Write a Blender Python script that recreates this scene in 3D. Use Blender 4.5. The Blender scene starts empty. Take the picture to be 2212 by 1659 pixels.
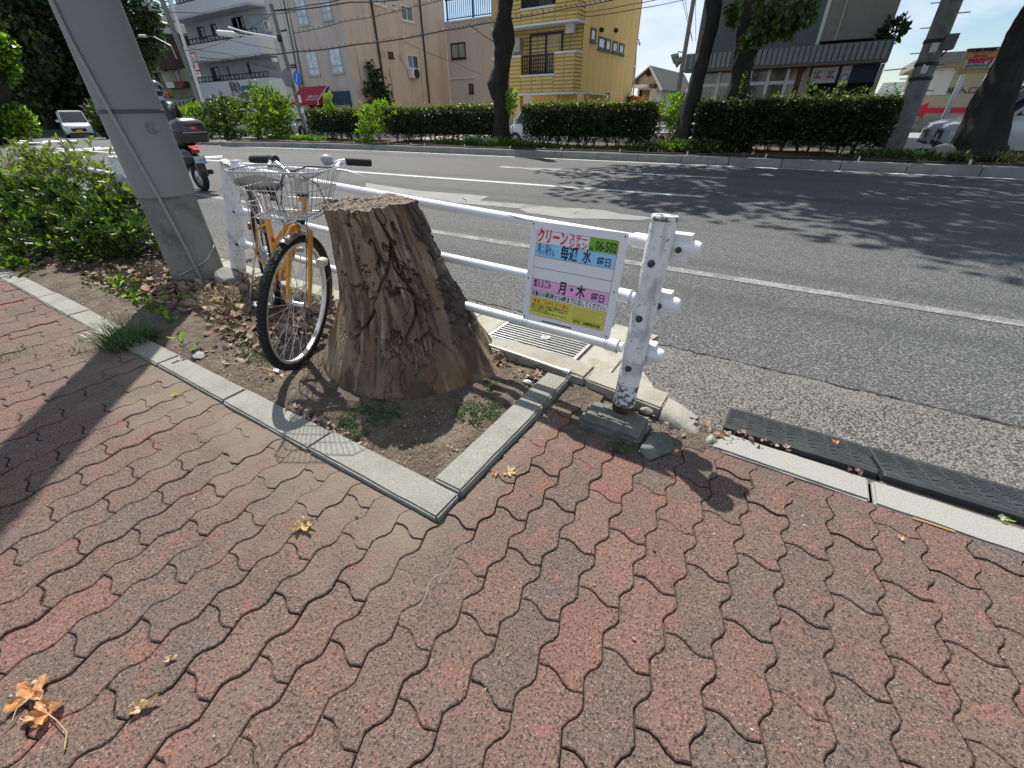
import bpy, bmesh, math, random
import numpy as np
from mathutils import Vector, Matrix, Euler
sc = bpy.context.scene
COL = sc.collection
rnd = random.Random(7)
rng = np.random.default_rng(7)
rad = math.radians

# ------------------------------------------------------------------ camera
FPX, CX, CY, EYE = 912.0, 1106.0, 829.5, 1.1
_d = np.array([18., 1421., 912.]); _d /= np.linalg.norm(_d)
_r = np.array([1706., 566., -912.]); _r -= _d * _r.dot(_d); _r /= np.linalg.norm(_r)
_y = np.cross(-_d, _r)
CM = np.array([_r, _y, -_d])                 # world = CM @ (right, down, forward)
if (CM @ np.array([0, 1., 0]))[2] > 0: CM[1] *= -1
cam_data = bpy.data.cameras.new('camera')
cam_data.sensor_width = 36.0
cam_data.lens = 36.0 * FPX / 2212.0
cam_data.clip_start = 0.02
cam_data.clip_end = 900.0
cam = bpy.data.objects.new('camera', cam_data)
COL.objects.link(cam)
R_, D_, F_ = CM[:, 0], CM[:, 1], CM[:, 2]
cam.matrix_world = Matrix(((R_[0], -D_[0], -F_[0], 0), (R_[1], -D_[1], -F_[1], 0), (R_[2], -D_[2], -F_[2], EYE), (0, 0, 0, 1)))
sc.camera = cam

# ------------------------------------------------------------------ light
SUNV = Vector((0.53, -0.45, -1.0)).normalized()      # direction the light travels
sun = bpy.data.lights.new('sun', 'SUN')
sun.energy = 5.0
sun.angle = rad(0.6)
sun.color = (1.0, 0.955, 0.88)
so = bpy.data.objects.new('sun', sun)
so.rotation_euler = SUNV.to_track_quat('-Z', 'Y').to_euler()
so.location = (-10, 10, 30)
COL.objects.link(so)
world = bpy.data.worlds.new('World')
sc.world = world
world.use_nodes = True
wn, wl = world.node_tree.nodes, world.node_tree.links
wn.clear()
w_out = wn.new('ShaderNodeOutputWorld'); w_bg = wn.new('ShaderNodeBackground')
w_sky = wn.new('ShaderNodeTexSky'); w_sky.sky_type = 'NISHITA'; w_sky.sun_disc = False
w_sky.sun_elevation = rad(55.2); w_sky.sun_rotation = rad(-49.7)
w_sky.air_density = 1.0; w_sky.dust_density = 0.2; w_sky.ozone_density = 3.5
w_bg.inputs[1].default_value = 0.085
w_geo = wn.new('ShaderNodeTexCoord')
w_map = wn.new('ShaderNodeMapping'); w_map.inputs['Scale'].default_value = (1.0, 1.0, 3.0)
w_map.inputs['Location'].default_value = (0.35, 0.1, 0.5)
w_n = wn.new('ShaderNodeTexNoise'); w_n.inputs['Scale'].default_value = 2.3; w_n.inputs['Detail'].default_value = 7; w_n.inputs['Roughness'].default_value = 0.55
w_r = wn.new('ShaderNodeMapRange'); w_r.inputs['From Min'].default_value = 0.43; w_r.inputs['From Max'].default_value = 0.56
w_n2 = wn.new('ShaderNodeTexNoise'); w_n2.inputs['Scale'].default_value = 6.0; w_n2.inputs['Detail'].default_value = 4
w_c = wn.new('ShaderNodeMix'); w_c.data_type = 'RGBA'
w_c.inputs[6].default_value = (4.6, 5.9, 7.6, 1); w_c.inputs[7].default_value = (8.6, 9.0, 9.4, 1)
w_m = wn.new('ShaderNodeMix'); w_m.data_type = 'RGBA'
wl.new(w_geo.outputs['Generated'], w_map.inputs[0]); wl.new(w_map.outputs[0], w_n.inputs['Vector']); wl.new(w_map.outputs[0], w_n2.inputs['Vector'])
wl.new(w_n.outputs[0], w_r.inputs[0]); wl.new(w_n2.outputs[0], w_c.inputs[0])
wl.new(w_r.outputs[0], w_m.inputs[0]); wl.new(w_sky.outputs[0], w_m.inputs[6]); wl.new(w_c.outputs[2], w_m.inputs[7])
wl.new(w_m.outputs[2], w_bg.inputs[0]); wl.new(w_bg.outputs[0], w_out.inputs[0])
sc.view_settings.view_transform = 'Standard'
sc.view_settings.look = 'None'
sc.view_settings.exposure = 0.52
sc.view_settings.gamma = 1.0
sc.view_settings.use_curve_mapping = False
sc.render.engine = 'CYCLES'
sc.cycles.use_denoising = True
sc.cycles.max_bounces = 6
sc.cycles.diffuse_bounces = 3
sc.cycles.transparent_max_bounces = 6
sc.cycles.sample_clamp_indirect = 6.0

# ------------------------------------------------------------------ measuring helpers (survey of the place from the photograph)
def ray(u, v):
    return CM @ np.array([(u - CX) / FPX, (v - CY) / FPX, 1.0])
def G(u, v, z=0.0):
    w = ray(u, v); t = (z - EYE) / w[2]
    return Vector((w[0] * t, w[1] * t, z))
def AY(u, v, y):
    w = ray(u, v); t = y / w[1]
    return Vector((w[0] * t, y, EYE + w[2] * t))
def AX(u, v, x):
    w = ray(u, v); t = x / w[0]
    return Vector((x, w[1] * t, EYE + w[2] * t))
def PR(x, y, z):
    c = CM.T @ np.array([x, y, z - EYE])
    return (CX + FPX * c[0] / c[2], CY + FPX * c[1] / c[2], c[2])
za = lambda x, y: (.248 * x, .248 * y)
zb = lambda x, y: (493.7 + .248 * x, .248 * y)
zc = lambda x, y: (987.5 + .248 * x, .248 * y)
zd = lambda x, y: (1426.4 + .2315 * x, .2315 * y)
ze = lambda x, y: (1773.1 + .2315 * x, .2315 * y)

# ------------------------------------------------------------------ materials
def mat(name, col, rough=0.85, metal=0.0, layers=(), bump=(), rndcol=None, spec=0.35, emit=None, trans=0.0, coat=0.0, coord='pos', extra=None):
    m = bpy.data.materials.new(name); m.use_nodes = True
    n, l = m.node_tree.nodes, m.node_tree.links
    b = n['Principled BSDF']
    b.inputs['Base Color'].default_value = (*col, 1)
    b.inputs['Roughness'].default_value = rough
    b.inputs['Metallic'].default_value = metal
    b.inputs['Specular IOR Level'].default_value = spec
    if coat: b.inputs['Coat Weight'].default_value = coat
    geo = n.new('ShaderNodeNewGeometry'); tc = n.new('ShaderNodeTexCoord')
    src = geo.outputs['Position'] if coord == 'pos' else (tc.outputs['Object'] if coord == 'obj' else None)
    if src is None:
        at = n.new('ShaderNodeAttribute'); at.attribute_name = coord; src = at.outputs['Vector']
    def noise(scale, detail=3, stretch=None, kind='noise'):
        s = src
        if stretch:
            mp = n.new('ShaderNodeMapping'); mp.inputs['Scale'].default_value = stretch
            l.new(src, mp.inputs[0]); s = mp.outputs[0]
        if kind == 'noise':
            t = n.new('ShaderNodeTexNoise'); t.inputs['Detail'].default_value = detail; t.inputs['Roughness'].default_value = 0.6
            t.inputs['Scale'].default_value = scale; l.new(s, t.inputs['Vector']); return t.outputs[0]
        t = n.new('ShaderNodeTexVoronoi'); t.inputs['Scale'].default_value = scale
        if kind == 'cell':
            l.new(s, t.inputs['Vector']); return t.outputs['Color']
        if kind == 'edge': t.feature = 'DISTANCE_TO_EDGE'
        l.new(s, t.inputs['Vector']); return t.outputs['Distance']
    cur = None
    if rndcol:
        oi = n.new('ShaderNodeObjectInfo'); ad = n.new('ShaderNodeMath'); ad.operation = 'ADD'
        l.new(geo.outputs['Random Per Island'], ad.inputs[0]); l.new(oi.outputs['Random'], ad.inputs[1])
        fr = n.new('ShaderNodeMath'); fr.operation = 'FRACT'; l.new(ad.outputs[0], fr.inputs[0])
        cr = n.new('ShaderNodeValToRGB'); e = cr.color_ramp.elements
        e[0].position = 0; e[0].color = (*rndcol[0], 1); e[1].position = 1; e[1].color = (*rndcol[-1], 1)
        for i, c in enumerate(rndcol[1:-1]):
            k = e.new((i + 1) / (len(rndcol) - 1)); k.color = (*c, 1)
        l.new(fr.outputs[0], cr.inputs[0]); cur = cr.outputs[0]
    for ly in layers:
        kind = ly.get('k', 'noise')
        f = noise(ly['s'], ly.get('d', 3), ly.get('st'), kind)
        mr = n.new('ShaderNodeMapRange')
        mr.inputs['From Min'].default_value = ly['lo']; mr.inputs['From Max'].default_value = ly['hi']
        mr.inputs['To Max'].default_value = ly.get('a', 1.0)
        l.new(f, mr.inputs[0])
        mx = n.new('ShaderNodeMix'); mx.data_type = 'RGBA'
        if ly.get('mode'): mx.blend_type = ly['mode']
        l.new(mr.outputs[0], mx.inputs[0])
        if cur is None: mx.inputs[6].default_value = (*col, 1)
        else: l.new(cur, mx.inputs[6])
        mx.inputs[7].default_value = (*ly['c'], 1)
        cur = mx.outputs[2]
    if cur is not None: l.new(cur, b.inputs['Base Color'])
    last = None
    for bp in bump:
        f = noise(bp[0], bp[3] if len(bp) > 3 else 3, bp[2] if len(bp) > 2 else None, bp[4] if len(bp) > 4 else 'noise')
        bn = n.new('ShaderNodeBump'); bn.inputs['Distance'].default_value = bp[1]; bn.inputs['Strength'].default_value = 1.0
        l.new(f, bn.inputs['Height'])
        if last: l.new(last, bn.inputs['Normal'])
        last = bn.outputs[0]
    if last: l.new(last, b.inputs['Normal'])
    if emit:
        b.inputs['Emission Color'].default_value = (*emit[0], 1); b.inputs['Emission Strength'].default_value = emit[1]
    if trans:
        tr = n.new('ShaderNodeBsdfTranslucent'); mixs = n.new('ShaderNodeMixShader'); mixs.inputs[0].default_value = trans
        if cur is not None:
            br = n.new('ShaderNodeMix'); br.data_type = 'RGBA'; br.blend_type = 'MULTIPLY'; br.inputs[0].default_value = 1
            l.new(cur, br.inputs[6]); br.inputs[7].default_value = (1.5, 1.9, 0.7, 1); l.new(br.outputs[2], tr.inputs[0])
        else: tr.inputs[0].default_value = (col[0] * 1.5, col[1] * 1.9, col[2] * .7, 1)
        l.new(b.outputs[0], mixs.inputs[1]); l.new(tr.outputs[0], mixs.inputs[2])
        l.new(mixs.outputs[0], n['Material Output'].inputs[0])
    return m

def leafmat(name, cols, trans=0.3, rough=0.45):
    return mat(name, cols[0], rough=rough, rndcol=cols, trans=trans, spec=0.4)

# ------------------------------------------------------------------ mesh builder
class MB:
    def __init__(s): s.v = []; s.f = []; s.m = []; s.mi = 0
    def add(s, vs, fs):
        o = len(s.v); s.v.extend([tuple(p) for p in vs])
        for f in fs: s.f.append(tuple(i + o for i in f)); s.m.append(s.mi)
        return s
    def box(s, x0, y0, z0, x1, y1, z1):
        return s.add([(x0, y0, z0), (x1, y0, z0), (x1, y1, z0), (x0, y1, z0), (x0, y0, z1), (x1, y0, z1), (x1, y1, z1), (x0, y1, z1)],
                     [(0, 3, 2, 1), (4, 5, 6, 7), (0, 1, 5, 4), (1, 2, 6, 5), (2, 3, 7, 6), (3, 0, 4, 7)])
    def cbox(s, c, e, rz=0, M=None):
        R = Matrix.Rotation(rz, 3, 'Z') if M is None else M
        vs = []
        for k in (-1, 1):
            for a, b in ((-1, -1), (1, -1), (1, 1), (-1, 1)):
                vs.append(Vector(c) + R @ Vector((a * e[0] / 2, b * e[1] / 2, k * e[2] / 2)))
        return s.add(vs, [(0, 3, 2, 1), (4, 5, 6, 7), (0, 1, 5, 4), (1, 2, 6, 5), (2, 3, 7, 6), (3, 0, 4, 7)])
    def tube(s, pts, r, n=8, caps=True, flat=None):
        pts = [Vector(p) for p in pts]
        rs = r if isinstance(r, (list, tuple)) else [r] * len(pts)
        o = len(s.v); prev = None
        for i, p in enumerate(pts):
            t = (pts[min(i + 1, len(pts) - 1)] - pts[max(i - 1, 0)]).normalized()
            if prev is None:
                a = t.cross(Vector((0, 0, 1)))
                if a.length < 1e-3: a = t.cross(Vector((0, 1, 0)))
                a.normalize()
            else:
                a = (prev - t * prev.dot(t))
                a = a.normalized() if a.length > 1e-6 else t.orthogonal().normalized()
            prev = a; b = t.cross(a)
            for k in range(n):
                w = 2 * math.pi * k / n
                s.v.append(tuple(p + a * math.cos(w) * rs[i] + b * math.sin(w) * rs[i] * (flat or 1)))
        for i in range(len(pts) - 1):
            for k in range(n):
                k2 = (k + 1) % n
                s.f.append((o + i * n + k, o + i * n + k2, o + (i + 1) * n + k2, o + (i + 1) * n + k)); s.m.append(s.mi)
        if caps:
            s.f.append(tuple(o + k for k in range(n))[::-1]); s.m.append(s.mi)
            s.f.append(tuple(o + (len(pts) - 1) * n + k for k in range(n))); s.m.append(s.mi)
        return s
    def lathe(s, prof, c=(0, 0, 0), axis=(0, 0, 1), n=16, arc=2 * math.pi):
        ax = Vector(axis).normalized(); a = ax.orthogonal().normalized(); b = ax.cross(a); c = Vector(c); o = len(s.v)
        for (rr, h) in prof:
            for k in range(n):
                w = arc * k / n
                s.v.append(tuple(c + ax * h + (a * math.cos(w) + b * math.sin(w)) * max(rr, 1e-4)))
        for i in range(len(prof) - 1):
            for k in range(n):
                k2 = (k + 1) % n
                s.f.append((o + i * n + k, o + i * n + k2, o + (i + 1) * n + k2, o + (i + 1) * n + k)); s.m.append(s.mi)
        return s
    def prism(s, poly, z0, z1, bev=0.0, M=None):
        n = len(poly); P = lambda x, y, z: (Vector((x, y, z)) if M is None else M @ Vector((x, y, z)))
        cx = sum(p[0] for p in poly) / n; cy = sum(p[1] for p in poly) / n
        vs = [P(x, y, z0) for x, y in poly] + [P(x, y, z1 - bev) for x, y in poly]
        fs = [(i, (i + 1) % n, n + (i + 1) % n, n + i) for i in range(n)]
        if bev:
            k = []
            for x, y in poly:
                dd = math.hypot(x - cx, y - cy) or 1; k.append(P(x - (x - cx) / dd * bev, y - (y - cy) / dd * bev, z1))
            vs += k; fs += [(n + i, n + (i + 1) % n, 2 * n + (i + 1) % n, 2 * n + i) for i in range(n)]
            fs.append(tuple(range(2 * n, 3 * n)))
        else: fs.append(tuple(range(n, 2 * n)))
        fs.append(tuple(range(n))[::-1])
        return s.add(vs, fs)
    def mesh(s, name, mats, smooth=False):
        me = bpy.data.meshes.new(name); me.from_pydata(s.v, [], s.f)
        for m_ in (mats if isinstance(mats, (list, tuple)) else [mats]): me.materials.append(m_)
        if any(s.m): me.polygons.foreach_set('material_index', s.m)
        if smooth:
            me.polygons.foreach_set('use_smooth', [True] * len(me.polygons))
            if smooth != 'all':
                try: me.set_sharp_from_angle(angle=rad(40))
                except Exception: pass
        me.update()
        return me
    def build(s, name, mats, parent=None, smooth=False, loc=None, **tg):
        return link(name, s.mesh(name, mats, smooth), parent, loc, **tg)

def link(name, data, parent=None, loc=None, label=None, cat=None, group=None, kind=None):
    o = bpy.data.objects.new(name, data); COL.objects.link(o)
    if parent is not None: o.parent = parent
    if loc is not None: o.location = loc
    if label: o['label'] = label
    if cat: o['category'] = cat
    if group: o['group'] = group
    if kind: o['kind'] = kind
    return o
def thing(name, label, cat, loc=(0, 0, 0), rz=0.0, group=None):
    o = link(name, None, None, loc, label, cat, group); o.rotation_euler = (0, 0, rz); o.empty_display_size = .1
    return o
def local(t, p):
    """world point -> local coordinates of thing t"""
    R = Matrix.Rotation(-t.rotation_euler[2], 3, 'Z')
    return R @ (Vector(p) - Vector(t.location))
def copy_thing(root, loc=None, rz=None, label=None, scale=None):
    r = root.copy(); COL.objects.link(r)
    if loc is not None: r.location = loc
    if rz is not None: r.rotation_euler = (0, 0, rz)
    if scale is not None: r.scale = (scale,) * 3
    if label: r['label'] = label
    for ch in list(root.children):
        c = ch.copy(); COL.objects.link(c); c.parent = r
        for g2 in list(ch.children):
            d2 = g2.copy(); COL.objects.link(d2); d2.parent = c
    return r
def grid_mesh(name, V, nu, nv, mats, closed_u=False, smooth=True, attrs=None):
    """V: (nv, nu, 3) array"""
    me = bpy.data.meshes.new(name)
    idx = np.arange(nu * nv).reshape(nv, nu)
    if closed_u: nx = np.roll(idx, -1, axis=1); a, b = idx[:-1], nx[:-1]; c, d = nx[1:], idx[1:]
    else: a, b, c, d = idx[:-1, :-1], idx[:-1, 1:], idx[1:, 1:], idx[1:, :-1]
    F = np.stack([a, b, c, d], -1).reshape(-1, 4)
    set_mesh(me, V.reshape(-1, 3), F)
    for m_ in (mats if isinstance(mats, (list, tuple)) else [mats]): me.materials.append(m_)
    if smooth: me.polygons.foreach_set('use_smooth', [True] * len(me.polygons))
    if attrs:
        for k, arr in attrs.items():
            at = me.attributes.new(k, 'FLOAT_VECTOR', 'POINT'); at.data.foreach_set('vector', np.ascontiguousarray(arr.reshape(-1, 3), dtype=np.float32).ravel())
    me.update()
    return me
def set_mesh(me, V, F):
    nf, k = F.shape
    me.vertices.add(len(V)); me.vertices.foreach_set('co', np.ascontiguousarray(V, dtype=np.float32).ravel())
    me.loops.add(nf * k); me.loops.foreach_set('vertex_index', np.ascontiguousarray(F, dtype=np.int32).ravel())
    me.polygons.add(nf); me.polygons.foreach_set('loop_start', np.arange(0, nf * k, k, dtype=np.int32))
    try: me.polygons.foreach_set('loop_total', np.full(nf, k, dtype=np.int32))
    except Exception: pass
    me.update(calc_edges=True); me.validate()

# numpy value noise
_perm = np.random.default_rng(3).random(65536)
def vnoise(x, y, z):
    xi, yi, zi = np.floor(x).astype(np.int64), np.floor(y).astype(np.int64), np.floor(z).astype(np.int64)
    fx, fy, fz = x - xi, y - yi, z - zi
    fx, fy, fz = [t * t * (3 - 2 * t) for t in (fx, fy, fz)]
    def h(a, b, c): return _perm[(a * 73856093 ^ b * 19349663 ^ c * 83492791) & 65535]
    r = 0
    for dx, wx in ((0, 1 - fx), (1, fx)):
        for dy, wy in ((0, 1 - fy), (1, fy)):
            for dz, wz in ((0, 1 - fz), (1, fz)):
                r = r + h(xi + dx, yi + dy, zi + dz) * wx * wy * wz
    return r
def fbm(x, y, z, o=4):
    r = 0; a = 1; t = 0
    for k in range(o):
        r = r + a * vnoise(x, y, z); t += a; a *= .5; x, y, z = x * 2.03 + 7.1, y * 2.03 + 3.3, z * 2.03 + 1.7
    return r / t

def leaves(name, P, N, size, mats, parent=None, shape='leaf', jit=0.9, length=1.7, **tg):
    """P (n,3) leaf bases, N (n,3) preferred outward direction, size (n,) widths: folded six-corner leaves"""
    n = len(P); r = np.random.default_rng(len(P) + int(abs(P[0, 0]) * 100))
    d = N + r.normal(size=(n, 3)) * jit; d /= np.linalg.norm(d, axis=1)[:, None] + 1e-9
    s = np.cross(d, r.normal(size=(n, 3))); s /= np.linalg.norm(s, axis=1)[:, None] + 1e-9
    u = np.cross(s, d)
    w = size[:, None] * .5; L = size[:, None] * length
    if shape == 'leaf':
        pts = [P, P + d * L * .35 + s * w + u * w * .35, P + d * L * .75 + s * w * .7 + u * w * .1 - u * L * .04, P + d * L - u * L * .16,
               P + d * L * .75 - s * w * .7 + u * w * .1 - u * L * .04, P + d * L * .35 - s * w + u * w * .35]
        V = np.stack(pts, 1).reshape(-1, 3); b = np.arange(n)[:, None] * 6
        F = np.concatenate([b + np.array([[0, 1, 2, 3]]), b + np.array([[0, 3, 4, 5]])], 0)
    elif shape == 'quad':
        pts = [P - s * w * .3, P + d * L * .5 + s * w, P + d * L, P + d * L * .5 - s * w]
        V = np.stack(pts, 1).reshape(-1, 3); b = np.arange(n)[:, None] * 4
        F = b + np.array([[0, 1, 2, 3]])
    me = bpy.data.meshes.new(name); set_mesh(me, V, F)
    for m_ in (mats if isinstance(mats, (list, tuple)) else [mats]): me.materials.append(m_)
    if isinstance(mats, (list, tuple)) and len(mats) > 1:
        k = r.integers(0, len(mats), n); me.polygons.foreach_set('material_index', (np.tile(k, 2) if shape == 'leaf' else k).astype(np.int32))
    me.update()
    return link(name, me, parent, **tg)

def text(body, size, m, parent, loc, R, w=None, name='lettering', ax='LEFT', ext=0.0006, bold=0.0, ay='BOTTOM_BASELINE'):
    """flat lettering: R is a 3x3 matrix (columns right, up, normal); w squeezes it to that width"""
    cu = bpy.data.curves.new(name, 'FONT'); cu.body = body; cu.size = size; cu.extrude = ext; cu.resolution_u = 2; cu.offset = bold
    cu.align_x = 'LEFT'
    tmp = bpy.data.objects.new('tmp', cu); COL.objects.link(tmp)
    dg = bpy.context.evaluated_depsgraph_get(); dg.update()
    me = bpy.data.meshes.new_from_object(tmp.evaluated_get(dg)); bpy.data.objects.remove(tmp); bpy.data.curves.remove(cu)
    n = len(me.vertices)
    if n == 0: return None
    co = np.empty(n * 3, dtype=np.float32); me.vertices.foreach_get('co', co); co = co.reshape(-1, 3)
    x0, x1 = co[:, 0].min(), co[:, 0].max()
    sx = 1.0 if w is None else w / (x1 - x0)
    co[:, 0] = (co[:, 0] - x0) * sx
    if ax == 'CENTER': co[:, 0] -= (x1 - x0) * sx / 2
    if ax == 'RIGHT': co[:, 0] -= (x1 - x0) * sx
    Rm = np.array(R); co = co @ Rm.T + np.array(loc)
    me.vertices.foreach_set('co', co.astype(np.float32).ravel())
    me.materials.clear(); me.materials.append(m); me.update()
    me.name = name
    return link(name, me, parent)
# ------------------------------------------------------------------ shared materials
M_paver = mat('paver_concrete', (.15, .09, .08), .9, rndcol=[(.150, .088, .070), (.118, .090, .074), (.185, .092, .072), (.135, .088, .070), (.110, .088, .074), (.165, .092, .074), (.140, .093, .075), (.178, .104, .082)],
    layers=[dict(s=4, lo=.45, hi=.72, c=(.100, .084, .072), a=.75), dict(s=11, lo=.54, hi=.70, c=(.235, .095, .075), a=.65), dict(s=.7, lo=.45, hi=.65, c=(.13, .095, .078), a=.5),
            dict(s=150, lo=.52, hi=.62, c=(.026, .021, .019), a=.85), dict(s=130, lo=.58, hi=.66, c=(.29, .155, .12), a=.75),
            dict(s=280, lo=.635, hi=.69, c=(.42, .36, .30), a=.8, d=2), dict(s=3.1, lo=.62, hi=.78, c=(.23, .20, .175), a=.35)],
    bump=[(150, .006), (60, .003)])
def dust_film(m):
    # wind-blown dirt that lies on the pavers beside the planter kerb
    n, l = m.node_tree.nodes, m.node_tree.links; b = n['Principled BSDF']; cur = b.inputs['Base Color'].links[0].from_socket
    g_ = n.new('ShaderNodeNewGeometry'); sp = n.new('ShaderNodeSeparateXYZ'); l.new(g_.outputs['Position'], sp.inputs[0])
    nz = n.new('ShaderNodeTexNoise'); nz.inputs['Scale'].default_value = 6; nz.inputs['Detail'].default_value = 6; l.new(g_.outputs['Position'], nz.inputs['Vector'])
    def mr(s_, a_, b_, c_=0., d_=1.):
        q = n.new('ShaderNodeMapRange'); q.inputs['From Min'].default_value = a_; q.inputs['From Max'].default_value = b_; q.inputs['To Min'].default_value = c_; q.inputs['To Max'].default_value = d_; l.new(s_, q.inputs[0]); return q.outputs[0]
    def mul(x, y):
        q = n.new('ShaderNodeMath'); q.operation = 'MULTIPLY'; l.new(x, q.inputs[0]); l.new(y, q.inputs[1]); return q.outputs[0]
    def add(x, y):
        q = n.new('ShaderNodeMath'); q.operation = 'ADD'; l.new(x, q.inputs[0]); l.new(y, q.inputs[1]); return q.outputs[0]
    yv = add(sp.outputs[1], mr(nz.outputs[0], .3, .7, -.16, .16))
    f = mul(mul(mr(yv, .26, .60, 0, .92), mr(sp.outputs[0], -.55, -.78)), mr(sp.outputs[0], -4.2, -2.2))
    mx = n.new('ShaderNodeMix'); mx.data_type = 'RGBA'; l.new(f, mx.inputs[0]); l.new(cur, mx.inputs[6]); mx.inputs[7].default_value = (.185, .148, .112, 1); l.new(mx.outputs[2], b.inputs['Base Color'])
dust_film(M_paver)
M_sand = mat('joint_sand', (.085, .067, .055), .95, layers=[dict(s=30, lo=.4, hi=.7, c=(.15, .12, .09))], bump=[(120, .004)])
M_dust = mat('dust', (.165, .135, .108), .95, layers=[dict(s=40, lo=.35, hi=.7, c=(.12, .098, .08)), dict(s=200, lo=.58, hi=.68, c=(.30, .26, .21))], bump=[(180, .003)])
M_kerb = mat('kerb_concrete', (.26, .255, .225), .9, layers=[dict(s=6, lo=.4, hi=.7, c=(.19, .185, .155), a=.8), dict(s=190, lo=.55, hi=.68, c=(.10, .10, .085), a=.75), dict(s=160, lo=.60, hi=.68, c=(.46, .44, .38), a=.8)], bump=[(190, .003), (40, .002)])
M_curb = mat('old_curb_concrete', (.33, .315, .265), .9, layers=[dict(s=5, lo=.45, hi=.7, c=(.24, .215, .165), a=.8), dict(s=140, lo=.55, hi=.7, c=(.15, .14, .12), a=.6)], bump=[(150, .004), (25, .006)])
M_darkcon = mat('mossy_concrete', (.15, .15, .135), .95, layers=[dict(s=9, lo=.4, hi=.65, c=(.075, .085, .062), a=.8), dict(s=130, lo=.58, hi=.7, c=(.28, .27, .24), a=.7)], bump=[(140, .004), (22, .01)])
M_asph = mat('asphalt', (.072, .073, .076), .85, layers=[dict(s=.35, lo=.35, hi=.7, c=(.07, .071, .075), a=.8), dict(s=95, lo=.50, hi=.58, c=(.22, .217, .21), a=.85, d=3), dict(s=70, lo=.46, hi=.36, c=(.012, .012, .013), a=.95, d=3), dict(s=1.4, lo=.62, hi=.8, c=(.12, .115, .108), a=.4), dict(s=1, d=3, st=(.06, 1.1, 1), lo=.50, hi=.66, c=(.045, .046, .048), a=.55), dict(s=.9, d=5, lo=.66, hi=.70, c=(.035, .035, .036), a=.5)],
    bump=[(90, .012, None, 3), (40, .006)])
M_aggr = mat('exposed_aggregate_concrete', (.105, .10, .093), .9, layers=[dict(s=105, k='cell', lo=.1, hi=.9, c=(.31, .295, .27), a=.75), dict(s=105, k='dist', lo=.48, hi=.72, c=(.04, .037, .033), a=.95), dict(s=2.2, lo=.5, hi=.7, c=(.21, .20, .175), a=.4)],
    bump=[(105, -.007, None, 2, 'dist'), (200, .002)])
M_soil = mat('soil', (.088, .066, .05), .97, layers=[dict(s=7, lo=.4, hi=.68, c=(.17, .135, .10), a=.8), dict(s=120, lo=.56, hi=.68, c=(.24, .19, .14), a=.7), dict(s=90, lo=.42, hi=.34, c=(.03, .022, .017), a=.7)], bump=[(120, .008), (25, .02)])
M_paint = mat('road_paint', (.62, .62, .60), .75, layers=[dict(s=110, lo=.50, hi=.60, c=(.11, .11, .11), a=.9), dict(s=4, lo=.55, hi=.72, c=(.25, .25, .25), a=.7)], bump=[(110, .004)])
M_paint2 = mat('worn_road_paint', (.36, .36, .35), .8, layers=[dict(s=130, lo=.44, hi=.54, c=(.10, .10, .10), a=.95), dict(s=6, lo=.45, hi=.6, c=(.12, .12, .12), a=.8)], bump=[(110, .004)])
M_patch = mat('pale_road_patch', (.21, .21, .20), .85, layers=[dict(s=3, lo=.45, hi=.65, c=(.25, .25, .24), a=.8)], bump=[(120, .002)])
M_grey_con = mat('grey_concrete', (.25, .25, .235), .9, layers=[dict(s=3, lo=.4, hi=.7, c=(.17, .17, .155), a=.8), dict(s=.8, lo=.5, hi=.8, c=(.13, .125, .11), a=.5)], bump=[(80, .004)])
M_black_rub = mat('black_rubber', (.022, .023, .025), .6, layers=[dict(s=15, lo=.5, hi=.75, c=(.05, .05, .05), a=.6)], bump=[(300, .0012)])
M_steel = mat('galvanised_steel', (.55, .56, .57), .38, .9, layers=[dict(s=30, lo=.4, hi=.7, c=(.38, .38, .38), a=.7)])
M_dark = mat('dark_void', (.012, .012, .012), .9)

ROADZ = -0.10
def clip(poly, a, b, c):
    """keep the side a*x+b*y<=c"""
    out = []
    for i in range(len(poly)):
        p, q = poly[i], poly[(i + 1) % len(poly)]
        fp, fq = a * p[0] + b * p[1] - c, a * q[0] + b * q[1] - c
        if fp <= 0: out.append(p)
        if (fp < 0 < fq) or (fq < 0 < fp):
            t = fp / (fp - fq); out.append((p[0] + (q[0] - p[0]) * t, p[1] + (q[1] - p[1]) * t))
    return out
# ------------------------------------------------------------------ ground sheets
def sheet(name, x0, y0, x1, y1, z, m, kind='structure', n=1, **k):
    mb = MB(); mb.add([(x0, y0, z), (x1, y0, z), (x1, y1, z), (x0, y1, z)], [(0, 1, 2, 3)])
    return mb.build(name, m, kind=kind, **k)
sheet('ground', -400, -60, 400, 600, -.20, M_asph)
sheet('road', -110, 2.40, 60, 60, ROADZ, M_asph)
sheet('gutter', -30, 1.60, 30, 2.425, ROADZ + .004, M_aggr)
sheet('pavement_bed', -30, -6, 30, 1.60, -.012, M_sand)

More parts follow.
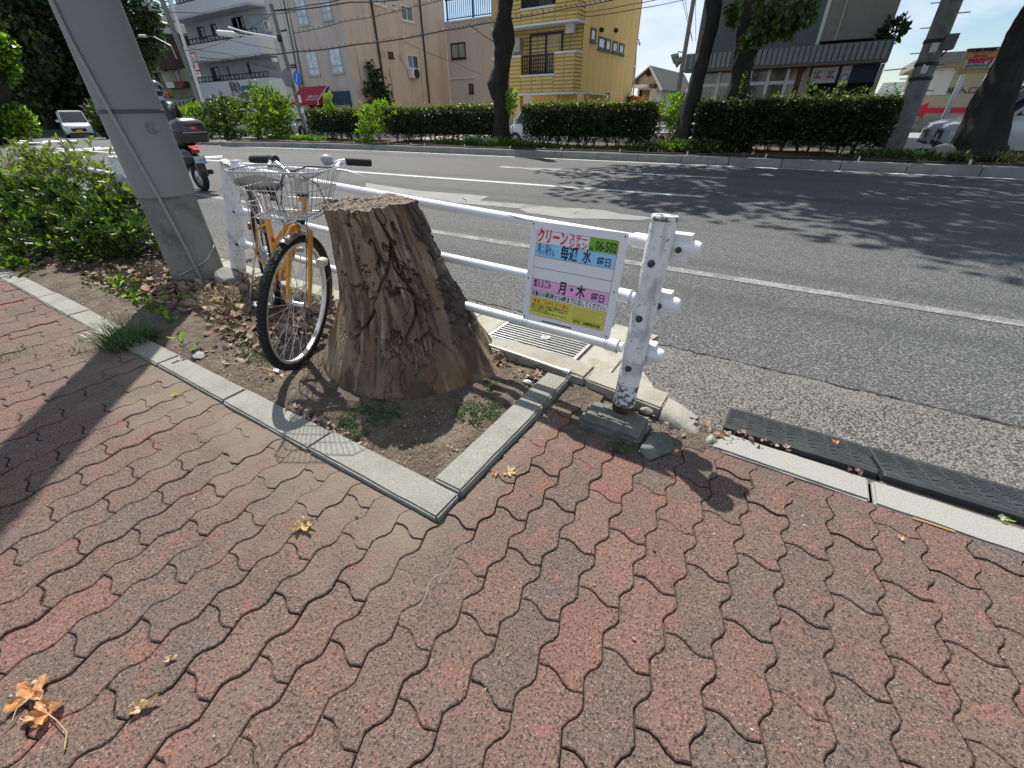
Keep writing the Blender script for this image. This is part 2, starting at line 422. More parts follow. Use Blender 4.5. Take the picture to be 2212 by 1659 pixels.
# ------------------------------------------------------------------ pavers
PX_, PY_ = 0.1172, 0.2285
END = [(0, 0), (.027, .0075), (.047, .004), (.068, -.008), (.088, -.0125), (PX_, 0)]
SIDE = [(-.0, 0), (-.0115, .030), (-.0055, .048), (.0065, .064), (.0115, .084), (0, PY_ / 2), (-.0115, PY_ / 2 + .030), (-.0055, PY_ / 2 + .048), (.0065, PY_ / 2 + .064), (.0115, PY_ / 2 + .084), (0, PY_)]
def paver_poly():
    low = [(x, y) for x, y in END[:-1]]
    right = [(PX_ + x, y) for x, y in SIDE[:-1]]
    top = [(x, PY_ + y) for x, y in END[::-1][:-1]]
    left = [(x, y) for x, y in SIDE[::-1][:-1]]
    return low + right + top + left
PP = paver_poly()
cxp, cyp = PX_ / 2, PY_ / 2
def shrink(poly, d):
    n = len(poly); out = []
    for i in range(n):
        a, b, c = Vector((*poly[i - 1], 0)), Vector((*poly[i], 0)), Vector((*poly[(i + 1) % n], 0))
        e1, e2 = (b - a), (c - b)
        if e1.length < 1e-7 or e2.length < 1e-7: out.append((b.x, b.y)); continue
        n1 = Vector((-e1.y, e1.x, 0)).normalized(); n2 = Vector((-e2.y, e2.x, 0)).normalized()
        nn = (n1 + n2)
        nn = nn.normalized() * min(1.6, 1 / max(.5, nn.length / 2)) if nn.length > 1e-6 else n1
        out.append((b.x + nn.x * d, b.y + nn.y * d))
    return out
P1 = shrink([(x - cxp, y - cyp) for x, y in PP], .0019)
P2 = shrink(P1, .0026)
def paver_mesh(p1, p2, mb=None, T=None, h=.0):
    mb = mb or MB(); n = len(p1); T = T or (lambda p: p)
    vs = [T((x, y, -.03)) for x, y in p1] + [T((x, y, -.0028)) for x, y in p1] + [T((x, y, 0)) for x, y in p2]
    fs = [(i, (i + 1) % n, n + (i + 1) % n, n + i) for i in range(n)] + [(n + i, n + (i + 1) % n, 2 * n + (i + 1) % n, 2 * n + i) for i in range(n)] + [tuple(range(2 * n, 3 * n))]
    return mb.add(vs, fs)
pave = sheet('sidewalk', -30, -6, 30, 1.40, -.011, M_sand)
pave.name = 'sidewalk'
full_me = paver_mesh(P1, P2).mesh('paver', M_paver)
EDGE_Y = lambda x: (1.452 if x > .45 else 1.455 + (-.01 if x > -.05 else 0)) - max(0, x - .45) * .05
cand = []
for i in range(-85, 36):
    x0 = -.333 + .1172 * i
    for k in range(-14, 8):
        y0 = .325 + .11425 * i + PY_ * k
        kk = math.floor((y0 + 1.6) / PY_)
        cand.append((x0, y0 - kk * PY_, i))
seen = set(); lat = []
for x0, yb, i in cand:
    if i in seen: continue
    seen.add(i)
    ybase = yb                                    # first joint above y=-1.6
    for k in range(0, 15): lat.append((x0 + cxp, ybase + PY_ * k + cyp - 0.0))
items = []
for (x, y) in lat:
    if y > 1.62 or x < -9.4 or x > 3.6: continue
    if x < -.69 and y > .62 + .115: continue
    if -.69 < x < -.05 and y > 1.72: continue
    u, v, w = PR(x, y, 0)
    if w < .05: continue
    vis = -60 < u < 2272 and v < 1760
    items.append((w if vis else w + 50, x, y))
items.sort()
stuff = MB()
nobj = 0
FND = (-.545, 1.29, -.20, 1.53)      # post foundation block footprint
for w, x, y in items:
    if FND[0] + .03 < x < FND[2] - .03 and FND[1] + .06 < y: continue
    dz = rnd.uniform(-.0030, .0030) + .002 * math.sin(x * 2.3) * math.cos(y * 3.1)
    tx, ty = rnd.uniform(-.018, .018), rnd.uniform(-.018, .018)
    poly = [(px + x, py + y) for px, py in P1]
    cl = None
    if x < -.69:
        if y > .62 - .14: cl = (0, 1, .618)
        if x > -.69 - .07 and y > .55: cl = cl
    else:
        if y > 1.2: cl = (0.0, 1, (EDGE_Y(x) - .004) if x > -.1 else 1.60)
        elif x < -.60 and y > .62: cl = (-1, 0, .683)
    cut = False
    if cl:
        p1 = clip(poly, *cl)
        if len(p1) < 3: continue
        if len(p1) != len(poly) or p1 != poly:
            a = abs(sum(p1[i][0] * p1[(i + 1) % len(p1)][1] - p1[(i + 1) % len(p1)][0] * p1[i][1] for i in range(len(p1)))) / 2
            if a < .0006: continue
            cut = True; p1 = [(q[0] - x, q[1] - y) for q in p1]; p2 = [(q[0] - q[0] * .03, q[1]) for q in p1]
    if nobj < 300 and w < 50:
        if not cut: o = link('paver', full_me, pave)
        else: o = link('paver', paver_mesh(p1, p1).mesh('paver', M_paver), pave)
        o.location = (x, y, dz); o.rotation_euler = (tx, ty, rnd.uniform(-.006, .006)); nobj += 1
    else:
        T = lambda p, x=x, y=y, dz=dz, tx=tx, ty=ty: (p[0] + x, p[1] + y, p[2] + dz - ty * p[0] + tx * p[1])
        paver_mesh(p1 if cut else P1, p1 if cut else P2, stuff, T)
stuff.build('far_pavers', M_paver, pave, kind='stuff')

# dust blown over the joints beside the planter
def dust_patch(cx, cy, sx, sy, name, seed, th=.5, m=M_dust, rot=0, hgt=.004, kind='stuff', n=110):
    xs = np.linspace(-1, 1, n); X, Y = np.meshgrid(xs, xs)
    wx = cx + X * sx; wy = cy + Y * sy
    h = (fbm(wx * 9 + seed, wy * 9, np.zeros_like(wx), 4) - th) * 1.3 + .5 * (.62 - np.sqrt(X ** 2 + Y ** 2))
    h += (fbm(wx * 70, wy * 70, np.zeros_like(wx) + seed, 2) - .5) * .12
    Z = np.clip(h * .03, -.012, hgt) + (fbm(wx * 150, wy * 150, np.zeros_like(wx), 2) - .5) * .0015
    Z[0, :] = Z[-1, :] = -.012; Z[:, 0] = Z[:, -1] = -.012
    return link(name, grid_mesh(name, np.stack([wx, wy, Z], -1), n, n, m), kind=kind)
dust_patch(-1.40, .52, .95, .19, 'blown_dust', 1.0, .50, hgt=-.0045)
dust_patch(-2.75, .53, .8, .16, 'blown_dust', 5.0, .50, hgt=-.0045)

# ------------------------------------------------------------------ planter kerb blocks
def kerb_run(name, segs, m, bev=.006):
    root = None
    mb = MB(); mb.box(*segs[0]['bed'], ); root = mb.build(name, M_darkcon, kind='structure')
    return root
kerb = MB().box(-30, .626, -.10, -.69, .74, -.006).box(-.802, .742, -.10, -.688, 1.58, -.006).build('planter_kerb', M_darkcon, kind='structure')
def block(x0, y0, x1, y1, zt, parent, name='kerb_block', m=None, zb=-.05, seed=0, chip=.004, bev=.007, skew=0):
    """bevelled concrete block with slightly worn edges"""
    bm = bmesh.new()
    bmesh.ops.create_cube(bm, size=1)
    for v in bm.verts:
        v.co = Vector(((x0 + x1) / 2 + v.co.x * (x1 - x0), (y0 + y1) / 2 + v.co.y * (y1 - y0), (zb + zt) / 2 + v.co.z * (zt - zb)))
        if skew and v.co.x > (x0 + x1) / 2: v.co.y += skew
    bmesh.ops.bevel(bm, geom=[e for e in bm.edges], offset=bev, segments=2, affect='EDGES')
    long = [e for e in bm.edges if e.calc_length() > .12]
    bmesh.ops.subdivide_edges(bm, edges=long, cuts=10, use_grid_fill=True)
    r = random.Random(seed)
    for v in bm.verts:
        q = v.co * 14; k = (math.sin(q.x * 3.1 + seed) * math.cos(q.y * 2.7 + seed * 2) + math.sin(q.x * 7 + q.y * 5)) * .5
        v.co += Vector((r.uniform(-1, 1), r.uniform(-1, 1), r.uniform(-.5, .3) + k * .3)) * chip * .35
    me = bpy.data.meshes.new(name); bm.to_mesh(me); bm.free(); me.materials.append(m or M_kerb)
    me.polygons.foreach_set('use_smooth', [True] * len(me.polygons))
    try: me.set_sharp_from_angle(angle=rad(50))
    except Exception: pass
    return link(name, me, parent)
xs = [-.690, -1.338, -1.955, -2.600, -3.225, -3.85, -4.475, -5.10, -5.7, -6.3, -6.9, -7.5, -8.1, -8.7]
for i in range(len(xs) - 1):
    x1, x0 = xs[i], xs[i + 1]
    if i == 0:
        block(x0 + .003, .623, x1 - .0, .742, .026, kerb, seed=i)
    else: block(x0 + .003, .620 + rnd.uniform(-.003, .004), x1 - .003, .740 + rnd.uniform(-.003, .004), .022 - .002 * i + rnd.uniform(-.002, .002), kerb, seed=i)
block(-.806, .746, -.688, 1.334, .034, kerb, seed=31)
block(-.802, 1.340, -.688, 1.575, .040, kerb, seed=32)

# ------------------------------------------------------------------ roadside curb: raised stones, broken one, sloped end, flush strip
curb = MB().box(-14, 1.63, -.16, -.28, 1.70, -.09).box(-.1, 1.46, -.06, 3.5, 1.56, -.012).build('roadside_curb', M_darkcon, kind='structure')
xc = [-1.13, -.615, -.240]
block(-1.115, 1.640, -.618, 1.775, .048, curb, m=M_curb, zb=-.13, seed=41, chip=.012, bev=.010, skew=-.035)
block(-.612, 1.600, -.243, 1.735, .046, curb, m=M_curb, zb=-.13, seed=42, chip=.005, skew=-.05)
for i in range(14):
    x1 = -1.14 - .60 * i
    block(x1 - .594, 1.665 + .004 * i, x1, 1.805 + .004 * i, .012 + (.02 if i > 1 else 0), curb, m=M_curb, zb=-.13, seed=50 + i, chip=.006)
# tapered end stone
n1, n2 = 22, 14
U, Vv = np.meshgrid(np.linspace(0, 1, n1), np.linspace(0, 1, n2))
xx = -.240 + U * .225
half = .078 * (1 - (U * .92) ** 3 * .55)
yc_ = 1.60 - .06 * U
ang = (Vv - .5) * math.pi * 1.02
yy = yc_ + np.sign(np.sin(ang)) * np.abs(np.sin(ang)) ** .6 * half
zz = -.10 + (.147 - .10 * U ** 2.4) * np.abs(np.cos(ang)) ** .35
zz[:, -1] = -.10
k_ = (fbm(xx * 40, yy * 40, zz * 40, 3) - .5) * .008
link('curb_end_stone', grid_mesh('curb_end_stone', np.stack([xx + k_, yy + k_, zz + k_], -1), n1, n2, M_curb), curb)
for i, (x0, x1) in enumerate([(-.055, .482), (.492, 1.07), (1.08, 1.66), (1.67, 2.25), (2.26, 2.84)]):
    s = -.03 if i else -.004
    block(x0, 1.462 - .02 * max(0, i) , x1, 1.585 - .015 * i, .004, curb, name='flush_curb_stone', m=mat('pale_curb_concrete', (.30, .29, .265), .9, layers=[dict(s=7, lo=.5, hi=.7, c=(.30, .29, .26), a=.7), dict(s=170, lo=.55, hi=.66, c=(.2, .19, .17), a=.6)], bump=[(160, .003)]) if i == 0 else bpy.data.materials['pale_curb_concrete'], zb=-.09, seed=70 + i, chip=.005, skew=-.012)

# concrete pads and asphalt edge crack beside the drain
padm = mat('stained_pad_concrete', (.34, .325, .28), .9, layers=[dict(s=9, lo=.48, hi=.68, c=(.22, .18, .11), a=.7), dict(s=30, lo=.58, hi=.7, c=(.42, .41, .38), a=.6)], bump=[(130, .002)])
gut = bpy.data.objects['gutter']
def slab(pts, z0, z1, name, m, parent=None, **k):
    mb = MB(); mb.prism(pts, z0, z1, .004); return mb.build(name, m, parent, **k)
def GP(zx, zy, z=ROADZ):
    p = G(987.5 + .2728 * zx, 658.3 + .2728 * zy, z); return (p.x, p.y)
slab([(-1.66, 1.82), (-1.452, 1.82), (-1.452, 2.33), (-1.66, 2.33)], ROADZ - .05, ROADZ + .010, 'concrete_pad', padm, gut)
slab([(-2.10, 1.83), (-1.668, 1.83), (-1.668, 2.36), (-2.12, 2.36)], ROADZ - .05, ROADZ + .009, 'concrete_pad', padm, gut)
slab([(-.802, 1.80), (-.60, 1.78), (-.60, 2.10), (-.51, 2.52), (-.802, 2.55)], ROADZ - .05, ROADZ + .011, 'concrete_pad', padm, gut)
slab([(-.592, 1.76), (-.42, 1.74), (-.36, 1.92), (-.50, 2.10), (-.592, 2.10)], ROADZ - .05, ROADZ + .0085, 'concrete_pad', padm, gut)

# drain grate
gr = thing('drain_grate', 'galvanised steel drain grate set in the concrete beside the curb, under the notice board', 'drain grate', (-1.13, 2.10, ROADZ))
gx0, gx1, gy0, gy1 = -.31, .31, -.155, .195
MB().box(gx0, gy0, -.09, gx1, gy1, -.075).build('pit', M_dark, gr)
fr = MB()
for b in ((gx0, gy0, gx1, gy0 + .014), (gx0, gy1 - .014, gx1, gy1), (gx0, gy0 + .0145, gx0 + .02, gy1 - .0145), (gx1 - .02, gy0 + .0145, gx1, gy1 - .0145)):
    fr.box(b[0], b[1], -.08, b[2], b[3], .016)
fr.build('frame', M_steel, gr)
bar_me = MB().box(gx0 + .021, -.0045, -.03, gx1 - .021, .0045, .015).mesh('bar', M_steel)
for k in range(11):
    o = link('bar', bar_me, gr); o.location = (0, gy0 + .029 + k * .0292, 0)
cross = MB().box(-.005, gy0 + .015, -.028, .005, gy1 - .015, -.004).mesh('cross_bar', mat('rusty_bar', (.18, .13, .11), .8))
for k in range(9):
    o = link('cross_bar', cross, gr); o.location = (gx0 + .06 + k * .0625, 0, 0)
lg = MB(); lg.lathe([(.001, .0), (.030, 0), (.030, .004), (.024, .004), (.024, .002), (.001, .002)], (.03, .02, .016), n=20)
lg.build('maker_disc', M_steel, gr)
MB().tube([(.022, .015, .019), (.03, .026, .019), (.038, .015, .019)], .002, 5).build('emblem', M_steel, gr)

# ------------------------------------------------------------------ road markings (painted sheets)
def strip(name, pts, z, m, parent=None, kind='structure'):
    mb = MB(); mb.add([(x, y, z) for x, y in pts], [tuple(range(len(pts)))]); return mb.build(name, m, parent, kind=kind)
road = bpy.data.objects['road']
RZ = ROADZ + .004
strip('edge_line', [(-11, 3.97), (1.9, 3.86), (1.9, 3.98), (-11, 4.12)], RZ, M_paint2, road)
strip('lane_line', [(-34, 7.92), (-9, 7.80), (-1.33, 7.98), (-1.33, 8.12), (-9, 7.97), (-34, 8.12)], RZ, M_paint, road)
strip('lane_line', [(-6.95, 10.36), (-1.42, 10.62), (-1.42, 10.77), (-6.95, 10.53)], RZ, M_paint, road)
strip('gutter_line', [(-22.8, 12.30), (-15, 13.12), (12, 12.90), (12, 13.06), (-15, 13.27), (-22.8, 12.5)], RZ, M_paint, road)
def PXY(pts, z=RZ): return [tuple(G(u, v, z)[:2]) for u, v in pts]
strip('worn_lane_patch', PXY([(1100, 361), (1265, 366), (1240, 376), (1170, 370)]), RZ + .001, M_patch, road)
strip('road_patch', PXY([(790, 395), (905, 412), (1000, 419), (1056, 424), (1028, 438), (880, 422), (790, 408)]), RZ + .001, M_patch, road)
strip('road_patch', PXY([(1120, 451), (1180, 448), (1260, 450), (1310, 455), (1400, 476), (1330, 474), (1230, 472), (1140, 460)]), RZ + .001, M_patch, road)
strip('worn_line', PXY([(905, 418), (1030, 432), (1250, 452), (1420, 471), (1450, 478), (1230, 459), (1000, 440), (890, 426)]), RZ + .0005, M_paint2, road)
# markings of the side street, far left
for (a, b, c, d, e, f, g2, h) in [(5, 308, 100, 307, 95, 311, 2, 312), (95, 304, 165, 302, 170, 305, 85, 308), (125, 325, 215, 317, 220, 319, 128, 329), (60, 332, 130, 326, 132, 329, 60, 336), (190, 322, 430, 302, 432, 304, 192, 325), (0, 375, 60, 366, 60, 371, 0, 381), (300, 344, 480, 336, 480, 340, 300, 348)]:
    strip('street_marking', PXY([(a, b), (c, d), (e, f), (g2, h)]), RZ + .002, M_paint, road)
# cracks in the asphalt
def crack(pts, w, name='asphalt_crack', seed=0, z=RZ + .003):
    r = random.Random(seed); mb = MB(); P = []
    for i in range(len(pts) - 1):
        a, b = Vector((*pts[i], 0)), Vector((*pts[i + 1], 0)); n = max(2, int((b - a).length / .05))
        for k in range(n):
            q = a.lerp(b, k / n) + Vector((r.uniform(-1, 1), r.uniform(-1, 1), 0)) * .012; P.append(q)
    vs = []; fs = []
    for i, q in enumerate(P):
        ww = w * r.uniform(.3, 1.2); vs += [(q.x, q.y - ww / 2, z), (q.x, q.y + ww / 2, z)]
        if i: fs.append((2 * i - 2, 2 * i, 2 * i + 1, 2 * i - 1))
    mb.add(vs, fs); return mb.build(name, M_dark, road, kind='structure')
crack([(-4, 2.41), (-.5, 2.415), (1.1, 2.44), (3.5, 2.42)], .014, seed=1)
crack(PXY([(1240, 462), (1262, 452), (1290, 447)]), .05, seed=2)
crack(PXY([(2010, 385), (2040, 400), (2080, 408), (2050, 425)]), .05, seed=3)
crack(PXY([(1000, 268 + 160), (1010, 436)]), .03, seed=4)

# ------------------------------------------------------------------ far curb and planting strip
med = MB()
PLAN = [(-24.6, 12.4), (-23.6, 12.22), (-22.4, 12.55), (-19.5, 13.10), (-15, 13.40), (-8, 13.35), (14, 13.15)]
def offset(pl, d): return [(x, y + d) for x, y in pl]
def ribbon(pl, d0, d1, z0, z1, name, m, parent=None, kind='structure'):
    a, b = offset(pl, d0), offset(pl, d1); n = len(pl)
    vs = [(x, y, z0) for x, y in a] + [(x, y, z1) for x, y in a] + [(x, y, z1) for x, y in b] + [(x, y, z0) for x, y in b]
    fs = []
    for i in range(n - 1):
        for k in range(3): fs.append((k * n + i, k * n + i + 1, (k + 1) * n + i + 1, (k + 1) * n + i))
    return MB().add(vs, fs).build(name, m, parent, kind=kind)
fc = ribbon([(-24.6, 12.4), (14, 12.4)], 1.0, 1.05, -.19, -.15, 'far_curb', M_grey_con)
def pl_at(x):
    for a, b in zip(PLAN, PLAN[1:]):
        if a[0] <= x <= b[0]: return a[1] + (b[1] - a[1]) * (x - a[0]) / (b[0] - a[0])
    return PLAN[-1][1] if x > PLAN[-1][0] else PLAN[0][1]
x = -24.6
while x < 13:
    x2 = x + 1.2; ya, yb = pl_at(x + .01), pl_at(x2 - .01)
    mb = MB(); mb.prism([(x + .008, ya), (x2 - .008, yb), (x2 - .008, yb + .17), (x + .008, ya + .17)], ROADZ - .02, .085, .015)
    mb.build('curb_stone', M_grey_con, fc); x = x2
def strip_soil(x0, x1, y_in, y_out, nx, ny, name, m, zb, zt):
    X, T = np.meshgrid(np.linspace(x0, x1, nx), np.linspace(0, 1, ny))
    Y0 = np.vectorize(pl_at)(X) + y_in; Y = Y0 + (y_out - y_in) * T
    Z = zb + (zt - zb) * np.sin(np.clip(T * 1.2, 0, 1) * math.pi / 2) + (fbm(X * 1.5, Y * 1.5, X * 0, 4) - .5) * .12
    return link(name, grid_mesh(name, np.stack([X, Y, Z], -1), nx, ny, m), kind='structure')
M_litter_soil = mat('littered_soil', (.10, .07, .05), .97, layers=[dict(s=6, lo=.42, hi=.6, c=(.17, .11, .075), a=.8), dict(s=14, lo=.52, hi=.64, c=(.06, .075, .025), a=.8), dict(s=35, lo=.55, hi=.66, c=(.26, .18, .12), a=.8)], bump=[(20, .05), (50, .02)])
strip_soil(-24.4, 13, .15, 3.0, 240, 16, 'planting_strip', M_litter_soil, .07, .17)
MB().box(-60, 16.1, -.15, 30, 60, .03).build('far_sidewalk', mat('far_paving', (.30, .28, .26), .9, layers=[dict(s=1.2, lo=.4, hi=.7, c=(.22, .21, .20), a=.8)]), kind='structure')

# ------------------------------------------------------------------ planter soil
nx, ny = 420, 110
X, Y = np.meshgrid(np.linspace(-9, -.80, nx), np.linspace(.735, 1.668, ny))
Z = .002 + (fbm(X * 3, Y * 3, X * 0, 3) - .5) * .05 + (fbm(X * 28, Y * 28, X * 0, 3) - .5) * .014
edge = np.minimum(np.minimum((Y - .735) / .10, (1.668 - Y) / .06), (-.80 - X) / .08)
Z = Z * np.clip(edge, 0, 1) + np.clip(edge, 0, 1) * .012 - .004
link('planter_soil', grid_mesh('planter_soil', np.stack([X, Y, Z], -1), nx, ny, M_soil), kind='structure')
def soil_z(x, y): 
    e = max(0, min(1, min((y - .735) / .10, (1.668 - y) / .06, (-.80 - x) / .08)))
    a = np.array([float(x)]); b = np.array([float(y)])
    return float((.002 + (fbm(a * 3, b * 3, a * 0, 3)[0] - .5) * .05) * e + e * .012 - .004)
dust_patch(-.60, 1.52, .10, .10, 'loose_soil', 2.0, .30, M_soil, n=60)
dust_patch(-.05, 1.50, .10, .09, 'loose_soil', 3.0, .25, M_soil, n=60)
# ------------------------------------------------------------------ tree stump
M_wood = mat('weathered_wood', (.245, .170, .105), .85, coord='wood', layers=[
    dict(s=1, d=4, st=(3.0, 3.0, 2.0), lo=.44, hi=.60, c=(.135, .095, .065), a=.85),
    dict(s=1, d=5, st=(7, 7, 2.6), lo=.46, hi=.62, c=(.12, .078, .045), a=.85),
    dict(s=1, d=5, st=(40, 40, 4.0), lo=.52, hi=.63, c=(.045, .029, .018), a=.85), dict(s=1, d=5, st=(6, 6, 5), lo=.56, hi=.68, c=(.06, .042, .028), a=.75),
    dict(s=1, d=5, st=(26, 26, 3.0), lo=.55, hi=.64, c=(.36, .29, .205), a=.75), dict(s=1, d=5, st=(11, 11, 7), lo=.56, hi=.64, c=(.075, .050, .033), a=.8),
    dict(s=1, d=3, st=(4.5, 4.5, 2.2), lo=.60, hi=.72, c=(.20, .105, .04), a=.6),
    dict(s=1, d=5, st=(14, 14, 6), lo=.66, hi=.72, c=(.40, .37, .32), a=.7)],
    bump=[(1, .006, (40, 40, 2.2), 4), (1, .012, (14, 14, 1.5), 3)])
M_bark = mat('dark_stump_bark', (.065, .052, .044), .95, coord='wood', layers=[dict(s=1, d=3, st=(9, 9, 6), lo=.52, hi=.66, c=(.21, .20, .19), a=.75), dict(s=1, d=3, st=(22, 22, 12), lo=.55, hi=.68, c=(.13, .085, .05), a=.7)], bump=[(1, .012, (26, 26, 12), 3)])
M_cutwood = mat('grey_cut_wood', (.25, .20, .155), .9, layers=[dict(s=60, lo=.45, hi=.62, c=(.05, .038, .03), a=.95), dict(s=14, lo=.5, hi=.68, c=(.09, .065, .05), a=.8), dict(s=25, lo=.6, hi=.72, c=(.40, .35, .29), a=.7)], bump=[(90, .008)])
Lp = [(695, 442), (712, 500), (722, 560), (731, 605), (735, 650), (726, 700), (712, 750), (701, 790), (698, 812)]
Rp = [(886, 418), (908, 460), (928, 505), (955, 560), (975, 600), (1000, 650), (1028, 700), (1052, 750), (1066, 790), (1072, 812)]
DST = 2.06
def sil(pts):
    o = []
    for u, v in pts:
        w = ray(u, v); h = math.hypot(w[0], w[1]); o.append((EYE + w[2] / h * DST, math.atan2(w[0], w[1])))
    o.sort(); return np.array(o)
sL, sR = sil(Lp), sil(Rp)
STC = Vector((-1.50, 1.40, 0)); TOPZ = .785
NT, NZ = 560, 300
zs = np.linspace(-.03, TOPZ, NZ)
aL = np.interp(zs, sL[:, 0], sL[:, 1]); aR = np.interp(zs, sR[:, 0], sR[:, 1])
am = (aL + aR) / 2; hw = (aR - aL) / 2
cxs, cys, rs = DST * np.sin(am), DST * np.cos(am), DST * np.sin(hw)
th = np.linspace(0, 2 * np.pi, NT, endpoint=False)
TH, ZZ = np.meshgrid(th, zs)
R0 = rs[:, None] * np.ones_like(TH)
nx_, ny_ = np.cos(TH), np.sin(TH)
low = np.exp(-np.clip(ZZ, 0, 1) / .13)
lob = fbm(nx_ * 2.1 + 5, ny_ * 2.1, ZZ * .6, 3) - .5
R = R0 * (1 + lob * (.10 + .10 * low))
# root buttress towards the kerb and the root running to the right
for t0, wd, amp, hh in ((rad(12), .22, .15, .08), (rad(-8), .35, .06, .12), (rad(-150), .3, .05, .2), (rad(60), .3, .12, .15)):
    dth = np.angle(np.exp(1j * (TH - t0))); R += amp * np.exp(-(dth / wd) ** 2) * np.exp(-np.clip(ZZ, 0, 1) / hh) * .7
wx, wy, wz = nx_ * .3, ny_ * .3, ZZ
flutes = fbm(wx * 34, wy * 34, wz * 2.6, 4) - .5
R += flutes * (.006 + .008 * low)
R *= 1 - .10 * np.exp(-np.clip(ZZ + .03, 0, 1) / .030)
fine = fbm(wx * 95, wy * 95, wz * 7, 3) - .5
R += fine * .0045
# cracks: cell borders of stretched cells + sinuous split
def cells(X, Y, Z, n, seed, box):
    r = np.random.default_rng(seed); P = r.random((n, 3)) * (box[1] - box[0]) + box[0]
    d1 = np.full(X.shape, 9.); d2 = np.full(X.shape, 9.); pid = np.zeros(X.shape)
    for i in range(n):
        d = np.sqrt((X - P[i, 0]) ** 2 + (Y - P[i, 1]) ** 2 + (Z - P[i, 2]) ** 2)
        m1 = d < d1; d2 = np.where(m1, d1, np.minimum(d2, d)); pid = np.where(m1, r.random(), pid); d1 = np.where(m1, d, d1)
    return d2 - d1, pid
jx = (fbm(wx * 30, wy * 30, wz * 20, 3) - .5) * .10
e1, pid = cells(wx + jx, wy + jx * .7, wz * .50 + jx * .8, 150, 4, np.array([[-.34, -.34, -.02], [.34, .34, .42]]))
plate = ((TH > rad(200)) & (TH < rad(345))) | (TH < rad(-0))
upper = np.clip((ZZ - .12) / .15, 0, 1)
camw = np.clip(np.cos(TH - rad(-52)) * 1.4, .1, 1)
crk = np.clip(1 - e1 / .0062, 0, 1) ** .7 * np.clip((fbm(wx * 7, wy * 7, wz * 5, 2) - .33) / .08, 0, 1)
R -= crk * .034 * upper * camw
R += (pid - .5) * .012 * upper * camw
e2, _ = cells(wx + jx * .6, wy + jx * .6, wz * .10 + jx * .3, 60, 9, np.array([[-.34, -.34, -.02], [.34, .34, .09]]))
R -= np.clip(1 - e2 / .0035, 0, 1) * .014 * np.clip((fbm(wx * 9, wy * 9, wz * 3, 2) - .42) / .08, 0, 1)
# bark patch down the right side
BK0 = -rad(8) + (TOPZ - ZZ) * .10
dth = np.angle(np.exp(1j * (TH - (rad(20) + .0 * ZZ))))
edge_n = (fbm(wx * 12, wy * 12, wz * 9, 3) - .5) * .5
barkw = np.clip((.36 + .10 * np.sin(ZZ * 9) + edge_n - np.abs(dth)) / .05, 0, 1) * np.clip((ZZ - .16 + edge_n * .2) / .05, 0, 1)
e3, p3_ = cells(wx, wy, wz * .8, 420, 12, np.array([[-.34, -.34, 0], [.34, .34, .64]]))
R += barkw * (.012 + (p3_ - .5) * .012 - np.clip(1 - e3 / .007, 0, 1) * .015)
# long split below the top, just right of the middle
dv = np.angle(np.exp(1j * (TH - (rad(-36) + (TOPZ - ZZ) * .30 + (fbm(ZZ * 9, ZZ * 0, ZZ * 0, 3) - .5) * .3))))
R -= np.exp(-(dv / .022) ** 2) * .030 * np.clip((ZZ - .25) / .3, 0, 1)
R -= ((dv > 0) & (dv < .5)) * .012 * np.clip((ZZ - .45) / .15, 0, 1)
X_ = cxs[:, None] + nx_ * R; Y_ = cys[:, None] + ny_ * R
V = np.stack([X_, Y_, ZZ + (fbm(wx * 14, wy * 14, wz * 0, 3) - .5) * .035 * np.clip((ZZ - .6) / .18, 0, 1)], -1)
V[0] = V[0] * [1, 1, 1]
V = V - np.array([STC.x, STC.y, 0])
st = thing('tree_stump', 'tall weathered tree stump with cracked wood and flaring roots in the planter', 'tree stump', STC)
wa = np.stack([nx_ * .3, ny_ * .3, ZZ], -1)
me = grid_mesh('trunk_wood', V, NT, NZ, [M_wood, M_bark], closed_u=True, attrs={'wood': wa})
fi = (barkw[:-1] > .5).ravel().astype(np.int32)
me.polygons.foreach_set('material_index', fi)
link('trunk_wood', me, st)
NR = 60
rim = V[-1]; c0 = rim.mean(0)
T_ = np.linspace(1, 0, NR)[:, None, None]
TV = c0 + (rim[None] - c0) * T_
TV[..., 2] = rim[None, :, 2] * T_[..., 0] + (c0[2] - .0) * (1 - T_[..., 0])
qx, qy = TV[..., 0], TV[..., 1]
ringd = np.sqrt((qx - c0[0]) ** 2 + (qy - c0[1]) ** 2)
TV[..., 2] += ((fbm(qx * 22, qy * 22, qx * 0, 4) - .5) * .014 + (fbm(qx * 150, qy * 22, qx * 0, 3) - .5) * .012 - np.clip(.5 - np.abs(np.sin(ringd * 70 + 3 * fbm(qx * 10, qy * 10, qx * 0, 2))), 0, .5) * .010) * np.clip((1 - T_[..., 0]) * 9, 0, 1)
me = grid_mesh('cut_top', TV, NT, NR, M_cutwood, closed_u=True)
link('cut_top', me, st)

# ------------------------------------------------------------------ guard rail
M_white = mat('white_enamel', (.72, .73, .74), .35, spec=.5, coat=.3, layers=[dict(s=3, lo=.55, hi=.8, c=(.55, .55, .53), a=.5), dict(s=60, lo=.70, hi=.72, c=(.05, .04, .035), a=.9)])
M_oldwhite = mat('flaking_white_paint', (.70, .70, .69), .6, layers=[dict(s=9, d=5, lo=.50, hi=.62, c=(.40, .40, .41), a=.8), dict(s=55, d=6, lo=.635, hi=.66, c=(.09, .08, .08), a=.85), dict(s=220, lo=.62, hi=.68, c=(.16, .15, .15), a=.8), dict(s=1, d=3, st=(30, 30, 4), lo=.56, hi=.7, c=(.33, .32, .31), a=.6)], bump=[(60, .004), (12, .004)])
M_rust = mat('rust', (.09, .04, .025), .9, layers=[dict(s=40, lo=.45, hi=.6, c=(.03, .02, .017), a=.9), dict(s=25, lo=.6, hi=.7, c=(.25, .11, .045), a=.8)], bump=[(70, .006)])
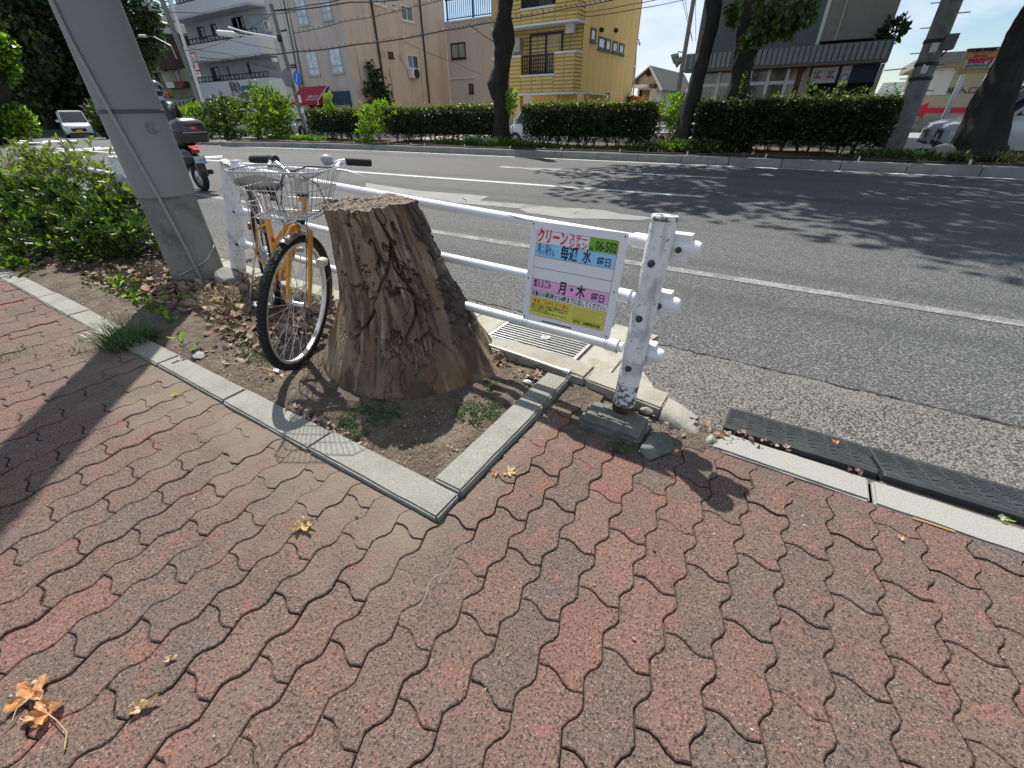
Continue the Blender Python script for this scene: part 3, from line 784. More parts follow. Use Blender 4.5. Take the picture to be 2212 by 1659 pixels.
M_flake = mat('rusting_white_paint', (.66, .66, .65), .7, layers=[dict(s=38, d=5, lo=.46, hi=.56, c=(.07, .045, .035), a=.95)], bump=[(60, .005)])
M_bolt = mat('dark_bolt', (.06, .055, .055), .6, .3)
def rail_post(t, base, top, r, rusty=True):
    base, top = Vector(base), Vector(top); ax = (top - base).normalized(); L = (top - base).length
    MB().lathe([(r * 1.0, -.03), (r * 1.02, .0), (r * 1.03, .03), (r * 1.0, .062)], base, ax, 24).build('rusted_foot', M_rust, t, smooth=True)
    MB().lathe([(r, .06), (r, .10), (r, .16)], base, ax, 24).build('flaking_foot', M_flake, t, smooth=True)
    p = MB(); p.lathe([(r, .155), (r, L * .5), (r, L - .012)], base, ax, 24)
    po = p.build('post', M_oldwhite, t, smooth=True)
    c = MB(); c.lathe([(r * .98, L - .014), (r * 1.06, L - .013), (r * 1.06, L - .001), (r * .98, L + .004), (.0, L + .007)], base, ax, 24)
    c.build('post_cap', M_flake, po, smooth=True)
    return po
def bracket(t, p, dirx, side, n=1):
    """clamp casting that holds a rail end against the post"""
    p = Vector(p)
    b = MB()
    b.lathe([(.0, -.012 * side), (.030, -.010 * side), (.033, 0), (.033, .055 * side), (.030, .058 * side), (.030, .085 * side), (.024, .100 * side), (.0, .108 * side)], p, dirx, 16)
    b.cbox(p + Vector((side * .035, 0, .030)), (.065, .045, .030)); b.cbox(p + Vector((side * .035, 0, -.030)), (.065, .045, .030))
    o = b.build('rail_bracket', M_white, t, smooth=True)
    q = MB(); q.lathe([(.0, -.009), (.011, -.009), (.011, 0), (.008, .002)], p + Vector((side * .035, -.033, -.004)), (0, 1, 0), 6)
    q.build('bolt', M_bolt, o)
    return o
gB = Vector((-.388, 1.478, .0)); gT = Vector((-.368, 1.555, .80))
kB = Vector((-3.56, 1.590, -.02)); kT = Vector((-3.26, 1.66, .845))
t = thing('guard_rail', 'white three-bar pipe guard rail whose right post is rusted at its foot, behind the stump', 'guard rail', (-1.95, 1.55, 0))
o_ = Vector(t.location)
rail_post(t, gB - o_, gT - o_, .0445)
rail_post(t, kB - o_, kT - o_, .050, False)
RL = [((-3.132, 1.66, .797 + .02), (-.40, 1.585, .700)), ((-3.29, 1.65, .545), (-.425, 1.560, .495)), ((-3.36, 1.63, .315), (-.440, 1.535, .287))]
for i, (a, b) in enumerate(RL):
    a, b = Vector(a) - o_, Vector(b) - o_
    dx = (b - a).normalized(); n_ = 16
    pts = [a.lerp(b, k / n_) + Vector((0, -.004 * math.sin(k / n_ * math.pi), -.006 * math.sin(k / n_ * math.pi))) for k in range(n_ + 1)]
    MB().tube(pts, .0215, 14).build('rail', M_white, t, smooth=True)
    rb = b - dx * .075
    MB().lathe([(.025, 0), (.027, .01), (.027, .05), (.030, .055)], rb + dx * .0, dx, 14).build('rail_sleeve', M_white, t, smooth=True)
    e = b + dx * .060 + Vector((0, .015, 0))
    bracket(t, e, dx, 1)
    bracket(t, a + dx * .0, dx, -1)
    # bolt heads on the post face
    ax = (gT - gB).normalized(); zc_ = [.655, .452, .245][i]
    pb = gB - o_ + ax * zc_ + Vector((-.002, -.0445, 0))
    MB().lathe([(.0, -.010), (.007, -.0095), (.0115, -.006), (.0115, 0), (.014, .001), (.014, .004)], pb, (0, 1, 0), 10).build('bolt', M_bolt, t, smooth=True)
chip = MB().tube([Vector((-1.03, 1.5785, .742)) - o_, Vector((-.98, 1.577, .735)) - o_, Vector((-.93, 1.5760, .728)) - o_, Vector((-.87, 1.5757, .728)) - o_], [.001, .004, .002, .004], 5, flat=.5).build('paint_chip', M_rust, t)

# second, older guard rail swallowed by the shrub at the left
t = thing('guard_rail', 'second guard rail at the left, its white round-capped posts swallowed by the shrub', 'guard rail', (-6.6, 1.75, 0))
o_ = Vector(t.location)
p1b = Vector((-5.72, 1.80, -.02)); p1t = Vector((-5.64, 1.84, .79))
p2b = Vector((-8.9, 1.95, -.02)); p2t = Vector((-8.95, 2.0, .80))
rail_post(t, p1b - o_, p1t - o_, .052, False)
rail_post(t, p2b - o_, p2t - o_, .052, False)
for z in (.62, .36):
    a = Vector((-8.8, 2.0, z + .03)) - o_; b = Vector((-5.55, 1.84, z)) - o_
    MB().tube([a, b], .0215, 12).build('rail', M_white, t, smooth=True)
    bracket(t, b + Vector((.07, 0.01, 0)), Vector((1, 0, 0)), 1)

# ------------------------------------------------------------------ notice board
Mw = mat('sign_white', (.70, .70, .71), .45, spec=.5, layers=[dict(s=14, lo=.6, hi=.75, c=(.55, .54, .52), a=.5)])
flat = lambda n, c: mat(n, c, .55, spec=.3)
Mblue, Mpink, Myel, Mgrn = flat('print_blue', (.27, .56, .83)), flat('print_pink', (.74, .38, .60)), flat('print_yellow', (.62, .60, .10)), flat('print_green', (.16, .38, .03))
Mred, Mink, Mredl, Mora = flat('print_red', (.60, .03, .045)), flat('print_black', (.008, .009, .02)), flat('print_red_line', (.50, .03, .06)), flat('print_orange', (.55, .16, .02))
TL, TR, BL, BR = Vector((-.882, 1.550, .737)), Vector((-.478, 1.550, .728)), Vector((-.889, 1.482, .334)), Vector((-.489, 1.482, .336))
sx_ = (TR - TL + BR - BL).normalized(); up_ = (TL - BL + TR - BR); up_ = (up_ - sx_ * up_.dot(sx_)).normalized(); nm_ = sx_.cross(up_)
SW, SH = .402, .405
t = thing('notice_board', 'white board with blue and pink bands wired to the guard rail, giving waste collection days', 'sign', (TL + TR + BL + BR) / 4)
RS = Matrix((sx_, up_, nm_)).transposed()
def SP(a, b, c=0.0): return RS @ Vector((a - SW / 2, b - SH / 2, c))
def splate(name, a0, b0, a1, b1, c0, c1, m, par=t, r=0):
    pts = [(a0, b0), (a1, b0), (a1, b1), (a0, b1)]
    if r:
        pts = []
        for (cx_, cy_, s0) in ((a1 - r, b0 + r, -90), (a1 - r, b1 - r, 0), (a0 + r, b1 - r, 90), (a0 + r, b0 + r, 180)):
            for k in range(5): w = rad(s0 + k * 22.5); pts.append((cx_ + r * math.cos(w), cy_ + r * math.sin(w)))
    mb = MB(); n = len(pts); vs = [SP(x, y, c0) for x, y in pts] + [SP(x, y, c1) for x, y in pts]
    mb.add(vs, [(i, (i + 1) % n, n + (i + 1) % n, n + i) for i in range(n)] + [tuple(range(n, 2 * n)), tuple(range(n))[::-1]])
    return mb.build(name, m, par)
pan = splate('panel', 0, 0, SW, SH, -.004, 0, Mw, r=.008)
fx0, fx1 = .028, SW - .030          # printed field
fy1, fy0 = SH - .030, .030
W_ = fx1 - fx0
def row(f): return fy1 - (fy1 - fy0) * f       # 0 top .. 1 bottom
splate('red_outline', fx0, fy0, fx1, fy1, 0, .0006, Mredl, pan, r=.008)
splate('print_field', fx0 + .0016, fy0 + .0016, fx1 - .0016, fy1 - .0016, 0, .0009, Mw, pan, r=.007)
rows = [0, .145, .295, .425, .557, .69, .775, 1.0]
splate('blue_band', fx0 + .0016, row(.295), fx1 - .0016, row(.145), 0, .0012, Mblue, pan)
splate('pink_band', fx0 + .0016, row(.69), fx1 - .0016, row(.557), 0, .0012, Mpink, pan)
splate('yellow_band', fx0 + .0016, fy0 + .0016, fx1 - .0016, row(.775), 0, .0012, Myel, pan)
splate('green_box', fx0 + W_ * .665, row(.145), fx1 - .0016, fy1 - .0016, 0, .0013, Mgrn, pan)
for f in (.145, .295, .425, .557, .69, .775):
    splate('rule', fx0 + .0016, row(f) - .0007, fx1 - .0016, row(f) + .0007, 0, .0015, Mink if .2 < f < .7 else Mredl, pan)
def st_(s, x, f, size, m, w=None, bold=0.0, ax='LEFT', c=.0016):
    p = SP(fx0 + W_ * x, row(f), c)
    return text(s, size, m, pan, p, RS, W_ * w if w else None, ax=ax, bold=bold, ext=.0003)
st_('クリーン', .015, .122, .058, Mred, .385, .0020)
st_('ステー', .425, .068, .028, Mred, .215, .0009)
st_('ション', .425, .135, .028, Mred, .225, .0009)
st_('No.', .675, .135, .020, Mink, .055, .0003)
st_('06-502', .745, .128, .050, Mink, .24, .0006)
st_('缶・びん', .035, .210, .026, Mink, .185, .0003)
st_('ペットボトル', .025, .270, .030, Mink, .235, .0003)
st_('毎週', .335, .270, .055, Mink, .215, .0012)
st_('水', .61, .270, .055, Mink, .105, .0012)
st_('曜日', .79, .275, .034, Mink, .155, .0004)
st_('燃えるごみ', .03, .645, .036, Mink, .235, .0004)
st_('月・木', .365, .665, .055, Mink, .345, .0012)
st_('曜日', .79, .672, .034, Mink, .155, .0004)
st_('収集日の朝5時から8時までに出してください。', .02, .757, .024, Mink, .96, .0003)
splate('orange_outline', fx0 + W_ * .035, row(.855), fx0 + W_ * .56, row(.795), 0, .0014, Mora, pan)
splate('yellow_plate', fx0 + W_ * .039, row(.852), fx0 + W_ * .556, row(.799), 0, .0016, Myel, pan)
st_('資源ごみ持ち去り禁止', .045, .845, .019, Mora, .50, .0004, c=.0018)
for k in range(4):
    st_(['神戸市では条例により指定する事業者以外の者が', '資源ごみを収集し又は運搬することを禁止して', 'います。違反した者は', '20万円以下の罰金に処せられます'][k], .03, .880 + .026 * k, .0085, Mink, [.50, .50, .24, .48][k])
splate('box_line', fx0 + W_ * .60, row(.925), fx0 + W_ * .97, row(.805), 0, .00135, Mink, pan)
splate('box_fill', fx0 + W_ * .603, row(.922), fx0 + W_ * .967, row(.808), 0, .00150, Myel, pan)
for k in range(6): splate('small_print_line', fx0 + W_ * .61, row(.826 + .017 * k), fx0 + W_ * (.95 - .03 * (k % 3)), row(.826 + .017 * k) + .0010, 0, .0018, mat('print_small', (.20, .19, .05), .6) if k == 0 else bpy.data.materials['print_small'], pan)
splate('box_line', fx0 + W_ * .60, row(.985), fx0 + W_ * .97, row(.935), 0, .00135, Mink, pan)
splate('box_fill', fx0 + W_ * .603, row(.982), fx0 + W_ * .967, row(.938), 0, .00150, Myel, pan)
st_('神戸市・兵庫県警察本部', .615, .975, .013, Mink, .34, .0003, c=.0017)
for (a, b) in ((.008, SH - .010), (SW - .012, SH - .012), (.010, SH * .44), (SW - .016, SH * .47), (.010, .014), (SW - .012, .012)):
    MB().lathe([(.003, 0), (.003, .0025), (.0, .003)], SP(a, b, 0), nm_, 8).build('screw', M_bolt, pan)
splate('scratch', .095, .008, .235, .013, 0, .0008, M_dark, pan)
for (a, b) in ((SW - .012, .010), (.008, .012)):
    MB().tube([SP(a, b, .004), SP(a, b - .018, .012), SP(a + .002, b - .035, .0), SP(a, b - .02, -.04)], .0016, 5).build('wire_tie', M_steel, t)

# ------------------------------------------------------------------ post foundation, rubble, pipe
t = thing('post_foundation', 'mossy square concrete foundation block round the foot of the right guard rail post', 'foundation', (-.385, 1.41, 0))
bm_ = MB(); o_ = Vector(t.location)
f = block(-.525 - o_.x, 1.318 - o_.y, -.258 - o_.x, 1.49 - o_.y, .030, t, name='concrete_block', m=M_darkcon, zb=-.05, seed=5, chip=.014, bev=.014)
block(-.475 - o_.x, 1.375 - o_.y, -.315 - o_.x, 1.50 - o_.y, .036, t, name='collar', m=M_darkcon, zb=-.0, seed=6, chip=.014, bev=.012)
def rock(name, loc, s, m, label, cat, seed=1, group=None, n=18):
    bm = bmesh.new(); bmesh.ops.create_icosphere(bm, subdivisions=3, radius=1)
    r = random.Random(seed); pl = [Vector((r.uniform(-1, 1), r.uniform(-1, 1), r.uniform(-.5, 1))).normalized() for _ in range(n)]
    for v in bm.verts:
        for p in pl:
            d = v.co.dot(p) - .72
            if d > 0: v.co -= p * d
        v.co = Vector((v.co.x * s[0], v.co.y * s[1], v.co.z * s[2]))
        v.co.x += math.sin(v.co.y * 90 + seed) * s[0] * .03
    me = bpy.data.meshes.new(name); bm.to_mesh(me); bm.free(); me.materials.append(m)
    return link(name, me, None, loc, label, cat, group)
rock('concrete_lump', (-.200, 1.36, .006), (.062, .10, .040), M_darkcon, 'broken grey concrete lump leaning against the corner of the post foundation', 'concrete lump', 3)
rock('rubble', (-.30, 1.535, .02), (.03, .018, .02), M_curb, 'small broken concrete chunk behind the right guard rail post', 'rubble', 9)
rock('rubble', (-.700, 1.600, .03), (.016, .016, .016), mat('pale_stone', (.5, .5, .48), .9), 'small white stone at the far end of the right planter kerb', 'stone', 11)
rock('rubble', (-.03, 1.50, .005), (.02, .035, .02), M_curb, 'broken grey chip beside the sloped curb end stone', 'stone', 13)
MB().tube([(-1.20, 1.655, .042), (-1.00, 1.632, .050), (-.72, 1.600, .056)], .0088, 8).build('metal_pipe', mat('dull_pipe', (.42, .40, .36), .5, .4, layers=[dict(s=40, lo=.5, hi=.7, c=(.25, .2, .16), a=.8)]), smooth=True, label='thin grey metal pipe lying along the curb from the stump to the kerb end', cat='pipe')
MB().lathe([(.013, 0), (.013, .03), (.010, .032)], (-.722, 1.600, .056), (1, -.1, .02), 10).build('pipe_end', M_steel, bpy.data.objects['metal_pipe'], smooth=True)

# ------------------------------------------------------------------ rubber curb ramps
M_ramp = mat('ramp_rubber', (.030, .033, .036), .55, layers=[dict(s=9, lo=.5, hi=.75, c=(.065, .068, .068), a=.6)], bump=[(260, .001)])
def ramp(x0, x1, label):
    L = x1 - x0; t = thing('curb_ramp', label, 'curb ramp', (x0, 1.60, 0))
    y1 = .315; H0, H1 = .020, -.088
    prof = [(0, -.085), (0, H0 - .006), (.012, H0), (.30, H1 + .016), (y1, H1 + .004), (y1, -.099)]
    b = MB(); n = len(prof); xs_ = [0, .006, L - .006, L]
    for k, xx in enumerate(xs_):
        s = .004 if k in (0, 3) else 0
        b.v += [(xx, y + (s if i < 3 else -s), z - s) for i, (y, z) in enumerate(prof)]
    for k in range(3):
        for i in range(n - 1): b.f.append((k * n + i, (k + 1) * n + i, (k + 1) * n + i + 1, k * n + i + 1)); b.m.append(0)
    b.f.append(tuple(range(n))); b.m.append(0); b.f.append(tuple(range(3 * n, 4 * n))[::-1]); b.m.append(0)
    b.build('ramp_body', M_ramp, t)
    sl = (H1 + .016 - H0) / (.30 - .012)
    zf = lambda y: H0 + (y - .012) * sl
    def bar(xa, ya, xb, yb, w=.0035, mb=None):
        a = Vector((xa, ya, zf(ya))); c = Vector((xb, yb, zf(yb))); d = (c - a).normalized(); s = d.cross(Vector((0, 0, 1))).normalized() * w
        up = Vector((0, 0, .0032)); mb.add([a - s, c - s, c + s, a + s, a - s * .5 + up, c - s * .5 + up, c + s * .5 + up, a + s * .5 + up], [(4, 5, 6, 7), (0, 1, 5, 4), (1, 2, 6, 5), (2, 3, 7, 6), (3, 0, 4, 7)])
    n = max(1, int(L / .0665)); p = L / n
    zig = MB()
    for k in range(n):
        xk = k * p + .006
        for q in range(4):
            r_ = MB(); bar(xk + .004, .165 + q * .030, xk + p - .012, .165 + q * .030, mb=r_); r_.build('rib', M_ramp, t)
        r_ = MB(); bar(xk + p - .006, .150, xk + p - .006, .275, mb=r_); r_.build('rib', M_ramp, t)
        for q in range(3):
            y_ = .030 + q * .042
            zig.mi = 0
            r_ = MB(); bar(xk + .004, y_ + .014, xk + .022, y_ + .030, mb=r_); bar(xk + .022, y_ + .030, xk + .058, y_ + .004, mb=r_); r_.build('zigzag_rib', M_ramp, t)
    return t
ramp(-.002, .510, 'shorter black rubber curb ramp nearest the curb end stone')
ramp(.524, 1.30, 'black rubber curb ramp running out of the photo at the right')

# ------------------------------------------------------------------ big utility pole at the left
M_pole = mat('pole_concrete', (.20, .205, .19), .85, layers=[dict(s=5, d=4, lo=.45, hi=.65, c=(.10, .105, .095), a=.8), dict(s=24, lo=.58, hi=.7, c=(.30, .30, .28), a=.6)], bump=[(60, .004)])
M_sleeve = mat('grey_plastic_sheet', (.205, .20, .20), .6, layers=[dict(s=1.2, lo=.4, hi=.7, c=(.24, .235, .23), a=.8)])
PB = Vector((-3.966, 1.50, 0))
t = thing('utility_pole', 'thick concrete utility pole in a ribbed grey anti-poster sleeve, beside the bicycle', 'utility pole', PB)
rr = lambda z: .181 - .0115 * min(z, 4.5) - .006 * max(0, z - 4.5)
MB().lathe([(rr(0), -.05), (rr(0), 0), (rr(.3), .3), (rr(.66), .66)], (0, 0, 0), n=40).build('concrete_shaft', M_pole, t, smooth=True)
pr = []; z = .62; k = 0
while z < 4.6:
    pr.append((rr(z) + .010 + (.0034 if k % 2 else 0), z)); z += .0085; k += 1
pr.insert(0, (rr(.62) + .002, .62))
slv = MB().lathe(pr, (0, 0, 0), n=56).build('sleeve', M_sleeve, t, smooth='all')
for zb_ in (1.135,):
    MB().lathe([(rr(zb_) + .013, zb_ - .011), (rr(zb_) + .0175, zb_ - .009), (rr(zb_) + .0175, zb_ + .009), (rr(zb_) + .013, zb_ + .011)], n=56).build('band', mat('grey_band', (.07, .068, .07), .5), t, smooth=True)
MB().lathe([(rr(5), 4.55), (rr(12), 12.0), (.0, 12.02)], n=28).build('upper_shaft', M_pole, t, smooth=True)
cd = Vector((.18, -1, 0)).normalized()
cp = lambda a, z, e=.022: Vector((math.sin(a) * (rr(z) + e), -math.cos(a) * (rr(z) + e), z))
MB().tube([cp(-.05, 4.4), cp(.0, 2.2), cp(.30, 1.5, .024), cp(.62, 1.13, .032), cp(.95, .62, .020), cp(1.10, .3, .012), cp(1.20, .02, .012)], .0095, 8).build('cable', mat('grey_cable', (.28, .27, .25), .6), t, smooth=True)
MB().tube([cp(2.4 - .13 * k, .22 - .010 * k + (.02 if k < 5 else 0), .004) for k in range(16)], .004, 6).build('wire_loop', M_steel, t)
bd = MB(); bd.lathe([(.0, .008), (.034, .006), (.036, 0)], cp(1.62, 1.045, .014), (math.sin(1.62), -math.cos(1.62), 0), 18)
bd.build('badge', mat('grey_badge', (.14, .14, .145), .6, layers=[dict(s=40, lo=.45, hi=.6, c=(.22, .22, .22))]), t)
# ------------------------------------------------------------------ bicycle
M_orange = mat('orange_paint', (.72, .30, .014), .35, spec=.5, coat=.4, layers=[dict(s=30, lo=.68, hi=.74, c=(.12, .06, .03), a=.8)])
M_tyre = mat('tyre', (.018, .018, .019), .75, bump=[(400, .001)])
M_chrome = mat('chrome', (.68, .68, .68), .22, .95, layers=[dict(s=40, lo=.55, hi=.75, c=(.35, .32, .30), a=.7)])
M_alu = mat('bright_aluminium', (.72, .72, .72), .35, .7)
M_grip = mat('black_grip', (.015, .014, .014), .7, bump=[(500, .0006)])
M_saddle = mat('black_vinyl', (.014, .014, .015), .8, spec=.15)
M_grey_pl = mat('grey_plastic', (.30, .30, .31), .5)
bk = thing('bicycle', 'orange city bicycle with a wire front basket, parked between the pole and the stump', 'bicycle', (-2.4, 1.3, 0))
BO = Vector(bk.location)
HUBF = Vector((-1.924, 1.085, .325)); FW = Vector((.478, -.878, 0)).normalized()
LFT = Vector((-FW.y, FW.x, 0))
roll = .2
UPW = (Vector((0, 0, 1)) * math.cos(roll) + LFT * math.sin(roll)).normalized(); AXW = FW.cross(UPW)      # axle direction (to the rider's right)
HUBR = Vector((-2.86, 1.50, .330)); FR = Vector((.915, -.405, 0)).normalized(); LR = Vector((-FR.y, FR.x, 0))
UPR = (Vector((0, 0, 1)) * math.cos(.13) + LR * math.sin(.13)).normalized(); AXR = FR.cross(UPR)
RW = .330
def T3(c, f, u, a): return lambda p: c + f * p[0] + u * p[1] + a * p[2]
def wheel(hub, f, u, a, nm, rear=False):
    W = T3(hub - BO, f, u, a)
    n = 72; w = None
    mb = MB(); o = []
    m = 10; rt = .0195; rc = RW - rt
    for i in range(n):
        t_ = 2 * math.pi * i / n; cr, sr = math.cos(t_), math.sin(t_)
        for k in range(m):
            q = 2 * math.pi * k / m; rad_ = rc + rt * math.cos(q)
            if (k in (0, 1, 9)) and i % 2: rad_ -= .0028
            mb.v.append(tuple(W((rad_ * cr, rad_ * sr, rt * .95 * math.sin(q)))))
    for i in range(n):
        for k in range(m):
            i2, k2 = (i + 1) % n, (k + 1) % m
            mb.f.append((i * m + k, i * m + k2, i2 * m + k2, i2 * m + k)); mb.m.append(0)
    # fine tread blocks
    wh = mb.build(nm, M_tyre, bk, smooth=True)
    tr = MB()
    for i in range(110):
        for s in (-1, 0, 1):
            t_ = 2 * math.pi * (i + (.5 if s == 0 else 0)) / 110; rr_ = RW - .0022 - (.0035 if s else 0)
            c = W((rr_ * math.cos(t_), rr_ * math.sin(t_), s * .0115)); r1 = (c - (hub - BO)).normalized(); tg = a.cross(r1).normalized()
            tr.cbox(c, (.011, .0085, .0035), M=Matrix((tg, a, r1)).transposed())
    tr.build('tread', M_tyre, wh)
    rim = MB(); n = 60; prof = [(-.012, 0), (-.010, -.010), (0, -.013), (.010, -.010), (.012, 0), (.010, .004), (-.010, .004)]
    for i in range(n):
        t_ = 2 * math.pi * i / n
        for (z_, r_) in prof: rad_ = RW - .039 + r_; rim.v.append(tuple(W((rad_ * math.cos(t_), rad_ * math.sin(t_), z_))))
    L = len(prof)
    for i in range(n):
        for k in range(L): i2, k2 = (i + 1) % n, (k + 1) % L; rim.f.append((i * L + k, i * L + k2, i2 * L + k2, i2 * L + k)); rim.m.append(0)
    rim.build('rim', M_alu, wh, smooth=True)
    hb = MB(); hb.lathe([(0, -.058), (.005, -.058), (.005, -.040), (.020, -.033), (.020, -.029), (.0125, -.026), (.0125, .026), (.020, .029), (.020, .033), (.005, .040), (.005, .058), (0, .058)], hub - BO, a, 14)
    hb.build('hub', M_chrome, wh, smooth=True)
    sp_me = None
    for i in range(36):
        s = 1 if i % 2 else -1; th1 = 2 * math.pi * i / 36; th0 = th1 + (1 if (i // 2) % 2 else -1) * rad(62)
        p0 = W((.018 * math.cos(th0), .018 * math.sin(th0), s * .030)); p1 = W(((RW - .050) * math.cos(th1), (RW - .050) * math.sin(th1), s * .003))
        MB().tube([p0, p1], .0013, 4, caps=False).build('spoke', M_steel, wh)
    return wh, W
wf, WF = wheel(HUBF, FW, UPW, AXW, 'front_wheel')
wr, WR_ = wheel(HUBR, FR, UPR, AXR, 'rear_wheel', True)
# steering axis
crown = WF((-.085, .360, 0)); head_lo = WF((-.098, .395, 0)); head_hi = WF((-.130, .485, 0))
fk = MB()
for s in (-1, 1):
    fk.tube([crown + AXW * s * .012, crown + AXW * s * .043 - UPW * .02, WF((-.062, .28, s * .048)), WF((-.030, .12, s * .052)), WF((0, 0, s * .053))], [.011, .013, .012, .010, .007], 10)
fk.build('fork', M_orange, bk, smooth=True)
MB().tube([crown - UPW * .005, head_lo], .017, 12).build('fork_crown', M_black_rub, bk, smooth=True)
MB().tube([head_lo, head_hi], .020, 14).build('head_tube', M_orange, bk, smooth=True)
MB().tube([head_hi - (head_hi - head_lo).normalized() * .014, head_hi + (head_hi - head_lo).normalized() * .012], .024, 12).build('headset', M_black_rub, bk, smooth=True)
hd = (head_hi - head_lo).normalized()
stem_top = head_hi + hd * .078
MB().tube([head_hi, stem_top], .0115, 10).build('stem', M_chrome, bk, smooth=True)
# frame: sloping twin tubes, seat tube, stays
RR = T3(HUBR - BO, FR, UPR, AXR)
bb = RR((.43, -.03, 0)); seat_lo = bb; seat_hi = RR((.36, .29, 0)); saddle_p = RR((.35, .42, 0))
fm = MB()
fm.tube([head_lo + hd * .02, head_lo.lerp(bb, .45) - UPR * .045, bb], [.017, .018, .017], 12)
fm.tube([head_hi - hd * .03, head_hi.lerp(RR((.38, .16, 0)), .5) - UPR * .03, RR((.375, .12, 0))], [.0145, .0145, .0145], 12)
fm.tube([bb - UPR * .0, seat_hi], .0155, 12)
fm.lathe([(.022, -.036), (.022, .036)], bb, AXR, 12)
for s in (-1, 1):
    fm.tube([bb + AXR * s * .02, RR((.2, 0, s * .045)), RR((0, 0, s * .058))], .0085, 8)
    fm.tube([seat_hi - UPR * .03, RR((.15, .19, s * .04)), RR((0, 0, s * .058))], .0075, 8)
fm.build('frame', M_orange, bk, smooth=True)
dc = MB().cbox(head_lo.lerp(head_hi, .45) + FW * .0205, (.020, .003, .05), M=Matrix((AXW, FW, hd)).transposed()); dc.build('head_decal', Mw, bk)
MB().tube([seat_hi - (saddle_p - seat_hi).normalized() * .05, saddle_p], .0115, 10).build('seat_post', M_chrome, bk, smooth=True)
# saddle
S = MB(); ns, nr = 12, 14
for i in range(ns + 1):
    t_ = i / ns; w_ = .115 * (1 - t_) ** .8 + .024; w_ *= math.sin(min(1, (t_ + .05) * 6) * math.pi / 2) * (1 if t_ < .95 else .7); h_ = .042 - .015 * t_
    c = saddle_p + FR * (-.10 + .26 * t_) + UPR * (.022 + .016 * (1 - t_) ** 2)
    for k in range(nr):
        q = 2 * math.pi * k / nr; S.v.append(tuple(c + AXR * w_ * math.cos(q) + UPR * (h_ * math.sin(q) if math.sin(q) > 0 else h_ * .5 * math.sin(q))))
for i in range(ns):
    for k in range(nr): k2 = (k + 1) % nr; S.f.append((i * nr + k, i * nr + k2, (i + 1) * nr + k2, (i + 1) * nr + k)); S.m.append(0)
S.f.append(tuple(range(nr))); S.m.append(0); S.f.append(tuple(range(ns * nr, (ns + 1) * nr))[::-1]); S.m.append(0)
sd = S.build('saddle', M_saddle, bk, smooth=True)
for s in (-1, 1):
    MB().lathe([(.012, 0), (.016, -.02), (.010, -.035), (.016, -.05)], saddle_p - FR * .075 + AXR * s * .055, UPR, 10).build('saddle_spring', M_black_rub, sd)
# handlebar
hb_c = stem_top
HA = Vector((AXW.x, AXW.y, .03)).normalized()                                             # rider's right
def H(a, f, u): return hb_c + HA * a + FW * f + UPW * u
bar = [H(-.275, -.195, .060), H(-.20, -.145, .060), H(-.155, -.06, .055), H(-.11, .005, .030), H(-.05, .028, .006), H(0, .030, 0), H(.05, .028, .006), H(.11, .005, .030), H(.155, -.06, .055), H(.20, -.145, .060), H(.275, -.195, .060)]
bar = [H(-.268, -.066, .055), H(-.20, -.050, .062), H(-.15, -.025, .058), H(-.10, .010, .034), H(-.05, .028, .006), H(0, .030, 0), H(.05, .028, .006), H(.10, .010, .034), H(.15, -.025, .058), H(.20, -.050, .062), H(.285, -.070, .055)]
hbr = MB().tube(bar, .0115, 12).build('handlebar', M_chrome, bk, smooth=True)
MB().lathe([(.016, -.022), (.018, -.02), (.018, .02), (.016, .022)], H(0, .030, 0), HA, 12).build('stem_clamp', M_alu, hbr, smooth=True)
for s in (-1, 1):
    a, b = H(s * .170, -.040, .061), H(s * .280, -.070, .055)
    MB().tube([a, a.lerp(b, .1), a.lerp(b, .9), b], [.014, .0165, .0165, .014], 12).build('grip', M_grip, hbr, smooth=True)
    lv = MB(); q0 = H(s * .150, -.018, .045)
    lv.tube([H(s * .155, -.02, .055), q0 + FW * .03 - UPW * .012], .012, 8)
    lv.tube([q0 + FW * .035 - UPW * .012, H(s * .20, .020, .030), H(s * .24, .012, .018), H(s * .285, -.002, .000), H(s * .295, -.008, -.012)], [.008, .0065, .006, .006, .007], 8, flat=.6)
    lv.build('brake_lever', M_alu, hbr, smooth=True)
gs = MB().tube([H(.135, -.02, .06), H(.172, -.038, .062)], .019, 12).build('gear_shifter', M_black_rub, hbr, smooth=True)
bl = MB(); bc = H(-.105, .0, .066)
bl.lathe([(.004, -.028), (.010, -.022), (.024, -.004), (.0265, .0), (.0265, .006), (.024, .014), (.016, .021), (.0, .025)], bc, UPW, 18)
bl.build('bell', M_grey_pl, hbr, smooth=True)
# cables
cb = MB()
cb.tube([H(.15, .02, .04), H(.08, .08, .045), H(-.01, .10, .03), H(-.10, .09, -.02), H(-.12, .05, -.12), crown + FW * .05 + UPW * .02], .0028, 6)
cb.tube([H(-.15, .02, .04), H(-.06, .09, .05), H(.03, .11, .02), H(.09, .10, -.06), H(.10, .04, -.2), head_lo + AXW * .03 - UPW * .02], .0028, 6)
cb.tube([H(.14, .03, .06), H(.03, .13, .02), H(.05, .13, -.10), H(.06, .05, -.22), head_lo + AXW * .03], .0026, 6)
cb.build('brake_cables', M_black_rub, bk, smooth=True)
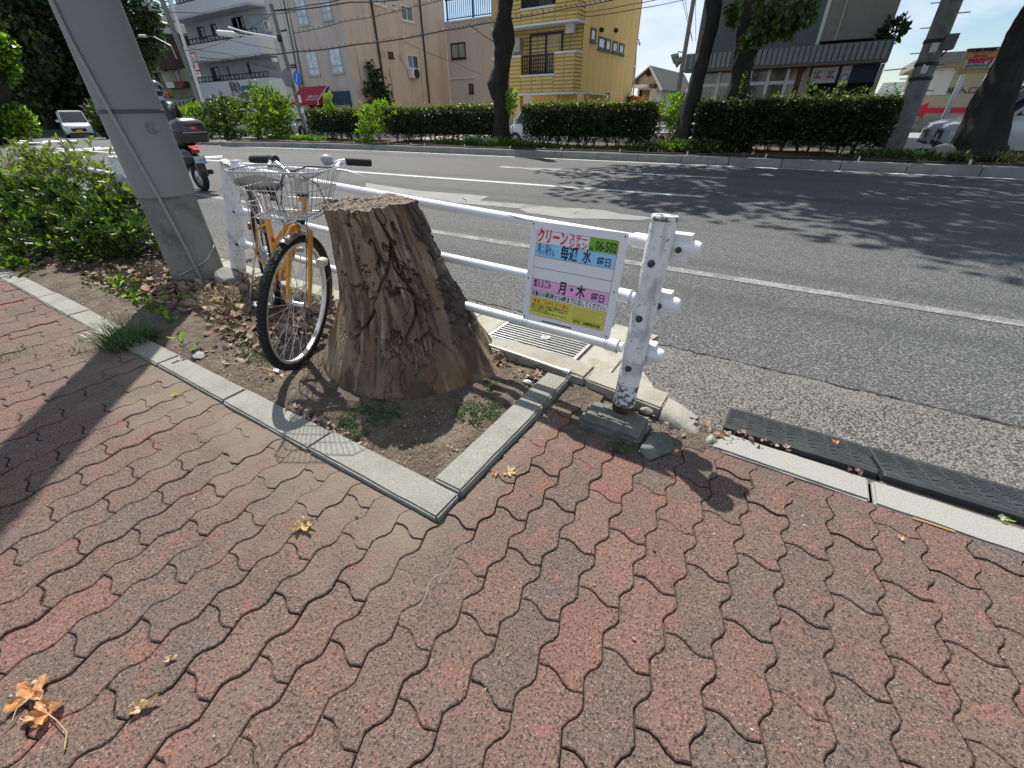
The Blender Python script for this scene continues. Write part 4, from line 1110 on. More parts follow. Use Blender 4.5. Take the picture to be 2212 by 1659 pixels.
# basket
bt, bb_ = .185, .130         # half widths top/bottom
def BK(a, f, u): return hb_c + HA * a + FW * (.055 + f) + UPW * u
zt_, zb_ = .048, -.137
def ringp(f):
    u = zb_ + (zt_ - zb_) * f; w_ = bb_ + (bt - bb_) * f; d0, d1 = .0, .185 + .065 * f
    return [(-w_, d0, u), (w_, d0, u), (w_, d1 - .04, u), (w_ - .04, d1, u), (-w_ + .04, d1, u), (-w_, d1 - .04, u), (-w_, d0, u)]
bs = thing('basket', '', '') if False else None
bkm = MB().tube([BK(*p) for p in ringp(1.0)], .0032, 6).build('basket', M_steel, bk, smooth=True)
def peri(f, t_):
    P_ = [Vector(BK(*p)) for p in ringp(f)]; Ls = [(P_[i + 1] - P_[i]).length for i in range(len(P_) - 1)]; tot = sum(Ls); d = t_ * tot
    for i, l in enumerate(Ls):
        if d <= l: return P_[i].lerp(P_[i + 1], d / l)
        d -= l
    return P_[-1]
for f in (.62, .30, .0):
    MB().tube([BK(*p) for p in ringp(f)], .0022 if f else .003, 5).build('basket_hoop', M_steel, bkm)
for k in range(52):
    a, b = peri(1.0, k / 52), peri(0.0, k / 52)
    MB().tube([a, b], .0014, 4, caps=False).build('basket_wire', M_steel, bkm)
for k in range(13):
    x_ = -bb_ + 2 * bb_ * (k + .5) / 13
    MB().tube([BK(x_, 0, zb_), BK(x_, .185, zb_)], .0014, 4, caps=False).build('basket_wire', M_steel, bkm)
for k in range(6):
    MB().tube([BK(-bb_, .03 * k + .015, zb_), BK(bb_, .03 * k + .015, zb_)], .0014, 4, caps=False).build('basket_wire', M_steel, bkm)
MB().cbox(BK(0, .0, -.04), (.075, .006, .05), M=Matrix((HA, FW, UPW)).transposed()).build('basket_bracket', M_chrome, bkm)
for s in (-1, 1): MB().tube([BK(s * .05, .05, zb_), WF((.03, .12, s * .060)), WF((0, 0, s * .06))], .003, 5).build('basket_stay', M_steel, bkm)
# front mudguard, brake, lamp
def guard(W, r0, a0, a1, w_, nm, m):
    g = MB(); n = 26; q = 5
    for i in range(n + 1):
        t_ = a0 + (a1 - a0) * i / n
        for k in range(q):
            s = -1 + 2 * k / (q - 1); rr_ = r0 - .012 * s * s
            g.v.append(tuple(W((rr_ * math.cos(t_), rr_ * math.sin(t_), s * w_))))
    for i in range(n):
        for k in range(q - 1): g.f.append((i * q + k, i * q + k + 1, (i + 1) * q + k + 1, (i + 1) * q + k)); g.m.append(0)
    return g.build(nm, m, bk, smooth=True)
M_guard = mat('brown_chrome', (.22, .17, .13), .3, .7, layers=[dict(s=30, lo=.5, hi=.7, c=(.09, .05, .03), a=.8)])
guard(WF, RW + .014, rad(74), rad(205), .027, 'front_mudguard', M_guard)
guard(WR_, RW + .014, rad(35), rad(215), .027, 'rear_mudguard', M_guard)
for s in (-1, 1):
    MB().tube([WF((0, 0, s * .058)), WF(((RW + .0) * math.cos(rad(172)), (RW) * math.sin(rad(172)), s * .024))], .002, 5).build('mudguard_stay', M_steel, bk)
    MB().tube([WR_((0, 0, s * .062)), WR_(((RW + .0) * math.cos(rad(165)), (RW) * math.sin(rad(165)), s * .024))], .002, 5).build('mudguard_stay', M_steel, bk)
MB().tube([crown + AXW * -.035 + FW * .02 - UPW * .05, crown + AXW * -.045 + FW * .035 + UPW * .0, crown + FW * .045 + UPW * .025, crown + AXW * .06 + FW * .04 + UPW * .0, crown + AXW * .10 + FW * .05 + UPW * .01], .006, 6).build('front_brake', M_alu, bk, smooth=True)
lamp = MB().lathe([(.0, .03), (.020, .028), (.024, .015), (.022, -.01), (.014, -.03), (0, -.034)], WF((-.10, .20, -.085)), FW, 14).build('head_lamp', mat('lamp_cream', (.62, .60, .50), .35), bk, smooth=True)
# crank, pedals, chain case, rack, stand, reflector
ck = MB(); ck.tube([bb + AXR * .045, bb + AXR * .055 - FR * .02 - UPR * .165], .008, 8); ck.tube([bb - AXR * .045, bb - AXR * .055 + FR * .02 + UPR * .165], .008, 8)
crk_ = ck.build('crank', M_steel, bk, smooth=True)
def pedal(c):
    p = MB(); Mx = Matrix((AXR, FR, UPR)).transposed()
    for f_ in (-.034, .034): p.cbox(c + FR * f_, (.085, .014, .022), M=Mx)
    for a_ in (-.036, .036): p.cbox(c + AXR * a_, (.012, .08, .018), M=Mx)
    p.tube([c - AXR * .05, c + AXR * .05], .008, 6); p.cbox(c, (.02, .05, .014), M=Mx)
    o = p.build('pedal', M_grey_pl, bk); MB().cbox(c + FR * .042, (.055, .003, .014), M=Mx).build('reflector', mat('amber', (.55, .14, .02), .3) if 'amber' not in bpy.data.materials else bpy.data.materials['amber'], o)
# the pedal seen left of the front wheel
pedal(bb + AXR * .105 - FR * .02 - UPR * .165)
pedal(bb - AXR * .105 + FR * .02 + UPR * .165)
cc = MB(); cc.lathe([(.08, -.012), (.085, -.004), (.085, .004), (.08, .012), (.0, .013)], bb + AXR * .04, AXR, 20); cc.build('chain_wheel', M_chrome, bk, smooth=True)
MB().tube([bb + AXR * .04 + UPR * .05, RR((.2, .05, .04)), RR((0, .045, .04))], .012, 6, flat=2).build('chain_case', M_grey_pl, bk, smooth=True)
rk = MB()
for s in (-.05, 0, .05): rk.tube([RR((.24, .385, s)), RR((-.12, .385, s))], .004, 6)
for f_ in (.24, .06, -.12): rk.tube([RR((f_, .385, -.05)), RR((f_, .385, .05))], .004, 6)
for s in (-1, 1): rk.tube([RR((-.02, .385, s * .05)), RR((0, 0, s * .065))], .004, 6)
rk.build('rear_rack', M_steel, bk, smooth=True)
MB().tube([RR((0, 0, .065)), RR((-.05, -.30, .14)), RR((.0, -.315, .15))], .006, 6).build('kickstand', M_steel, bk, smooth=True)
MB().lathe([(0, .008), (.022, .006), (.024, 0), (.02, -.012), (0, -.014)], RR((.10, .20, .075)), AXR, 14).build('bottle_dynamo', mat('brown_cap', (.20, .10, .06), .4), bk, smooth=True)
MB().cbox(bb + FR * .03 + UPR * .22, (.012, .05, .02), M=Matrix((AXR, FR, UPR)).transposed()).build('red_reflector', mat('red_plastic', (.5, .01, .01), .3), bk)
lk = MB(); ring = [RR((.16 + .05 * math.cos(2 * math.pi * k / 20), .31 + .085 * math.sin(2 * math.pi * k / 20), .03)) for k in range(21)]
lk.tube(ring, .006, 6); lk.build('cable_lock', M_black_rub, bk, smooth=True)
# ------------------------------------------------------------------ vegetation
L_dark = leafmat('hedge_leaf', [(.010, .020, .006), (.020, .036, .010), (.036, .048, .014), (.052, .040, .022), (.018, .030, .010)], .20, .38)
L_top = leafmat('hedge_new_leaf_glint', [(.13, .12, .04), (.21, .14, .09), (.08, .11, .03), (.26, .20, .14), (.05, .08, .02)], .30, .35)  # reddish new growth, its colours raised to paint in the hedge-top glints
L_mid = leafmat('green_leaf', [(.022, .058, .012), (.035, .080, .016), (.060, .105, .020), (.026, .050, .016)], .30, .35)
L_bright = leafmat('bright_leaf', [(.16, .26, .02), (.22, .30, .03), (.12, .22, .02), (.28, .33, .05)], .45, .45)
L_yel = leafmat('yellow_green_leaf', [(.14, .19, .02), (.10, .15, .02), (.19, .21, .035), (.07, .12, .018)], .4, .45)
L_tree = leafmat('tree_leaf', [(.014, .034, .008), (.024, .052, .010), (.040, .070, .014), (.009, .020, .006)], .25, .45)
L_plane = leafmat('plane_tree_leaf', [(.035, .075, .016), (.055, .105, .022), (.085, .13, .03)], .4, .45)
L_dry = leafmat('dry_leaf', [(.22, .135, .09), (.30, .20, .145), (.17, .095, .06), (.42, .34, .27), (.11, .058, .038), (.34, .27, .21)], .0, .8)
L_drybush = leafmat('dry_glare_leaf', [(.10, .13, .04), (.20, .20, .11), (.14, .12, .07), (.06, .09, .03), (.26, .25, .17)], .3, .35)  # dry variegated tones; sun glare is painted into the paler ones
L_clover = leafmat('ground_cover_leaf', [(.075, .115, .060), (.095, .14, .075), (.12, .16, .09), (.05, .085, .04)], .3, .6)
L_grass = leafmat('grass_blade', [(.06, .11, .025), (.09, .15, .035), (.04, .08, .02)], .35, .5)
L_straw = leafmat('dry_grass', [(.34, .25, .13), (.26, .18, .09), (.40, .32, .19)], .0, .8)
M_bark2 = mat('tree_bark', (.028, .024, .020), .95, layers=[dict(s=1, d=4, st=(14, 14, 2.2), lo=.45, hi=.62, c=(.022, .018, .016), a=.95), dict(s=2, lo=.5, hi=.7, c=(.055, .05, .042), a=.6)], bump=[(1, .09, (12, 12, 1.8), 4), (1, .03, (40, 40, 6), 3)])
M_twig = mat('twig', (.055, .04, .028), .9)
def blob_pts(c, r, n, seed=0, shell=.55, zcut=None):
    g = np.random.default_rng(seed); d = g.normal(size=(n, 3)); d /= np.linalg.norm(d, axis=1)[:, None]
    k = shell + (1 - shell) * g.random(n) ** .6
    P = np.array(c) + d * np.array(r) * k[:, None]
    return P, d
def bush(name, label, cat, blobs, n, size, mats, seed=1, group=None, up=.5, base=None, stems=6, shape='leaf', jit=.8, floor=0.0, length=1.7, topmat=None, shoots=0, sl=.3, per=12):
    """blobs: list of (centre, radii)"""
    c0 = np.mean([b[0] for b in blobs], 0); base = base or (float(c0[0]), float(c0[1]), floor)
    t = thing(name, label, cat, base, 0, group)
    Ps, Ns = [], []
    vol = np.array([b[1][0] * b[1][1] + b[1][1] * b[1][2] for b in blobs]); vol = vol / vol.sum()
    for i, (c, r) in enumerate(blobs):
        P, d = blob_pts(c, r, max(8, int(n * vol[i])), seed * 31 + i); Ps.append(P); Ns.append(d)
    P = np.concatenate(Ps); N = np.concatenate(Ns) + np.array([0, 0, up])
    k = P[:, 2] > floor + .01; P, N = P[k], N[k]
    if shoots:
        g = np.random.default_rng(seed + 5); idx = g.integers(0, len(P), shoots); B = P[idx]; D = N[idx] * .8 + g.normal(size=(shoots, 3)) * .35 + np.array([0, 0, .45]); D /= np.linalg.norm(D, axis=1)[:, None]
        Ln = sl * (.45 + .9 * g.random(shoots)); tt = np.tile(np.linspace(.1, 1, per), shoots); R_ = np.repeat(np.arange(shoots), per)
        P = B[R_] + D[R_] * (Ln[R_] * tt)[:, None] - np.array([0, 0, 1.]) * (Ln[R_] * tt ** 2 * .35)[:, None]; a_ = np.tile(np.arange(per) * 2.4, shoots) + R_
        s1 = np.cross(D, [0, 0, 1.]); s1 /= np.linalg.norm(s1, axis=1)[:, None] + 1e-6; s2 = np.cross(s1, D)
        N = s1[R_] * np.cos(a_)[:, None] + s2[R_] * np.sin(a_)[:, None] * .6 + D[R_] * .5 + np.array([0, 0, .25]); k = P[:, 2] > floor + .005; P, N = P[k], N[k]
        sm0 = MB(); o_ = np.array(base)
        for i in range(min(shoots, 260)): sm0.tube([Vector(B[i] - o_), Vector(B[i] + D[i] * Ln[i] * .9 - np.array([0, 0, Ln[i] * .28]) - o_)], [.0022 * sl / .3, .001 * sl / .3], 4, caps=False)
        sm0.build('shoots', M_twig, t, kind='stuff')
    g = np.random.default_rng(seed); sz = size * (.6 + .8 * g.random(len(P)))
    off = np.array(base)
    leaves('foliage', P - off, N, sz, mats, t, jit=jit, shape=shape, length=length)
    sm = MB(); r_ = random.Random(seed)
    for k in range(stems):
        b = blobs[r_.randrange(len(blobs))]
        e = Vector(b[0]) + Vector([r_.uniform(-.5, .5) * q for q in b[1]]); s = Vector((base[0] + r_.uniform(-.15, .15) * abs(b[1][0]) * 2, base[1] + r_.uniform(-.1, .1), floor))
        m = s.lerp(e, .5) + Vector((r_.uniform(-.1, .1), r_.uniform(-.1, .1), .05)) * b[1][2]
        rr_ = max(.004, b[1][2] * .022)
        sm.tube([s - Vector(base), m - Vector(base), e - Vector(base)], [rr_, rr_ * .7, rr_ * .3], 5)
    if stems: sm.build('stems', M_twig, t, smooth=True)
    return t
# ---- hedges
def hedge(u0, u1, vt0, vt1, Yf, depth, label, n, seed, z0=.15, gapb=.14):
    A, B = AY(u0, vt0, Yf), AY(u1, vt1, Yf)
    x0, x1 = A.x, B.x
    t = thing('hedge', label, 'hedge', ((x0 + x1) / 2, Yf + depth / 2, z0), 0, None)
    g = np.random.default_rng(seed)
    zt = lambda x: A.z + (B.z - A.z) * (x - x0) / (x1 - x0)
    off = np.array(t.location)
    # front, top, back, ends
    def put(m, kind):
        x = x0 + (x1 - x0) * g.random(m); y = Yf + depth * g.random(m); top = zt(x) + (fbm(x * 1.7, y * 1.5, x * 0, 3) - .5) * .16
        z = z0 + gapb + (top - z0 - gapb) * g.random(m) ** .85
        if kind == 'front': y = Yf + g.random(m) ** 2 * .25 + (fbm(x * 2, z * 2, x * 0, 3) - .5) * .22; N = np.tile([0, -1, .35], (m, 1))
        if kind == 'back': y = Yf + depth - g.random(m) * .2; N = np.tile([0, 1, .3], (m, 1))
        if kind == 'top': z = top - g.random(m) ** 2 * .18; N = np.tile([0, -.2, 1.], (m, 1))
        if kind == 'left': x = x0 + g.random(m) * .2; N = np.tile([-1, 0, .3], (m, 1))
        if kind == 'right': x = x1 - g.random(m) * .2; N = np.tile([1, 0, .3], (m, 1))
        if kind == 'in': N = g.normal(size=(m, 3))
        P = np.stack([x, y, z], -1)
        # ragged bottom edge
        keep = (z > z0 + gapb + .25 * g.random(m)) | (g.random(m) < .35)
        return P[keep], N[keep]
    P, N = zip(*[put(int(n * f), k) for k, f in (('front', .42), ('back', .08), ('left', .05), ('right', .06), ('in', .15))])
    P, N = np.concatenate(P), np.concatenate(N)
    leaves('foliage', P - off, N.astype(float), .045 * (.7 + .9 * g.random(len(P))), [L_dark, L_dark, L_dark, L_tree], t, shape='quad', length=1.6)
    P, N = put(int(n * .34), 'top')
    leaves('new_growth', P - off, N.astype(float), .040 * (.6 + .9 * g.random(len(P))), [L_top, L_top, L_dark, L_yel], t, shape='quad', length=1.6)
    # sprigs standing above the clipped top
    m = int(n * .02); x = x0 + (x1 - x0) * g.random(m); hh = g.random(m) ** 3 * .28; k = 6
    xx = np.repeat(x, k) + g.normal(size=m * k) * .02; tt = g.random(m * k); yy = np.repeat(Yf + depth * g.random(m), k) + g.normal(size=m * k) * .02
    P = np.stack([xx, yy, zt(xx) + np.repeat(hh, k) * tt], -1)
    leaves('sprigs', P - off, np.tile([0, 0, .8], (m * k, 1)), .035 * (.6 + .8 * g.random(m * k)), [L_top, L_yel], t, shape='quad')
    co = MB(); nn = max(6, int((x1 - x0) * 3.2)); r_ = random.Random(seed)
    for i in range(nn):
        sx = x0 + (x1 - x0) * (i + .5) / nn + r_.uniform(-.1, .1); sy = Yf + depth * r_.uniform(.35, .65)
        for q in range(4):
            e = Vector((sx + r_.uniform(-.35, .35), sy + r_.uniform(-.3, .3), z0 + (zt(sx) - z0) * r_.uniform(.6, .9))); s = Vector((sx + r_.uniform(-.04, .04), sy, z0 - .06))
            co.tube([s - Vector(off), (s.lerp(e, .5) + Vector((r_.uniform(-.08, .08), 0, .02))) - Vector(off), e - Vector(off)], [.016, .011, .005], 5)
    co.build('stems', M_twig, t, smooth=True)
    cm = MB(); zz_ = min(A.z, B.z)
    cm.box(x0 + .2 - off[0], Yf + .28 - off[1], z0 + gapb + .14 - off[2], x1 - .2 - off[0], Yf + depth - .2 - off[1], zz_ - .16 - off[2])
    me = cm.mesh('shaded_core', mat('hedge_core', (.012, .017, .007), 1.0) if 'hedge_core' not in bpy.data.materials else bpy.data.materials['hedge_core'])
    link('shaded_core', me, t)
    return t
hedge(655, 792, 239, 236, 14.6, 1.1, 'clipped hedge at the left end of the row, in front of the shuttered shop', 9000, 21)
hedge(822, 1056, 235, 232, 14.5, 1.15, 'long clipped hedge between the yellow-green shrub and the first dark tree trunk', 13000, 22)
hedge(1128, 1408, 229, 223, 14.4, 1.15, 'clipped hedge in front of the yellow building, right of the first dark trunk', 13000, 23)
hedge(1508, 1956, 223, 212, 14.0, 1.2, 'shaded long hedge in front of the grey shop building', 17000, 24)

# ---- tree trunks
def trunk(mb_pts, Y, n=22, seed=0, lump=.06):
    P, Rr = [], []
    for (u, v, w) in mb_pts:
        c = AY(u, v, Y); a = AY(u - w, v, Y); b = AY(u + w, v, Y); P.append(c); Rr.append(abs(b.x - a.x) / 2 * .93)
    # densify
    Q, S = [], []
    for i in range(len(P) - 1):
        m = 10
        for k in range(m):
            t_ = k / m; Q.append(P[i].lerp(P[i + 1], t_)); S.append(Rr[i] * (1 - t_) + Rr[i + 1] * t_)
    Q.append(P[-1]); S.append(Rr[-1])
    nv = len(Q); V = np.zeros((nv, n, 3))
    for i, (q, s) in enumerate(zip(Q, S)):
        for k in range(n):
            w = 2 * math.pi * k / n; V[i, k] = (q.x + math.cos(w) * s, q.y + math.sin(w) * s, q.z)
    nz = (fbm(V[..., 0] * 3, V[..., 1] * 3, V[..., 2] * 1.6 + seed, 4) - .5) * lump * 4 + (fbm(V[..., 0] * 18, V[..., 1] * 18, V[..., 2] * 3, 3) - .5) * .05
    C = np.array([tuple(q) for q in Q])[:, None, :]; d = V - C; d[..., 2] = 0; L = np.linalg.norm(d, axis=2, keepdims=True)
    return V + d / L * nz[..., None], Q
def tree(pts, Y, label, clumps, leafn, size, mats, seed, lump=.06, extra=None, limbs=()):
    b = AY(pts[0][0], pts[0][1], Y); base = Vector((b.x, Y, .1))
    t = thing('street_tree', label, 'tree', base)
    V, Q = trunk(pts, Y, 28, seed, lump)
    V = V - np.array(base)
    link('trunk', grid_mesh('trunk', V, 28, V.shape[0], M_bark2, closed_u=True), t)
    top = Q[-1]; r_ = random.Random(seed)
    lm = MB()
    for c, r in clumps[::3]:
        e = Vector(c); s = top - Vector((0, 0, r_.uniform(.2, 1.5)))
        lm.tube([s - base, s.lerp(e, .5) + Vector((0, 0, -.3)) - base, e - base], [.12, .08, .03], 6)
    if clumps: lm.build('limbs', M_bark2, t, smooth=True)
    Ps, Ns = [], []
    for i, (c, r) in enumerate(clumps):
        P, d = blob_pts(c, (r, r, r * .7), leafn, seed * 100 + i, .35); Ps.append(P); Ns.append(d)
    if Ps:
        P, N = np.concatenate(Ps), np.concatenate(Ns); g = np.random.default_rng(seed)
        leaves('crown', P - np.array(base), N + [0, 0, -.2], size * (.7 + .6 * g.random(len(P))), mats, t, shape='quad', length=1.2)
    return t
def crown(c, R, n, seed, rmin=.6, rmax=1.2, zlo=None):
    r_ = random.Random(seed); out = []
    while len(out) < n:
        p = Vector([r_.uniform(-1, 1) for _ in range(3)])
        if p.length > 1: continue
        q = Vector((c[0] + p.x * R[0], c[1] + p.y * R[1], c[2] + p.z * R[2]))
        out.append((tuple(q), r_.uniform(rmin, rmax)))
    return out
tree([(1085, 322, 27), (1083, 300, 22), (1081, 270, 17), (1084, 220, 17), (1077, 182, 20), (1083, 140, 17), (1089, 100, 17), (1086, 72, 21), (1092, 20, 16), (1095, -40, 15), (1098, -160, 12)], 14.9,
     'dark knobbly pollarded trunk left of the yellow building', [], 0, .2, L_plane, 41, .055)
tree([(1470, 315, 34), (1478, 290, 24), (1489, 240, 18), (1507, 170, 17), (1522, 116, 16.5), (1536, 50, 16), (1543, 0, 16), (1562, -90, 16), (1580, -260, 15)], 14.6,
     'slender leaning tree trunk at the left corner of the grey building', crown((-6.6, 13.6, 8.2), (2.4, 3.0, 1.9), 36, 5), 110, .20, L_plane, 42, .04)
cl3 = crown((-1.2, 13.4, 8.6), (4.6, 4.0, 2.2), 84, 6)
hang = []
for (u, v, r) in [(1650, 5, .35), (1665, 25, .3), (1690, 10, .42), (1745, 8, .3), (1715, 35, .25), (1655, 40, .2), (1720, 12, .38), (1740, 28, .25), (1665, 55, .28), (1700, 45, .3), (1640, 62, .22), (1612, 88, .12), (1640, 80, .16), (1680, 62, .16), (1705, 62, .12), (1580, 20, .14), (1585, 40, .1)]:
    hang.append((tuple(AY(u, v, 14.0)), r * .8))
tree([(1588, 322, 40), (1592, 280, 32), (1594, 213, 28), (1600, 160, 26), (1604, 130, 26), (1614, 100, 28), (1618, 70, 28), (1626, 0, 29), (1636, -90, 26), (1640, -260, 22)], 14.9,
     'thick dark tree trunk with green leaves hanging over the grey shop front', cl3, 110, .20, L_plane, 43, .05)
P, N = zip(*[blob_pts(c, (r, r, r * 1.2), 52, 900 + i, .1) for i, (c, r) in enumerate(hang)])
tt = [o for o in bpy.data.objects if o.get('label', '').startswith('thick dark tree trunk')][0]
P = np.concatenate(P); N = np.concatenate(N)
leaves('low_branches', P - np.array(tt.location), N + [0, 0, -1.4], .10 * (.7 + .6 * np.random.default_rng(1).random(len(P))), L_plane, tt, shape='leaf', length=1.5)
tree([(2108, 335, 80), (2112, 312, 64), (2124, 270, 54), (2137, 231, 50), (2153, 197, 47), (2172, 162, 45), (2207, 93, 42), (2262, 0, 42), (2330, -110, 40)], 14.4,
     'massive leaning tree trunk at the right edge, beside the parked silver car', crown((5.4, 13.0, 7.8), (4.6, 4.2, 2.2), 84, 7), 110, .20, L_plane, 44, .05)
rock('stone', (AY(2050, 300, 14.0).x, 14.0, .28), (.26, .2, .22), M_grey_con, 'grey boulder at the foot of the massive leaning trunk', 'stone', 15)

# ---- shrubs in the planting strip
def B3(u, v, Y, r): return (tuple(AY(u, v, Y)), r if isinstance(r, tuple) else (r, r, r))
bush('shrub', 'yellow-green shrub growing between the two left hedges', 'shrub', [B3(806, 262, 14.3, (.5, .4, .55)), B3(800, 285, 14.2, (.45, .35, .35)), B3(820, 245, 14.3, (.35, .3, .3)), B3(835, 243, 14.4, (.3, .3, .2))], 1200, .045, [L_bright, L_bright, L_yel], 3, floor=.12, up=.6, shoots=220, sl=.4, per=13, jit=.5)
bush('shrub', 'tall narrow yellow-green shoot in front of the red awning', 'shrub', [B3(707, 222, 14.6, (.13, .12, .35)), B3(712, 235, 14.6, (.22, .15, .3)), B3(712, 208, 14.6, (.1, .1, .15))], 420, .05, [L_bright], 4, floor=.12, up=1.)
bush('shrub', 'yellow-green sapling right of the first dark trunk', 'shrub', [B3(1106, 215, 14.8, (.2, .2, .3)), B3(1104, 232, 14.8, (.15, .15, .25))], 260, .06, [L_bright], 5, floor=.12, up=1.)
bush('shrub', 'small yellow-green tree beside the leaning slender trunk', 'shrub', [B3(1452, 232, 14.9, (.32, .3, .32)), B3(1458, 250, 14.9, (.3, .25, .25)), B3(1455, 266, 14.9, (.15, .15, .3))], 420, .065, [L_bright, L_yel], 6, floor=.12, up=.6, stems=3)
bush('shrub', 'broad green shrub at the left end of the planting strip', 'shrub', [B3(485, 255, 14.2, (1.1, .8, .75)), B3(460, 275, 13.9, (1.4, .7, .6)), B3(510, 240, 14.6, (.7, .6, .6)), B3(455, 295, 13.5, (1.6, .5, .4)), B3(520, 280, 14.0, (.9, .6, .6))], 3000, .065, [L_mid, L_mid, L_yel, L_tree], 7, floor=.05, up=.5, shoots=560, sl=.55, per=14, jit=.5)
bush('shrub', 'tall bright green shrub in front of the blue-grey apartment block', 'shrub', [B3(590, 232, 14.8, (.75, .6, .55)), B3(570, 225, 14.8, (.35, .3, .5)), B3(596, 255, 14.5, (.8, .6, .6)), B3(575, 285, 14.3, (.9, .6, .45)), B3(560, 215, 14.9, (.2, .2, .45))], 2500, .06, [L_yel, L_mid, L_bright], 8, floor=.1, up=.5, shoots=480, sl=.6, per=14, jit=.5)
bush('shrub', 'feathery yellow-green bush beside the leaning no-entry sign pole', 'shrub', [B3(412, 262, 16.5, (1.4, .9, .8)), B3(400, 275, 15.5, (1.5, .8, .5)), B3(425, 245, 17.0, (.7, .6, .6))], 3600, .06, [L_bright, L_yel], 9, floor=.0, up=1.6, length=3.0)
for i, (u, v, Y, w, h, n, ms) in enumerate([(640, 292, 13.75, 1.6, .25, 2600, [L_bright, L_grass]), (592, 296, 13.8, 1.4, .2, 1400, [L_yel, L_grass]), (1010, 290, 13.8, .8, .42, 900, [L_mid, L_clover]), (1050, 292, 13.75, .7, .35, 800, [L_mid, L_clover]), (1095, 296, 13.7, .9, .32, 900, [L_yel, L_mid]), (1140, 300, 13.7, 1.0, .2, 800, [L_mid, L_grass]), (1425, 305, 13.8, 1.4, .3, 1500, [L_yel, L_mid]), (1465, 305, 13.9, .9, .4, 900, [L_mid, L_yel]), (1505, 310, 13.7, 1.0, .45, 1100, [L_mid, L_dark, L_yel]), (960, 300, 13.8, 1.0, .25, 600, [L_mid, L_dark]), (1990, 325, 13.6, 1.6, .22, 1200, [L_grass, L_mid]), (2180, 325, 13.7, 1.6, .2, 900, [L_yel, L_straw]), (770, 298, 13.9, .8, .15, 400, [L_yel, L_grass]), (1250, 312, 13.75, 2.2, .10, 260, [L_mid, L_grass])]):
    c = AY(u, v, Y); g = np.random.default_rng(60 + i); m = n
    P = np.stack([c.x + g.normal(size=m) * w * .38, Y + .18 + np.abs(g.normal(size=m)) * .22, .12 + g.random(m) ** 1.3 * h * .55 * (.4 + 1.2 * fbm(np.linspace(0, 9, m), np.zeros(m) + i, np.zeros(m), 2))], -1)
    k = P[:, 1] > np.array([pl_at(float(x)) for x in P[:, 0]]) + .2; P = P[k]
    leaves('roadside_weeds', P, np.tile([0, -.15, 1.], (len(P), 1)), .035 * (.6 + .8 * g.random(len(P))), ms, None, shape='quad', jit=.5, length=2.6, kind='stuff')
# sprigs standing above hedge D and ivy
for (u, v, u2, v2, lab) in [(1602, 200, 1612, 158, 'thin leafy sprig rising against the thick dark trunk'), (1778, 215, 1742, 172, 'left leafy sprig rising above the shaded hedge'), (1795, 215, 1822, 180, 'right leafy sprig rising above the shaded hedge')]:
    a, b = AY(u, v, 14.4), AY(u2, v2, 14.4); g = np.random.default_rng(int(u)); m = 90; tt_ = g.random(m)[:, None]
    P = np.array(a) * (1 - tt_) + np.array(b) * tt_ + g.normal(size=(m, 3)) * .03
    t = thing('sprig', lab, 'sprig', a); t.location.z = 1.2
    leaves('leaves', P - np.array(t.location), np.tile([0, -.3, .6], (m, 1)), .045 * (.6 + .8 * g.random(m)), [L_mid, L_yel], t, shape='leaf')
    MB().tube([Vector((0, 0, 0)), b - Vector(t.location)], [.008, .003], 5).build('stem', M_twig, t)
# black irrigation hose along the far curb with its clips
hs = MB(); pts = []
x = -23.6
while x < 12: pts.append(Vector((x, pl_at(x) + .20 + .02 * math.sin(x * 1.3), .118 + .01 * math.sin(x * 2.1)))); x += .3
hs.tube(pts, .021, 7).build('irrigation_hose', M_black_rub, smooth=True, label='long black irrigation hose lying on top of the far curb', cat='hose')
hose = bpy.data.objects['irrigation_hose']
x = -20
while x < 11:
    MB().cbox((x, pl_at(x) + .19, .135), (.035, .06, .09)).build('hose_clip', mat('clip_grey', (.5, .5, .5), .5) if 'clip_grey' not in bpy.data.materials else bpy.data.materials['clip_grey'], hose); x += 1.9

# ---- left shrub close to the camera
def BG(u, v, d, r):
    """point on the pixel ray at horizontal distance d"""
    w = ray(u, v); h = math.hypot(w[0], w[1]); t = d / h
    return ((w[0] * t, w[1] * t, EYE + w[2] * t), r if isinstance(r, tuple) else (r, r, r))
bush('shrub', 'large leafy green shrub filling the left end of the planter', 'shrub',
     [BG(265, 470, 5.5, (.34, .26, .16)), BG(190, 440, 6.2, (.40, .30, .18)), BG(95, 470, 6.4, (.55, .30, .20)), BG(300, 520, 5.2, (.26, .20, .14)), BG(215, 530, 5.5, (.36, .24, .14)), BG(100, 550, 5.8, (.42, .26, .12)), BG(10, 440, 7.2, (.6, .3, .18)), BG(322, 560, 5.0, (.16, .14, .08)), BG(150, 500, 6.0, (.4, .25, .18)), BG(20, 520, 6.3, (.5, .3, .2)), BG(240, 500, 5.4, (.3, .2, .14)), BG(330, 500, 5.2, (.12, .12, .10))],
     900, .026, [L_mid, L_mid, L_mid, L_tree, L_yel], 11, floor=.0, up=.3, stems=30, length=2.2, jit=.35, shoots=720, sl=.22, per=13)
